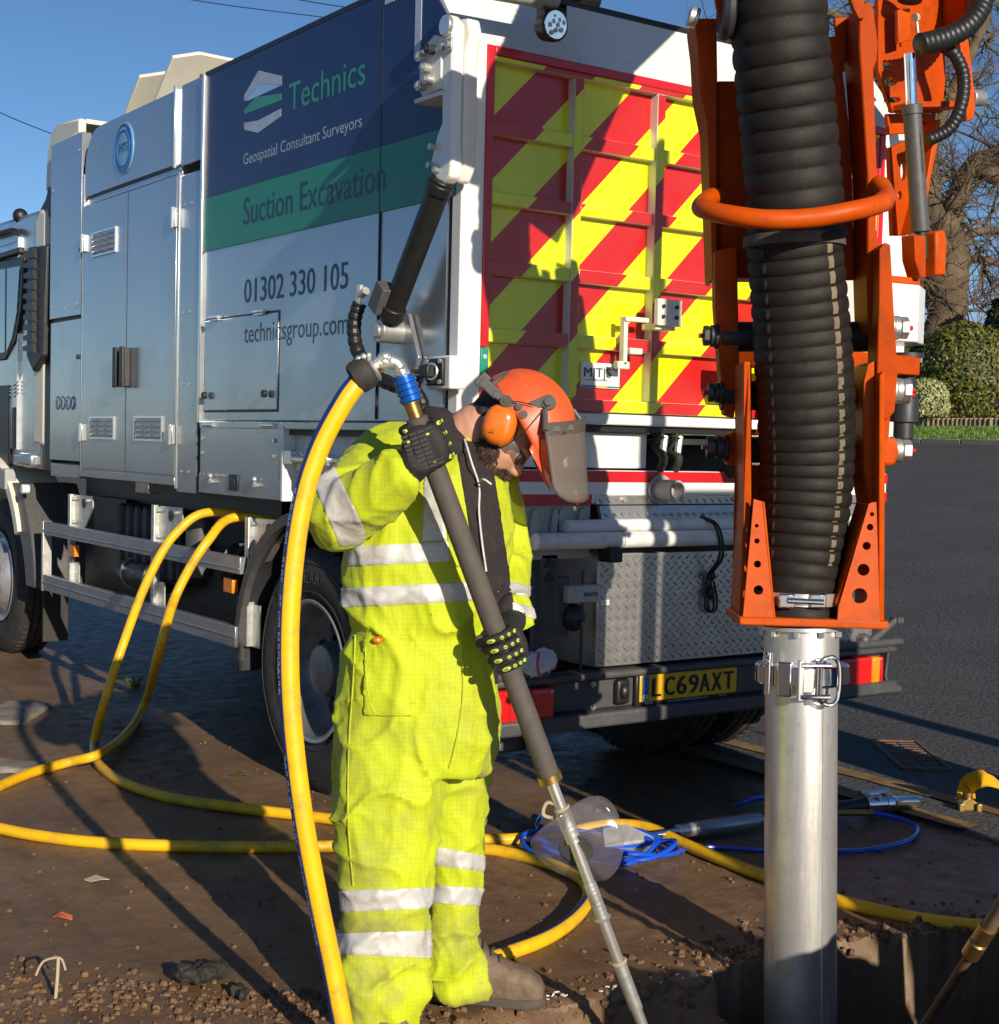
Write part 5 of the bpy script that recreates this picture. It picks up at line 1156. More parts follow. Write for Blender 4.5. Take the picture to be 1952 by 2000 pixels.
# blue air line in a loose coil
rb = random.Random(3); c0 = G(1170, 1670, .0); bl = [G(1060, 1590, .02), G(1052, 1620, .02), G(1120, 1660, .02)]
for k in range(30):
    a = k*.92+.4; rr_ = .26+.05*math.sin(k*1.7); p = c0+RR*rr_*math.cos(a)*1.0+HH*rr_*.62*math.sin(a)+V(0, 0, .015+.05*(.5+.5*math.sin(k*2.3))); bl.append(p)
bl += [G(1230, 1680, .02), G(1300, 1668, .014), G(1380, 1655, .012), G(1480, 1660, .012), G(1600, 1664, .012), G(1700, 1660, .012), G(1775, 1642, .012), G(1792, 1618, .014), G(1760, 1600, .03), G(1705, 1588, .05)]
hose('air_line', 'thin bright blue air line in a loose coil beside the lance shield', None, bl, .0095, None, (), 10, 6, 'blue_hose')
bl2 = [G(1440, 1575, .03), G(1455, 1565, .06), G(1500, 1558, .05), G(1545, 1560, .02), G(1560, 1600, .012)]
hose('air_line', 'short raised loop of blue air line just left of the steel pipe', None, bl2, .0095, None, (), 10, 6, 'blue_hose')
# pneumatic tool lying on the ground
tool = thing('pneumatic_tool', 'chrome and black pneumatic digging tool with flat steel blade lying on the mud', 'tool', G(1400, 1640))
q0, q1 = G(1262, 1632, .05), G(1500, 1600, .05); td = unit(q1-q0)
BL = [G(1178, 1690, .0), G(1180, 1618, .10), G(1225, 1610, .09), G(1285, 1645, .0), G(1240, 1690, .0)]
blade = MB().slab([G(1182, 1655, .03), G(1178, 1622, .10), G(1222, 1612, .11), G(1282, 1640, .04)], V(0, 0, .006)).slab([G(1182, 1656, .028), G(1282, 1641, .038), G(1282, 1668, .0), G(1232, 1690, .0)], V(.004, .004, .006)).build('blade', 'galvanised', tool, bevel=.003)
MB().cyl(q0, q0+td*.16, .016, 16).build('shank', 'chrome', tool); MB().cyl(q0+td*.15, q0+td*.23, .027, 18).build('collar', 'steel', tool, bevel=.004)
qm = q0+td*.23; MB().lathe(qm, td, [(0, .028), (.01, .034), (.30, .037), (.31, .03), (.34, .03)], 22).build('barrel', 'aluminium_rail', tool)
q2 = G(1690, 1572, .06); MB().cyl(qm+td*.33, q2, .030, 18).build('grip_tube', 'black', tool)
td2 = unit(G(1785, 1566, .05)-q2); MB().cyl(q2, q2+td2*.10, .036, 18).cyl(q2+td2*.05-V(0, 0, .05), q2+td2*.05+V(0, 0, .04), .03, 16).build('tee_fitting', 'chrome', tool, bevel=.004)
MB().lathe(q2+td2*.10, td2, [(0, .042), (.03, .042), (.032, .03), (.045, .036), (.06, .03), (.17, .026), (.20, .024), (.215, .012)], 20).build('handle_end', 'chrome', tool)
MB().cyl(q2-td2*.03+V(0, 0, .05), q2+td2*.12+V(0, 0, .055), .012, 10).build('throttle_lever', 'chrome', tool)
MB().cyl(G(1610, 1588, .05), G(1705, 1588, .05), .014, 12).build('air_coupling', 'brass', tool)
# yellow lay-flat hose with claw coupling at the right edge
lf = thing('layflat_hose', 'flat yellow hose end with brass claw coupling on the asphalt at the right edge', 'hose', G(1895, 1580))
P = spline([G(1888, 1560, .05), G(1890, 1535, .10), G(1915, 1522, .16), G(1945, 1528, .15), G(1975, 1548, .10), G(2040, 1580, .04)], 8); rings = []
for i, p in enumerate(P):
    t = unit(P[min(i+1, len(P)-1)]-P[max(i-1, 0)]); s = unit(HH*.7+ZZ*.45-RR*.35); s = unit(s-t*np.dot(s, t)); u = np.cross(t, s); rings.append([p+s*.038*a+u*.006*b for a, b in ((-1, -1), (1, -1), (1, 1), (-1, 1))])
MB().loft(rings).build('flat_tube', 'yellow_hose', lf, bevel=.003)
cq = G(1890, 1574, .03); MB().lathe(cq+V(0, 0, .0)-HH*.03, HH, [(0, .022), (0, .036), (.03, .036), (.032, .028), (.07, .028)], 24).build('coupling_ring', 'brass', lf)
for s in (-1, 1): MB().obox(cq+RR*.038*s-HH*.035, RR, HH, ZZ, .012, .016, .02).build('coupling_claw', 'brass', lf, bevel=.004)
MB().cyl(cq+V(0, 0, .02), cq+V(0, 0, .06), .022, 14).build('coupling_neck', 'brass', lf)
# digging bar leaning in from the right
b0, b1 = DP(1985, 1730, 3.35), DP(1785, 2035, 3.75); bd_ = unit(b1-b0); Lb = np.linalg.norm(b1-b0)
bar = thing('digging_bar', 'muddy digging bar with wooden grip leaning into the pit at lower right', 'tool', b1)
MB().lathe(b0-bd_*.9, bd_, [(0, .016), (.02, .020), (.95, .020), (1.08, .016)], 18).build('grip', 'wood', bar)
mdp = b0+bd_*(.18); MB().lathe(mdp-bd_*.02, bd_, [(0, .017), (.0, .021), (.05, .021), (.055, .017), (.06, .022), (.11, .022), (.115, .012)], 18).build('ferrule', 'brass', bar)
MB().lathe(mdp+bd_*.09, bd_, [(0, .012), (.9, .012), (1.0, .004)], 14).build('rod', 'rust', bar)

# ------------------------------------------------------------------ the air lance in the worker's hands
lance = thing('air_lance', 'long air excavation lance with dark grip sleeve and clear splash shield held by the worker', 'tool', DP(1255, 2000, 3.86))
l0 = DP(822, 838, 3.60); l1 = DP(1075, 1520, 3.74); ld_ = unit(l1-l0); LR0 = .0275
l2 = DP(1258, 2010, 3.85); ls_ = unit(l2-l1)
LAX = (l0, ld_)
MB().cyl(l0-ld_*.03, l1, LR0, 28).build('grip_sleeve', 'tool_sleeve', lance, bevel=.004)
MB().lathe(l1-ld_*.012, ld_, [(0, .0285), (.0, .031), (.02, .031), (.02, .02)], 24).build('hose_clip', 'brass', lance)
steelrod = MB().cyl(l1, l1+ls_*1.15, .0145, 20).build('rod', 'steel', lance)
def onrod(py):
    t = (py-1520)/(2010-1520); return l1+(l2-l1)*t
for y0, y1, r in ((1580, 1640, .021), (1722, 1790, .0175), (1880, 1970, .018)):
    a, b = onrod(y0), onrod(y1); n = 26; pts = [a+(b-a)*k/n for k in range(n+1)]; MB().tube(pts, [r*(1+.05*mnoise.noise(Vector((k*.9, y0, 0)))) for k in range(n+1)], 16).build('tape_wrap', 'clear_plastic' if y0 == 99 else 'galvanised', lance)
for y in (1578, 1790, 1876): p = onrod(y); MB().torus(p, ls_, .018, .005, 18, 6).build('wire_tie', 'twig' if y != 1790 else 'galvanised', lance)
p = onrod(1575); MB().tube(spline([p, p-RR*.035+V(0, 0, .01), p-RR*.045-V(0, 0, .02), p-RR*.02-V(0, 0, .03)], 5), .005, 6).build('wire_tie', 'twig', lance)
# splash shield: clear dished disc, warped, with a hub
sc = onrod(1656)+V(0, 0, 0); ax = unit(ls_*.42-HH*.82-RR*.32); _, su, sw = frame(ax, RR); b = MB(); NR, NA = 8, 60
for i in range(NR+1):
    r = .018+(.118-.018)*i/NR
    for j in range(NA):
        a = 2*math.pi*j/NA; t = (i/NR); wv = (.030*math.cos(2*a+.7)+.012*math.sin(3*a+1))*t*t+(-.05*t**1.5 if math.cos(a-.55) > .2 else -.0)*max(0, math.cos(a-.55)-.2)*1.6
        b.v.append(tuple(sc+r*(math.cos(a)*su+math.sin(a)*sw)-ax*(-wv)))
b.f = [(i*NA+j, i*NA+(j+1) % NA, (i+1)*NA+(j+1) % NA, (i+1)*NA+j) for i in range(NR) for j in range(NA)]
sh = b.build('splash_shield', 'clear_plastic', lance, smooth=60); so_ = sh.modifiers.new('t', 'SOLIDIFY'); so_.thickness = .0025
MB().lathe(sc-ax*.004, ax, [(0, .016), (0, .044), (.006, .044), (.007, .016)], 32).build('shield_hub', 'bumper_grey', lance)
# couplings at the top
tp = l0-ld_*.06; up = -ld_
k1 = DP(800, 792, 3.59)
MB().lathe(l0-ld_*.03, up, [(0, .018), (.035, .018), (.036, .021), (.05, .021), (.05, .017), (.08, .017)], 20).build('nipple', 'brass', lance)
bpos = DP(805, 785, 3.59); bt = DP(789, 738, 3.58); bdv = unit(bt-bpos)
bc_ = MB(); prof_ = [(0, .017), (.002, .026)]
for k in range(4): prof_ += [(.006+k*.015, .029), (.012+k*.015, .029), (.0125+k*.015, .0255), (.018+k*.015, .0255)]
MB().lathe(bpos, bdv, prof_+[(.068, .025), (.07, .016)], 28).build('blue_coupling', 'blue_metal', lance, smooth=25)
el = spline([bt, DP(783, 722, 3.575), DP(772, 708, 3.57), DP(750, 706, 3.57), DP(732, 716, 3.565)], 6); MB().tube(el, [.017 if i % 7 else .0205 for i in range(len(el))], 18).build('elbow', 'steel', lance)
MB().cyl(DP(787, 733, 3.58), DP(786, 724, 3.577), .022, 6).cyl(DP(757, 705, 3.57), DP(745, 708, 3.57), .0225, 8).ell(DP(752, 697, 3.565), .018, .018, .014).build('union_nut', 'steel', lance, bevel=.003)
MB().cyl(DP(745, 710, 3.57), DP(722, 724, 3.565), .0185, 18).build('tail_piece', 'brass', lance)
cdv = unit(DP(690, 744, 3.56)-DP(730, 720, 3.565)); MB().lathe(DP(727, 720, 3.564), cdv, [(0, .02), (.001, .030), (.006, .038), (.02, .0415), (.04, .0415), (.052, .037), (.056, .028)], 32).build('rubber_cup', 'rubber', lance)
MB().torus(DP(730, 720, 3.565), cdv, .027, .006, 24, 8).build('pipe_clip', 'galvanised', lance)
for (x, y) in ((700, 702), (710, 697), (720, 695), (730, 735)): MB().ell(DP(x, y, 3.548), .008, .008, .010, n=10, m=8).build('clip_bolt', 'galvanised', lance)
# ------------------------------------------------------------------ the worker
from mathutils.bvhtree import BVHTree
man = thing('person', 'bearded worker in hi-vis yellow coveralls, orange helmet and ear defenders bending over a lance', 'person', (-.75, -1.25, 0))
def ering(xl, xr, y, d, b, n=36, e=2.4, tilt=0.0):
    c = DP((xl+xr)/2, y, d); a = (xr-xl)/2*d/FPX; out = []
    for q in np.linspace(0, 2*math.pi, n, endpoint=False):
        cu, su = math.cos(q), math.sin(q); k = (abs(cu)**e+abs(su)**e)**(-1/e)
        out.append(c+RR*a*k*cu+HH*b*k*su+ZZ*tilt*a*k*cu)
    return out
body_ = MB()
body_.loft([ering(*r) for r in ((868, 938, 838, 3.98, .06), (800, 945, 868, 3.98, .105), (735, 965, 905, 3.97, .145), (690, 992, 965, 3.95, .170), (676, 996, 1040, 3.95, .172), (674, 990, 1110, 3.95, .172), (682, 976, 1190, 3.95, .162), (690, 966, 1232, 3.95, .156), (672, 970, 1290, 3.95, .166), (664, 970, 1370, 3.95, .172), (660, 966, 1440, 3.95, .172), (662, 950, 1500, 3.95, .155))])
body_.loft([ering(*r) for r in ((668, 880, 1400, 3.90, .11), (658, 872, 1480, 3.89, .120), (655, 862, 1560, 3.88, .115), (660, 852, 1640, 3.87, .108), (666, 845, 1720, 3.865, .104), (668, 838, 1800, 3.86, .100), (664, 828, 1880, 3.86, .102), (660, 830, 1930, 3.85, .108), (668, 822, 1975, 3.85, .100), (676, 812, 2012, 3.85, .088), (684, 806, 2034, 3.85, .080))])
body_.loft([ering(*r) for r in ((800, 960, 1400, 4.03, .10), (812, 950, 1480, 4.05, .115), (826, 944, 1560, 4.06, .11), (834, 941, 1640, 4.065, .10), (836, 938, 1720, 4.07, .096), (834, 932, 1790, 4.07, .092), (836, 922, 1825, 4.065, .088), (826, 942, 1850, 4.06, .098), (824, 948, 1870, 4.06, .10), (830, 955, 1895, 4.06, .098), (826, 968, 1915, 4.055, .10), (836, 952, 1932, 4.055, .09))])
def arm(pts, rad, b=body_):
    S = spline([DP(*p) for p in pts], 6); b.tube(S, list(np.interp(np.linspace(0, 1, len(S)), np.linspace(0, 1, len(rad)), rad)), 20)
arm([(838, 905, 3.98), (770, 895, 3.93), (716, 940, 3.83), (668, 1000, 3.72)], [.09, .092, .088, .082])
arm([(672, 1006, 3.73), (690, 992, 3.70), (735, 960, 3.65), (778, 930, 3.61), (800, 915, 3.60)], [.080, .080, .072, .062, .055])
body_.ell(DP(666, 1006, 3.72), .082, .08, .085)
arm([(920, 940, 4.02), (958, 962, 4.09), (978, 1015, 4.11), (985, 1080, 4.10)], [.075, .078, .072, .064])
arm([(984, 1070, 4.10), (988, 1110, 4.06), (992, 1160, 3.97), (995, 1200, 3.90), (996, 1216, 3.87)], [.064, .064, .058, .052, .048])
cov = remesh(body_, .0088, 4)
def folds(c, n):
    z = c.z; v = Vector((c.x*1.0, c.y*1.0, c.z*1.0))
    f = 1-abs(mnoise.noise(Vector((c.x*9+c.z*5, c.y*9, c.z*11)))); g = 1-abs(mnoise.noise(Vector((c.x*20+7, c.y*20, c.z*15+c.x*14))))
    h = mnoise.noise(Vector((c.x*4, c.y*4, c.z*5)))
    k = 1.0 + .9*math.exp(-((z-.14)/.10)**2)+.7*math.exp(-((z-1.06)/.06)**2)+.5*math.exp(-((z-.62)/.12)**2)
    vv = 1-abs(mnoise.noise(Vector((c.x*11+1.3*c.z, c.y*11, c.z*2.2)))); dg = 1-abs(mnoise.noise(Vector(((c.x+c.z*.9)*5+3, c.y*5, (c.z-c.x)*6))))
    return (vv**5)*.008+(dg**7)*.013*k-.004+k*(g**6)*.0035+h*.006
displace(cov, folds)
coverall = mk('coverall', cov, 'hivis', man, 70)
_bm = bmesh.new(); _bm.from_mesh(cov); bvh = BVHTree.FromBMesh(_bm); _bm.free()
def hit(x, y, off=.0):
    d = Vector(ray(x, y)); h = bvh.ray_cast(Vector(CAM), d.normalized()); return np.array(h[0])-np.array(d.normalized())*off if h[0] else DP(x, y, 3.85)
def band(name, l1, l2, keepmid, extra=(), off=.0035, keep=None, material='reflective'):
    me = patch(cov, [iplane(*l1, keepmid), iplane(*l2, keepmid)]+[iplane(*e, keepmid) for e in extra], off, keep)
    return mk(name, me, material, coverall, 60)
def pxy(c):
    v = RM @ (np.array(c)-CAM); return (976+FPX*v[0]/v[2], 1000-FPX*v[1]/v[2])
leftx = ((664, 900), (664, 1400)); notarm = lambda c, n: depth_of(c) > 3.70 and not (np.dot(np.array(c)-CAM, RR)/depth_of(c)*FPX+976 > 985 and depth_of(c) > 3.99 and False)
band('reflective_band', ((600, 1072), (1100, 1046)), ((600, 1110), (1100, 1086)), (850, 1078), [((688, 1000), (672, 1200)), ((975, 900), (975, 1300))], keep=lambda c, n: depth_of(c) > 3.72 and c.z > .5)
band('reflective_band', ((600, 1152), (1100, 1128)), ((600, 1190), (1100, 1164)), (850, 1160), [((975, 900), (975, 1300))], keep=lambda c, n: c.z > .5)
band('reflective_band', ((834, 840), (824, 1060)), ((866, 840), (872, 1060)), (848, 950), [((700, 1060), (1000, 1052))], keep=lambda c, n: np.dot(np.array(n), HH) < .2 and 3.72 < depth_of(c))
band('reflective_band', ((660, 925), (722, 1050)), ((622, 965), (672, 1085)), (665, 1005), [], keep=lambda c, n: np.linalg.norm(np.array(c)-DP(670, 1000, 3.72)) < .15 and pxy(c)[0] < 712 and pxy(c)[1] < 1066)
for la, lb, mid in ((((960, 1128), (1040, 1146)), ((960, 1150), (1040, 1168)), (1005, 1148)), (((960, 1166), (1040, 1186)), ((960, 1186), (1040, 1208)), (1005, 1187))):
    band('reflective_band', la, lb, mid, [((962, 1100), (962, 1250))], keep=lambda c, n: depth_of(c) > 3.86 or np.dot(np.array(c)-CAM, RR)/depth_of(c)*FPX+976 > 975)
near = lambda c, n: depth_of(c) < 3.97 and pxy(c)[0] < 846
for la, lb, mid in ((((640, 1741), (860, 1733)), ((640, 1783), (860, 1773)), (750, 1758)), (((640, 1824), (860, 1817)), ((640, 1863), (860, 1872)), (750, 1845))):
    band('reflective_band', la, lb, mid, keep=near)
far = lambda c, n: depth_of(c) > 3.925 and pxy(c)[0] > 838
for la, lb, mid in ((((820, 1647), (960, 1674)), ((820, 1686), (960, 1705)), (890, 1678)), (((820, 1726), (960, 1736)), ((820, 1762), (960, 1772)), (890, 1749))):
    band('reflective_band', la, lb, mid, keep=far)
band('pocket', ((712, 1230), (712, 1420)), ((808, 1230), (812, 1420)), (760, 1320), [((600, 1250), (1000, 1244)), ((600, 1396), (1000, 1402))], .007, lambda c, n: np.dot(np.array(n), HH) < .1 and depth_of(c) < 3.95, 'hivis')
band('chest_flap', ((868, 960), (880, 1130)), ((905, 960), (922, 1130)), (893, 1030), [((800, 985), (1000, 990)), ((800, 1110), (1000, 1105))], .006, lambda c, n: np.dot(np.array(n), HH) < .1, 'hivis')
MB().ell(hit(742, 1250, .004), .020, .012, .010).build('pocket_tool', 'muff', man)
# zip, seam and drawstring lines laid on the cloth
def line(name, pts, r, material, off=.003, n=6): MB().tube([hit(x, y, off) for x, y in (lambda S: [(p[0], p[1]) for p in S])(spline([V(x, y, 0) for x, y in pts], 8))], r, n).build(name, material, man)
line('seam', [(694, 1240), (690, 1330), (682, 1450), (680, 1600), (690, 1730)], .0022, 'hivis')
line('seam', [(900, 1250), (905, 1350), (893, 1440), (878, 1500)], .0025, 'hivis')
line('pocket_seam', [(714, 1250), (716, 1330), (730, 1390), (770, 1397), (806, 1396)], .0018, 'hivis', .007)
# black hoodie seen through the open front
hd_ = patch(cov, [iplane((884, 830), (966, 1330), (960, 1000)), iplane((958, 880), (1004, 1180), (940, 1000)), iplane((800, 1345), (1100, 1330), (960, 1000)), iplane((800, 850), (1100, 880), (960, 1000))], .004, lambda c, n: np.dot(np.array(n), HH) < .35)
hood = mk('hoodie', hd_, 'hoodie', man, 60)
cneck = DP(902, 850, 3.955); nd = unit(DP(940, 822, 3.95)-cneck)
hc = MB().torus(cneck-nd*.012, nd, .076, .024, 32, 14); hc.torus(cneck-nd*.035, nd, .090, .028, 32, 14); hc.ell(DP(876, 832, 4.0), .035, .05, .035)
hme = remesh(hc, .009, 4); displace(hme, lambda c, n: .010*mnoise.noise(c*16)+.004*mnoise.noise(c*45)); mk('hood_collar', hme, 'hoodie', man, 70)
MB().tube(spline([DP(908, 858, 3.85), DP(922, 905, 3.80), hit(936, 950, .014), hit(936, 1000, .014), hit(942, 1060, .014), hit(950, 1116, .014)], 8), .0028, 6).tube(spline([hit(934, 946, .01), DP(944, 936, 3.77), DP(960, 946, 3.77)], 6), .0026, 6).build('drawstring', 'rag', man)

# ---- head
hu = unit(RR*.80+ZZ*.585+HH*.03); hf = RR*.57-ZZ*.80-HH*.16; hf = unit(hf-hu*np.dot(hf, hu)); hs = np.cross(hf, hu)
if np.dot(hs, HH) > 0: hs = -hs
HC = DP(982, 838, 3.945)
def Hd(f, s, u): return HC+hf*f+hs*s+hu*u
AX = (hf, hs, hu)
hb_ = MB(); hb_.ell(Hd(-.008, 0, .045), .098, .078, .092, AX, 24, 16).ell(Hd(.045, 0, -.035), .060, .062, .085, AX, 20, 14).ell(Hd(.050, 0, -.088), .046, .052, .042, AX, 18, 12)
hb_.ell(Hd(.108, 0, -.032), .024, .015, .022, AX, 12, 10).ell(Hd(.098, 0, -.008), .014, .011, .026, AX, 12, 10).ell(Hd(.086, 0, .018), .018, .05, .014, AX, 14, 10)
hb_.ell(Hd(.062, .036, -.035), .028, .024, .03, AX, 12, 10).ell(Hd(.062, -.036, -.035), .028, .024, .03, AX, 12, 10)
hb_.ell(Hd(.100, 0, -.070), .012, .024, .008, AX, 12, 8).ell(Hd(.0, .076, -.005), .02, .012, .032, AX, 12, 8).ell(Hd(.0, -.076, -.005), .02, .012, .032, AX, 12, 8)
nb = DP(893, 868, 3.97); S = spline([Hd(-.03, 0, .0), Hd(-.045, 0, -.05), (Hd(-.05, 0, -.09)+nb)/2, nb], 6); hb_.tube(S, list(np.linspace(.062, .068, len(S))), 20)
hme = remesh(hb_, .0055, 7); displace(hme, lambda c, n: .0012*mnoise.noise(c*60)); skin = mk('body', hme, 'skin', man, 70)
for s in (-1, 1):
    e = MB().ell(Hd(.088, .032*s, -.008), .012, .012, .012, AX, 12, 8).build('eye', 'off_white', skin)
    MB().ell(Hd(.098, .032*s, -.009), .003, .006, .006, AX, 10, 6).build('pupil', 'black', skin)
hr = MB().ell(Hd(-.026, 0, .040), .096, .083, .085, AX, 24, 16).ell(Hd(-.055, 0, -.015), .050, .066, .045, AX, 18, 12); hm = remesh(hr, .006, 3); displace(hm, lambda c, n: .003*mnoise.noise(c*140)); mk('hair', hm, 'hair', man, 60)
bb = MB().ell(Hd(.062, 0, -.098), .052, .056, .042, AX, 20, 14).ell(Hd(.074, 0, -.082), .040, .045, .032, AX, 18, 12).ell(Hd(.095, 0, -.060), .018, .034, .010, AX, 14, 8).ell(Hd(.035, .056, -.068), .034, .014, .030, AX, 14, 10).ell(Hd(.022, .064, -.035), .014, .008, .032, AX, 12, 8).ell(Hd(.035, -.056, -.068), .034, .014, .030, AX, 14, 10)
bme = remesh(bb, .005, 2); displace(bme, lambda c, n: .005*mnoise.noise(c*70)+.003*mnoise.noise(c*170)); beard = mk('beard', bme, 'beard', man, 60)
st = MB(); rs = random.Random(2)
for f_ in rs.sample(range(len(bme.polygons)), min(1500, len(bme.polygons))):
    pl_ = bme.polygons[f_]; c = np.array(pl_.center); n = np.array(pl_.normal); d = unit(n*.7+(hf*.3-hu*.8)*.8+np.array([rs.gauss(0, .35) for _ in range(3)])); L = rs.uniform(.008, .022); w = unit(np.cross(d, n+.01))*.0007
    st.add([c-w, c+w, c+d*L*.6+n*.001, c+d*L-hu*L*.2], [(0, 1, 2), (0, 2, 3), (1, 3, 2)])
st.build('beard_strands', 'beard', beard, smooth=0, recalc=False)['kind'] = 'stuff'
gl_ = MB(); rr_ = []
for q in np.linspace(-1.25, 1.25, 15): rr_.append([Hd(-.0+.105*math.cos(q), .078*math.sin(q), .006), Hd(.0+.112*math.cos(q), .080*math.sin(q), -.012), Hd(.0+.103*math.cos(q), .077*math.sin(q), -.034), Hd(.0+.100*math.cos(q), .074*math.sin(q), -.012)])
gl_.loft(rr_).build('safety_glasses', 'glasses', man, 60); MB().tube([Hd(.04, .076, .004), Hd(.0, .080, .004), Hd(-.03, .078, .0)], .003, 6).build('glasses_arm', 'grey_plastic', man)

# ---- helmet
h2u = unit(hu*.985+hf*.12); h2f = unit(hf-h2u*np.dot(hf, h2u)); hc0 = Hd(.024, 0, .064)
def Hh(f, s, u): return hc0+h2f*f+hs*s+h2u*u
hl_ = MB(); NQ = 56; rings = []
for th in np.linspace(.04, 1.72, 22):
    ring = []
    for q in np.linspace(0, 2*math.pi, NQ, endpoint=False):
        cf = math.cos(q); rf = .142 if cf > 0 else .150; k = 1.0
        if th > 1.45: k += (th-1.45)*(.16 if cf < .3 else .30*cf+.08)
        ridge_ = 1+.018*math.exp(-((abs(math.sin(q)*math.sin(th))-.32)/.06)**2)*(1 if th < 1.4 else 0)
        ring.append(Hh(rf*math.sin(th)*cf*k*ridge_, .116*math.sin(th)*math.sin(q)*k*ridge_, .128*math.cos(th)*ridge_-(.012*(cf < -.2)*(th > 1.5))))
    rings.append(ring)
hl_.loft(rings[::-1], cap=False); top = len(hl_.v); hl_.v.append(tuple(Hh(0, 0, .1285))); o_ = (len(rings)-1)*NQ; hl_.f += [(top, o_+j, o_+(j+1) % NQ) for j in range(NQ)]
helmet = hl_.build('helmet', 'helmet', man, 60); sm = helmet.modifiers.new('t', 'SOLIDIFY'); sm.thickness = .004; sm.offset = -1
pk = MB(); rings = []
for q in np.linspace(-1.05, 1.05, 21):
    a = Hh(.146*math.cos(q), .118*math.sin(q), -.016); t_ = .044*math.cos(q*1.25)**.8 if abs(q) < 1.25 else 0; d = unit(h2f*math.cos(q)+hs*math.sin(q)*.5)
    rings.append([a+h2u*.004, a+d*max(t_, .004)-h2u*.012, a+d*max(t_, .004)-h2u*.016, a-h2u*.002])
pk.loft(rings).build('helmet_peak', 'helmet', helmet, 60)
for k, f_ in enumerate((.085, .098, .108)): MB().obox(Hh(f_, .088-.014*k, .055-.022*k+.012), h2f, hs, h2u, .003, .010, .009).build('helmet_vent', 'black', helmet)
MB().obox(Hh(-.062, .092, .035), h2f, hs, h2u, .016, .004, .012).build('helmet_badge', 'helmet', helmet, bevel=.003)
# ear defender and its arms
ec = Hd(.004, .098, -.004); ef, eu = unit(hf*.80+hu*.6), unit(hu*.80-hf*.6)
ea = unit(RR*.25+ZZ*.97); eb = np.cross(ea, hs)
ed = MB(); rings = []
for t, k in ((-.026, .80), (-.02, .92), (-.012, .96), (-.010, 1.0), (.006, 1.0), (.018, .93), (.027, .76), (.032, .5), (.034, .2)):
    rings.append([ec+hs*t+k*(.0535*math.cos(q)*unit(ea)+.0445*math.sin(q)*unit(eb))*(abs(math.cos(q))**2.5+abs(math.sin(q))**2.5)**(-1/2.5) for q in np.linspace(0, 2*math.pi, 40, endpoint=False)])
ear = ed.loft(rings).build('ear_defender', 'muff', man, 50)
MB().loft([[ec-hs*t+k*(.0575*math.cos(q)*ea+.0475*math.sin(q)*eb) for q in np.linspace(0, 2*math.pi, 32, endpoint=False)] for t, k in ((.018, .86), (.03, .98), (.04, .95), (.05, .8))]).build('ear_cushion', 'black', ear)
for k_ in range(3): MB().obox(ec+hs*.0300-ea*(.028-.006*k_)-eb*(.012-.002*k_), ea, eb, hs, .0018, .007-.002*k_, .0025).build('cup_mark', 'rust', ear)
ec2 = Hd(.002, -.098, -.004); MB().ell(ec2, .05, .03, .058, (hf, hs, hu), 18, 12).build('ear_defender', 'muff', man)
pv = DP(1072, 787, 3.845); pm = DP(1020, 800, 3.83)
MB().cyl(pv+hs*.0, pv+hs*.016, .020, 24).cyl(pv+hs*.016, pv+hs*.022, .012, 18).build('visor_pivot', 'grey_plastic', helmet, bevel=.002)
MB().obox(DP(1050, 790, 3.84), unit(RR+ZZ*.5), hs, unit(ZZ-RR*.5), .026, .008, .013).obox(DP(1040, 802, 3.842), unit(RR*.4+ZZ), hs, unit(ZZ*.4-RR), .02, .007, .008).build('adapter', 'grey_plastic', helmet, bevel=.003)
def pxbox(a, b, d, w, th, name, material='grey_plastic', parent=ear):
    p, q = DP(*a, d), DP(*b, d); u = unit(q-p); return MB().obox((p+q)/2, u, np.cross(u, HH), HH, np.linalg.norm(q-p)/2, w, th).build(name, material, parent, bevel=.003)
pxbox((940, 742), (972, 772), 3.845, .014, .012, 'band_slider'); pxbox((964, 766), (1008, 796), 3.84, .011, .008, 'band_arm'); pxbox((1000, 790), (1035, 815), 3.84, .010, .006, 'band_arm')
pxbox((936, 736), (950, 750), 3.85, .020, .016, 'band_clip')
for (x, y, r) in ((989, 784, .016), (1023, 810, .011), (1014, 795, .009)): p = DP(x, y, 3.828); MB().cyl(p, p+hs*.008, r, 20).cyl(p+hs*.008, p+hs*.010, r*.45, 14).build('band_stud', 'tool_sleeve' if r > .015 else 'grey_plastic', ear)
MB().tube(spline([DP(1072, 790, 3.82), DP(1052, 812, 3.82), DP(1040, 826, 3.82), DP(1020, 848, 3.825), DP(1000, 862, 3.84)], 6), .0015, 6).tube(spline([DP(985, 786, 3.82), DP(1010, 784, 3.82), DP(1045, 792, 3.82)], 6), .0015, 6).build('wire_arm', 'black', ear)
MB().tube(spline([DP(960, 752, 3.86), DP(985, 733, 3.90), DP(1000, 728, 3.97), DP(985, 740, 4.03)], 6), .007, 8).build('head_band', 'grey_plastic', ear)
# mesh face shield
def vis(u, v):
    tl, trr = DP(1066, 842, 3.80), DP(1140, 828, 4.00); bl_, br_ = DP(1084, 972, 3.81), DP(1146, 955, 3.98)
    p = (tl*(1-v)+bl_*v)*(1-(u+1)/2)+(trr*(1-v)+br_*v)*((u+1)/2)
    return p+RR*.032*(1-u*u)+HH*-.006*(1-u*u)-ZZ*(.02*(1-u*u)*v)
b = MB(); NU, NV = 24, 22
def vmap(i, j):
    u = -1+2*i/NU; v = j/NV; lim = 1.0 if v < .78 else math.sqrt(max(0, 1-((v-.78)/.22)**2))*.35+.65
    return vis(u*lim, v)
b.v = [tuple(vmap(i, j)) for j in range(NV+1) for i in range(NU+1)]; b.f = [(j*(NU+1)+i, j*(NU+1)+i+1, (j+1)*(NU+1)+i+1, (j+1)*(NU+1)+i) for j in range(NV) for i in range(NU)]
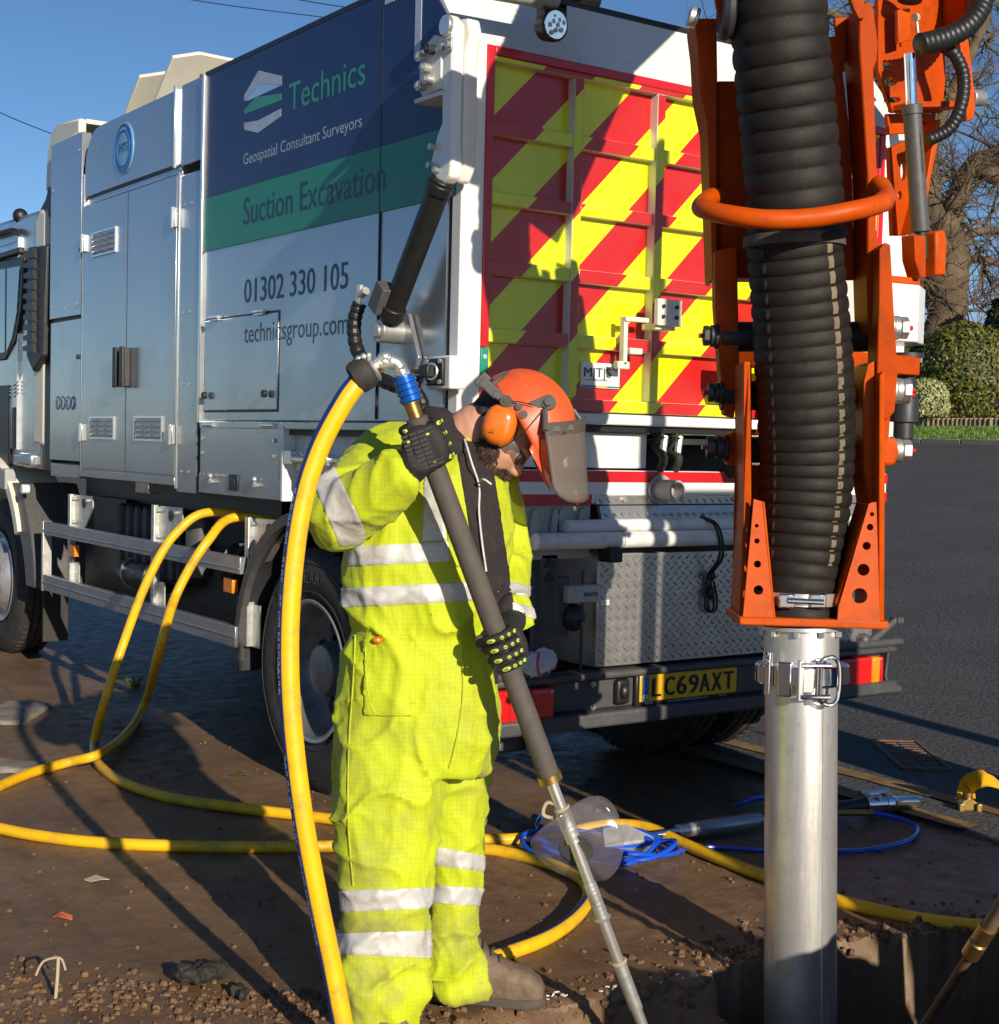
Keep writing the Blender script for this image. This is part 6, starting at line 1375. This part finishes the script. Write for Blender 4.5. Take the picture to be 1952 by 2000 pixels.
visor = b.build('face_shield', 'visor_mesh', man, 60); sv = visor.modifiers.new('t', 'SOLIDIFY'); sv.thickness = .0012
bd2 = [vmap(0, j) for j in range(NV+1)]+[vmap(i, NV) for i in range(1, NU)]+[vmap(NU, NV-j) for j in range(NV+1)]
MB().tube(bd2, .0032, 8).build('shield_rim', 'tool_sleeve', visor)
tb = [vmap(i, 0) for i in range(NU+1)]; MB().loft([[p+ZZ*.022+RR*.002, p+RR*.004+ZZ*.022, p+RR*.004-ZZ*.012, p-ZZ*.012+RR*.001] for p in tb]).build('shield_bar', 'tool_sleeve', visor, 60)
for i in (3, 8): p = tb[i]; MB().obox(p-HH*.004+ZZ*.004, RR, ZZ, HH, .010, .007, .004).build('shield_clip', 'grey_plastic', visor)
MB().tube([DP(1064, 800, 3.83), DP(1066, 842, 3.80)], .008, 10).tube([DP(1120, 800, 4.0), DP(1140, 828, 4.0)], .006, 8).build('shield_arm', 'grey_plastic', visor)

# ---- gloved hands closed on the lance
LA0, LD = l0, ld_
HHp = unit(HH-LD*np.dot(HH, LD)); LW = np.cross(LD, HHp); LW = LW if np.dot(LW, RR) > 0 else -LW
def axis_at(py):
    a, b = l0, l1; ya, yb = 838.0, 1520.0; return a+(b-a)*((py-ya)/(yb-ya))
def around(c, th, R): return c+R*(math.cos(th)*-HHp+math.sin(th)*LW)
def finger(c, t0, t1, r, R, name, par, pads=(), tip=True):
    n = 16; pts = [around(c, t, R) for t in np.linspace(t0, t1, n)]; rad = [r*(1.06 if abs(k-5) < 1.5 or abs(k-10) < 1.2 else .96)*(1-.18*(k/n)) for k in range(n)]; rad[-1] *= .6; rad[0] *= .95
    f = MB().tube(pts, rad, 14).ell(pts[-1], rad[-2], rad[-2], rad[-2], n=10, m=8).build(name, 'glove', par, 60)
    for (tp, L, w) in pads:
        p = around(c, tp, R+r*.86); nn = unit(p-around(c, tp, 0)); tt = unit(around(c, tp+.05, R)-around(c, tp, R)); MB().ell(p, L, w, .0045, (tt, np.cross(nn, tt), nn), 12, 8).build('finger_pad', 'lime', par); 
        MB().ell(p+nn*.0022, L*.55, w*.35, .0036, (tt, np.cross(nn, tt), nn), 10, 6).build('pad_slot', 'glove', par)
    return f
# right hand: back of the hand towards the camera
rh = thing('tmp', 'x', 'x') if False else None
hcR = axis_at(870); gR = MB()
pc = hcR-HHp*(LR0+.015)-LW*.006
gR.ell(pc, .058, .022, .060, (LW, -HHp, LD), 20, 14).ell(pc-LW*.020+LD*.022, .046, .024, .040, (LW, -HHp, LD), 16, 10).ell(pc+LW*.03, .030, .022, .056, (LW, -HHp, LD), 16, 10)
wr = DP(798, 918, 3.595); gR.tube([pc-LW*.02+LD*.02, (pc-LW*.03+LD*.03+wr)/2, wr, wr-RR*.025-ZZ*.018], [.038, .040, .041, .038], 18)
gme = remesh(gR, .005, 3); gloveR = mk('glove', gme, 'glove', man, 60)
for k, (o_, L) in enumerate(((-.046, 4.4), (-.016, 4.7), (.013, 4.6), (.041, 4.1))):
    c = hcR+LD*o_; finger(c, .75, L, .0148 if k < 3 else .013, LR0+.0145, 'finger', gloveR, ((1.05, .011, .0062), (1.65, .007, .005)))
finger(hcR-LD*.055, -.5, -2.9, .0135, LR0+.013, 'thumb', gloveR, ((-.75, .009, .006),))
bpd = MB()
for i in range(9):
    for j in range(4):
        p = pc-LW*.012+LW*(-.022+.020*j)+LD*(-.044+.011*i)-HHp*(.0225-.006*((j-1.5)/1.5)**2-.004*((i-4)/4)**2); bpd.obox(p, LW, LD, HHp, .0096, .0038, .003)
bpd.build('knuckle_guard', 'glove_pad', gloveR, bevel=.001)
for (a, b_) in ((-.030, -.030), (.020, -.032), (-.032, .032), (.012, .036), (-.01, .038)): MB().ell(pc+LW*a+LD*b_-HHp*.018, .005, .0035, .0025, (LW, LD, HHp), 8, 6).build('lime_stud', 'lime', gloveR)
MB().tube([wr-RR*.018-ZZ*.012, wr-RR*.036-ZZ*.024], [.040, .041], 20).build('glove_cuff', 'glove', gloveR)
# left hand: fingers towards the camera
hcL = axis_at(1262); gL = MB(); pc2 = hcL+HHp*(LR0+.012)+LW*.030
gL.ell(pc2, .028, .024, .050, (LW, -HHp, LD), 18, 12).ell(hcL+LW*(LR0+.018)+HHp*.012, .020, .026, .048, (LW, -HHp, LD), 16, 10)
wl_ = DP(1002, 1214, 3.865); gL.tube([pc2-LD*.02, (pc2-LD*.04+wl_)/2, wl_, wl_+ZZ*.03], [.032, .034, .036, .034], 18)
gme = remesh(gL, .005, 3); gloveL = mk('glove', gme, 'glove', man, 60)
for k, (o_, t1_) in enumerate(((-.040, -1.05), (-.014, -1.2), (.013, -1.05), (.039, -.55))):
    c = hcL+LD*o_; finger(c, 1.95, t1_, .0135 if k < 3 else .0122, LR0+.0128, 'finger', gloveL, ((-.35 if k < 3 else -.1, .0125, .0058), (.22 if k < 3 else .35, .006, .0055), (.62 if k < 3 else .7, .006, .0055), (1.05, .0085, .0055)))
finger(hcL-LD*.030, 2.4, 4.6, .0135, LR0+.013, 'thumb', gloveL)
kn = axis_at(1240); MB().ell(kn-LW*.045+HHp*.01, .017, .016, .022, (LW, HHp, LD)).build('valve_knob', 'tool_sleeve', lance)

# ---- boots
def boot(c, dirv, name='boot'):
    d = unit(dirv); s = np.cross(ZZ, d); rings = []
    prof_ = [(-.125, .030, .02, .10), (-.118, .040, .0, .19), (-.09, .047, .0, .21), (-.04, .050, .0, .21), (.0, .050, .0, .17), (.05, .052, .0, .125), (.10, .056, .0, .105), (.145, .052, .0, .092), (.175, .040, .002, .070), (.187, .022, .006, .045)]
    for t, w, z0, z1 in prof_:
        rings.append([c+d*t+s*w*math.copysign(abs(math.cos(q))**.7, math.cos(q))+ZZ*((z0+z1)/2+(z1-z0)/2*math.copysign(abs(math.sin(q))**.75, math.sin(q))) for q in np.linspace(0, 2*math.pi, 24, endpoint=False)])
    b = MB().loft(rings); me = remesh(b, .006, 2); displace(me, lambda p, n: .004*mnoise.noise(p*22)+.0015*mnoise.noise(p*70)); o = mk(name, me, 'boot', man, 70)
    sl_ = MB(); pr = [(-.128, .030), (-.10, .045), (-.03, .045), (.03, .046), (.09, .058), (.14, .056), (.175, .042), (.192, .018)]
    pts = [c+d*t+s*w for t, w in pr]+[c+d*t-s*w for t, w in pr[::-1]]; sl_.slab([p-ZZ*.004 for p in pts], ZZ*.028).build('sole', 'sole', o, bevel=.006)
    for k in range(4): a = c+d*(.02+.022*k)+ZZ*(.158-.018*k); MB().tube(spline([a-s*.03-ZZ*.006, a+ZZ*.004, a+s*.03-ZZ*.006], 4), .0035, 6).build('lace', 'sole', o)
    return o
fb = G(930, 1966); boot(V(fb[0], fb[1], .014)+HH*.02, RR*1.0-HH*.12)
nb_ = G(742, 1992); boot(V(nb_[0], nb_[1], .008), RR*.25-HH*.97)
# ------------------------------------------------------------------ small things on the ground
rs = random.Random(21)
cl = MB()
def clod(b, x, y, s, r_=rs):
    z = ground_z(x, y); c = V(x, y, z+s*.25); n = 6; top = []
    u = [V(math.cos(q)*s*r_.uniform(.6, 1.15), math.sin(q)*s*r_.uniform(.6, 1.15), -s*.45) for q in np.linspace(0, 6.28, n, endpoint=False)]
    v = [V(p[0]*r_.uniform(.45, .8), p[1]*r_.uniform(.45, .8), s*r_.uniform(.25, .6)) for p in u]
    b.add([c+p for p in u]+[c+p for p in v], [(i, (i+1) % n, n+(i+1) % n, n+i) for i in range(n)]+[tuple(range(n, 2*n))])
for k in range(4200):
    y = rs.uniform(-1.9, 2.6); x = rs.uniform(-2.1, 2.0)
    d = mnoise.noise(Vector((x*1.3, y*1.3, 4)))
    if y > .3 and rs.random() < .75: continue
    if d < -.15 and rs.random() < .8: continue
    if pit(x, y) < -.1 and rs.random() < .5: continue
    clod(cl, x, y, .0018+.010*rs.random()**5+(.012*rs.random() if y < -.9 and rs.random() < .1 else 0))
tag(cl.build('mud_crumbs', 'clod', None, smooth=0), 'loose brown crumbs of mud scattered over the ground', None, kind='stuff')
ed = MB()
for k in range(1700):                                     # crumbly soil along the foot of the frame
    x = rs.uniform(-2.0, -.95); y = -.78+(x+1.4)*-.75+rs.gauss(0, .13); clod(ed, x, y, .002+.013*rs.random()**4)
for k in range(1500):
    x = rs.uniform(-.9, 1.2); y = pit_edge(x)+(abs(rs.gauss(0, .12)) if x > 0 else rs.gauss(-.06, .13)); clod(ed, x, y, .002+.016*rs.random()**4)
tag(ed.build('loose_soil', 'clod', None, smooth=0), 'crumbly loose soil along the pit edge and lower left corner', None, kind='stuff')
for (px_, py_, s, lab) in ((395, 1920, .060, 'dark clod of wet earth on the ground in the lower left'), (470, 1945, .028, 'smaller dark clod right of the large one')):
    p = G(px_, py_); b = MB()
    for k in range(9): b.ell((p[0]+rs.gauss(0, s*.45), p[1]+rs.gauss(0, s*.45), s*.35+rs.uniform(0, s*.3)), s*.5, s*.5, s*.42, n=10, m=8)
    me = remesh(b, .006, 1); displace(me, lambda c, n: .010*mnoise.noise(c*60)+.005*mnoise.noise(c*140)); tag(mk('earth_clod', me, 'clod_dark', None, 50), lab, 'clod')
p = G(121, 1802); b = MB(); L = [V(p[0], p[1], .012)+RR*a+HH*c+ZZ*h for a, c, h in ((-.035, .01, 0), (-.01, .028, .012), (.03, .012, .006), (.036, -.012, .0), (.0, -.022, .014))]
tag(MB().slab(L, V(0, 0, .002)).build('fallen_leaf', 'leaf_orange'), 'small orange dead leaf lying on the mud at left', 'leaf')
tw = thing('twig', 'pale forked root twig sticking up from the soil at lower left', 'twig', G(110, 1955))
a0 = G(108, 1955, .0); a1 = DP(114, 1870, depth_of(a0)); a2 = DP(85, 1878, depth_of(a0)); a3 = DP(70, 1905, depth_of(a0)); a4 = DP(128, 1895, depth_of(a0))
MB().tube(spline([a0, DP(112, 1910, depth_of(a0)), a1], 5), .005, 7).tube(spline([a1, a2, a3], 5), .0035, 6).tube(spline([a1, DP(122, 1876, depth_of(a0)), a4], 4), .003, 6).build('stem', 'twig', tw)
for (px_, py_, c2, lab) in ((190, 1730, 'twig', 'scrap of pale bark lying left of centre on the mud'), (470, 1522, 'leaf_hedge', 'withered yellow leaf near the rear wheel')):
    p = G(px_, py_); L = [V(p[0], p[1], .015)+RR*a+HH*c+ZZ*h for a, c, h in ((-.05, .01, 0), (-.01, .02, .014), (.04, .006, .004), (.02, -.014, .01), (-.02, -.010, .0))]; tag(MB().slab(L, V(0, 0, .003)).build('plant_scrap', c2), lab, 'debris')
gt = MB(); p = G(262, 1342)
for k in range(40):
    a = rs.random()*6.28; d = V(math.cos(a), math.sin(a), 0); q = V(p[0], p[1], 0)+d*rs.uniform(0, .03); h = rs.uniform(.03, .07); gt.tube([q, q+d*.02+ZZ*h*.7, q+d*.05+ZZ*h], [.0025, .002, .0006], 3, cap=False)
tag(gt.build('grass_tuft', 'grass', None), 'small tuft of grass by the truck rails', 'grass tuft')
# concrete edging exposed along the pit
kp = thing('pit_edging', 'broken concrete edging exposed along the pit beside the worker boot', 'edging', (-.3, -1.38, 0))
for x0, x1 in ((-.56, -.38), (-.34, -.20), (-.18, -.02)):
    a = V(x0, pit_edge(x0)+.004, -.022); c = V(x1, pit_edge(x1)+.004, -.022); u = unit(c-a); w = np.cross(u, ZZ)
    b = MB().obox((a+c)/2-w*-.015, u, w, ZZ, np.linalg.norm(c-a)/2-.003,   .016, .022); me = remesh(b, .008, 1); displace(me, lambda q, n: .014*mnoise.noise(q*22)+.007*mnoise.noise(q*60)); mk('edging_stone', me, 'kerb_soil', kp, 50)
fl = MB()
for k in range(26):
    x = rs.uniform(-.58, 0); y = pit_edge(x)+rs.gauss(0, .012); q = V(x, y, .012+rs.uniform(0, .012)); fl.slab([q+V(rs.uniform(-.009, .009), rs.uniform(-.005, .005), 0) for _ in range(4)], V(0, 0, .004))
fl.build('mortar_flakes', 'rag', kp, smooth=0)['kind'] = 'stuff'
# flat stones half buried at the left
for (px_, py_, lab) in ((25, 1500, 'pale flat stone slab at the left edge beneath the yellow hose'), (28, 1395, 'pale patch of paving slab at the left beyond the yellow hose')):
    p = G(px_, py_); b = MB().obox((p[0], p[1], .0), RR, HH, ZZ, .14, .10 if py_ > 1450 else .3, .022); me = remesh(b, .015, 2); displace(me, lambda q, n: .010*mnoise.noise(q*8)); tag(mk('stone_slab', me, 'concrete', None, 50), lab, 'stone')

# unseen objects added out of the picture to throw shadows across the truck
wc = thing('shadow_caster_toilet', 'blue moulded portable toilet added unseen at the right to shade the truck rear', 'toilet', (1.1, -3.3, 0))
MB().box(.60, 1.60, -3.8, -2.8, .10, 2.16).build('shell', 'shadow_toilet_blue', wc, bevel=.03)
for i in range(7):
    MB().box(.585, .60, -3.72+i*.13, -3.64+i*.13, .2, 2.05).build('wall_rib', 'shadow_toilet_blue', wc, bevel=.006)
    MB().box(.67+i*.13, .75+i*.13, -2.80, -2.785, .2, 2.05).build('wall_rib', 'shadow_toilet_blue', wc, bevel=.006)
dw = MB().box(.72, 1.48, -3.83, -3.80, .16, 2.02).build('door', 'off_white', wc, bevel=.012); MB().box(.78, .84, -3.86, -3.83, 1.0, 1.14).build('handle', 'dark_metal', dw, bevel=.006)
MB().loft([[V(1.1+sx*.53*k, -3.3+sy*.53*k, z) for sx, sy in ((-1, -1), (1, -1), (1, 1), (-1, 1))] for z, k in ((2.16, 1), (2.22, 1), (2.32, .8), (2.36, .45))]).build('roof', 'off_white', wc, bevel=.02)
MB().cyl((1.45, -3.0, 2.2), (1.45, -3.0, 2.75), .05, 18).build('vent_pipe', 'grey_device', wc)
MB().box(.56, 1.64, -3.84, -2.76, 0, .10).build('skid_base', 'dark_metal', wc, bevel=.015)
pst = thing('shadow_caster_post', 'plain galvanised post added unseen to throw a thin shadow on the tailgate', 'post', (.56, -2.62, 0))  # post added out of view for its narrow shadow on the gate
MB().lathe((.56, -2.62, -.3), (0, 0, 1), [(0, .042), (3.9, .042), (3.93, .02)], 20).build('tube', 'galvanised', pst)
MB().lathe((.56, -2.62, 0), (0, 0, 1), [(0, .10), (.02, .10), (.05, .05)], 20).build('collar', 'concrete', pst)

# unseen soil heap, added and shaped to shade the pit and nozzle foot
hp_ = MB(); nh = 44
for j in range(nh+1):
    for i in range(nh+1):
        x = -.80+1.39*i/nh; y = -3.75+1.1*j/nh; u = 2*i/nh-1; v = 2*j/nh-1; h = max(0, 1-u**6)*max(0, 1-v*v)
        z = ground_z(x, y)-.05+.66*h**.8*(1+.18*mnoise.noise(Vector((x*3, y*3, 0))))+.05*h*mnoise.noise(Vector((x*11, y*11, 2)))+.02*h*mnoise.noise(Vector((x*30, y*30, 2)))
        hp_.v.append((x, y, z))
hp_.f = [(j*(nh+1)+i, j*(nh+1)+i+1, (j+1)*(nh+1)+i+1, (j+1)*(nh+1)+i) for j in range(nh) for i in range(nh)]
tag(hp_.build('shadow_caster_heap', 'mud', None, 60, recalc=False), 'heap of brown soil added unseen beside the pit to shade it', 'soil heap')

sg = thing('shadow_caster_board', 'blank orange board on legs added unseen at the right to shade the road', 'sign', (2.4, -2.6, 0))  # board added out of view to lay a shadow band on the road
MB().slab([V(2.14, -2.55, .25), V(2.66, -2.55, .25), V(2.66, -2.45, 1.15), V(2.14, -2.45, 1.15)], V(0, .012, 0)).build('board', 'orange', sg, bevel=.004)
for x in (2.2, 2.6): MB().cyl((x, -2.56, 0), (x, -2.42, 1.2), .014, 10).cyl((x, -2.15, 0), (x, -2.42, 1.2), .014, 10).build('leg', 'galvanised', sg)
lc = thing('shadow_caster_column', 'plain steel lamp column added unseen to throw a shadow on the road', 'street lamp', (2.95, -4.2, 0))  # column added out of view for its shadow line across the asphalt
MB().lathe((2.95, -4.2, 0), (0, 0, 1), [(0, .11), (1.3, .11), (1.35, .075), (5.5, .055), (5.6, .03)], 24).build('column', 'galvanised', lc); MB().box(2.87, 3.03, -4.2, -3.5, 5.5, 5.62).build('lantern', 'grey_device', lc, bevel=.02)
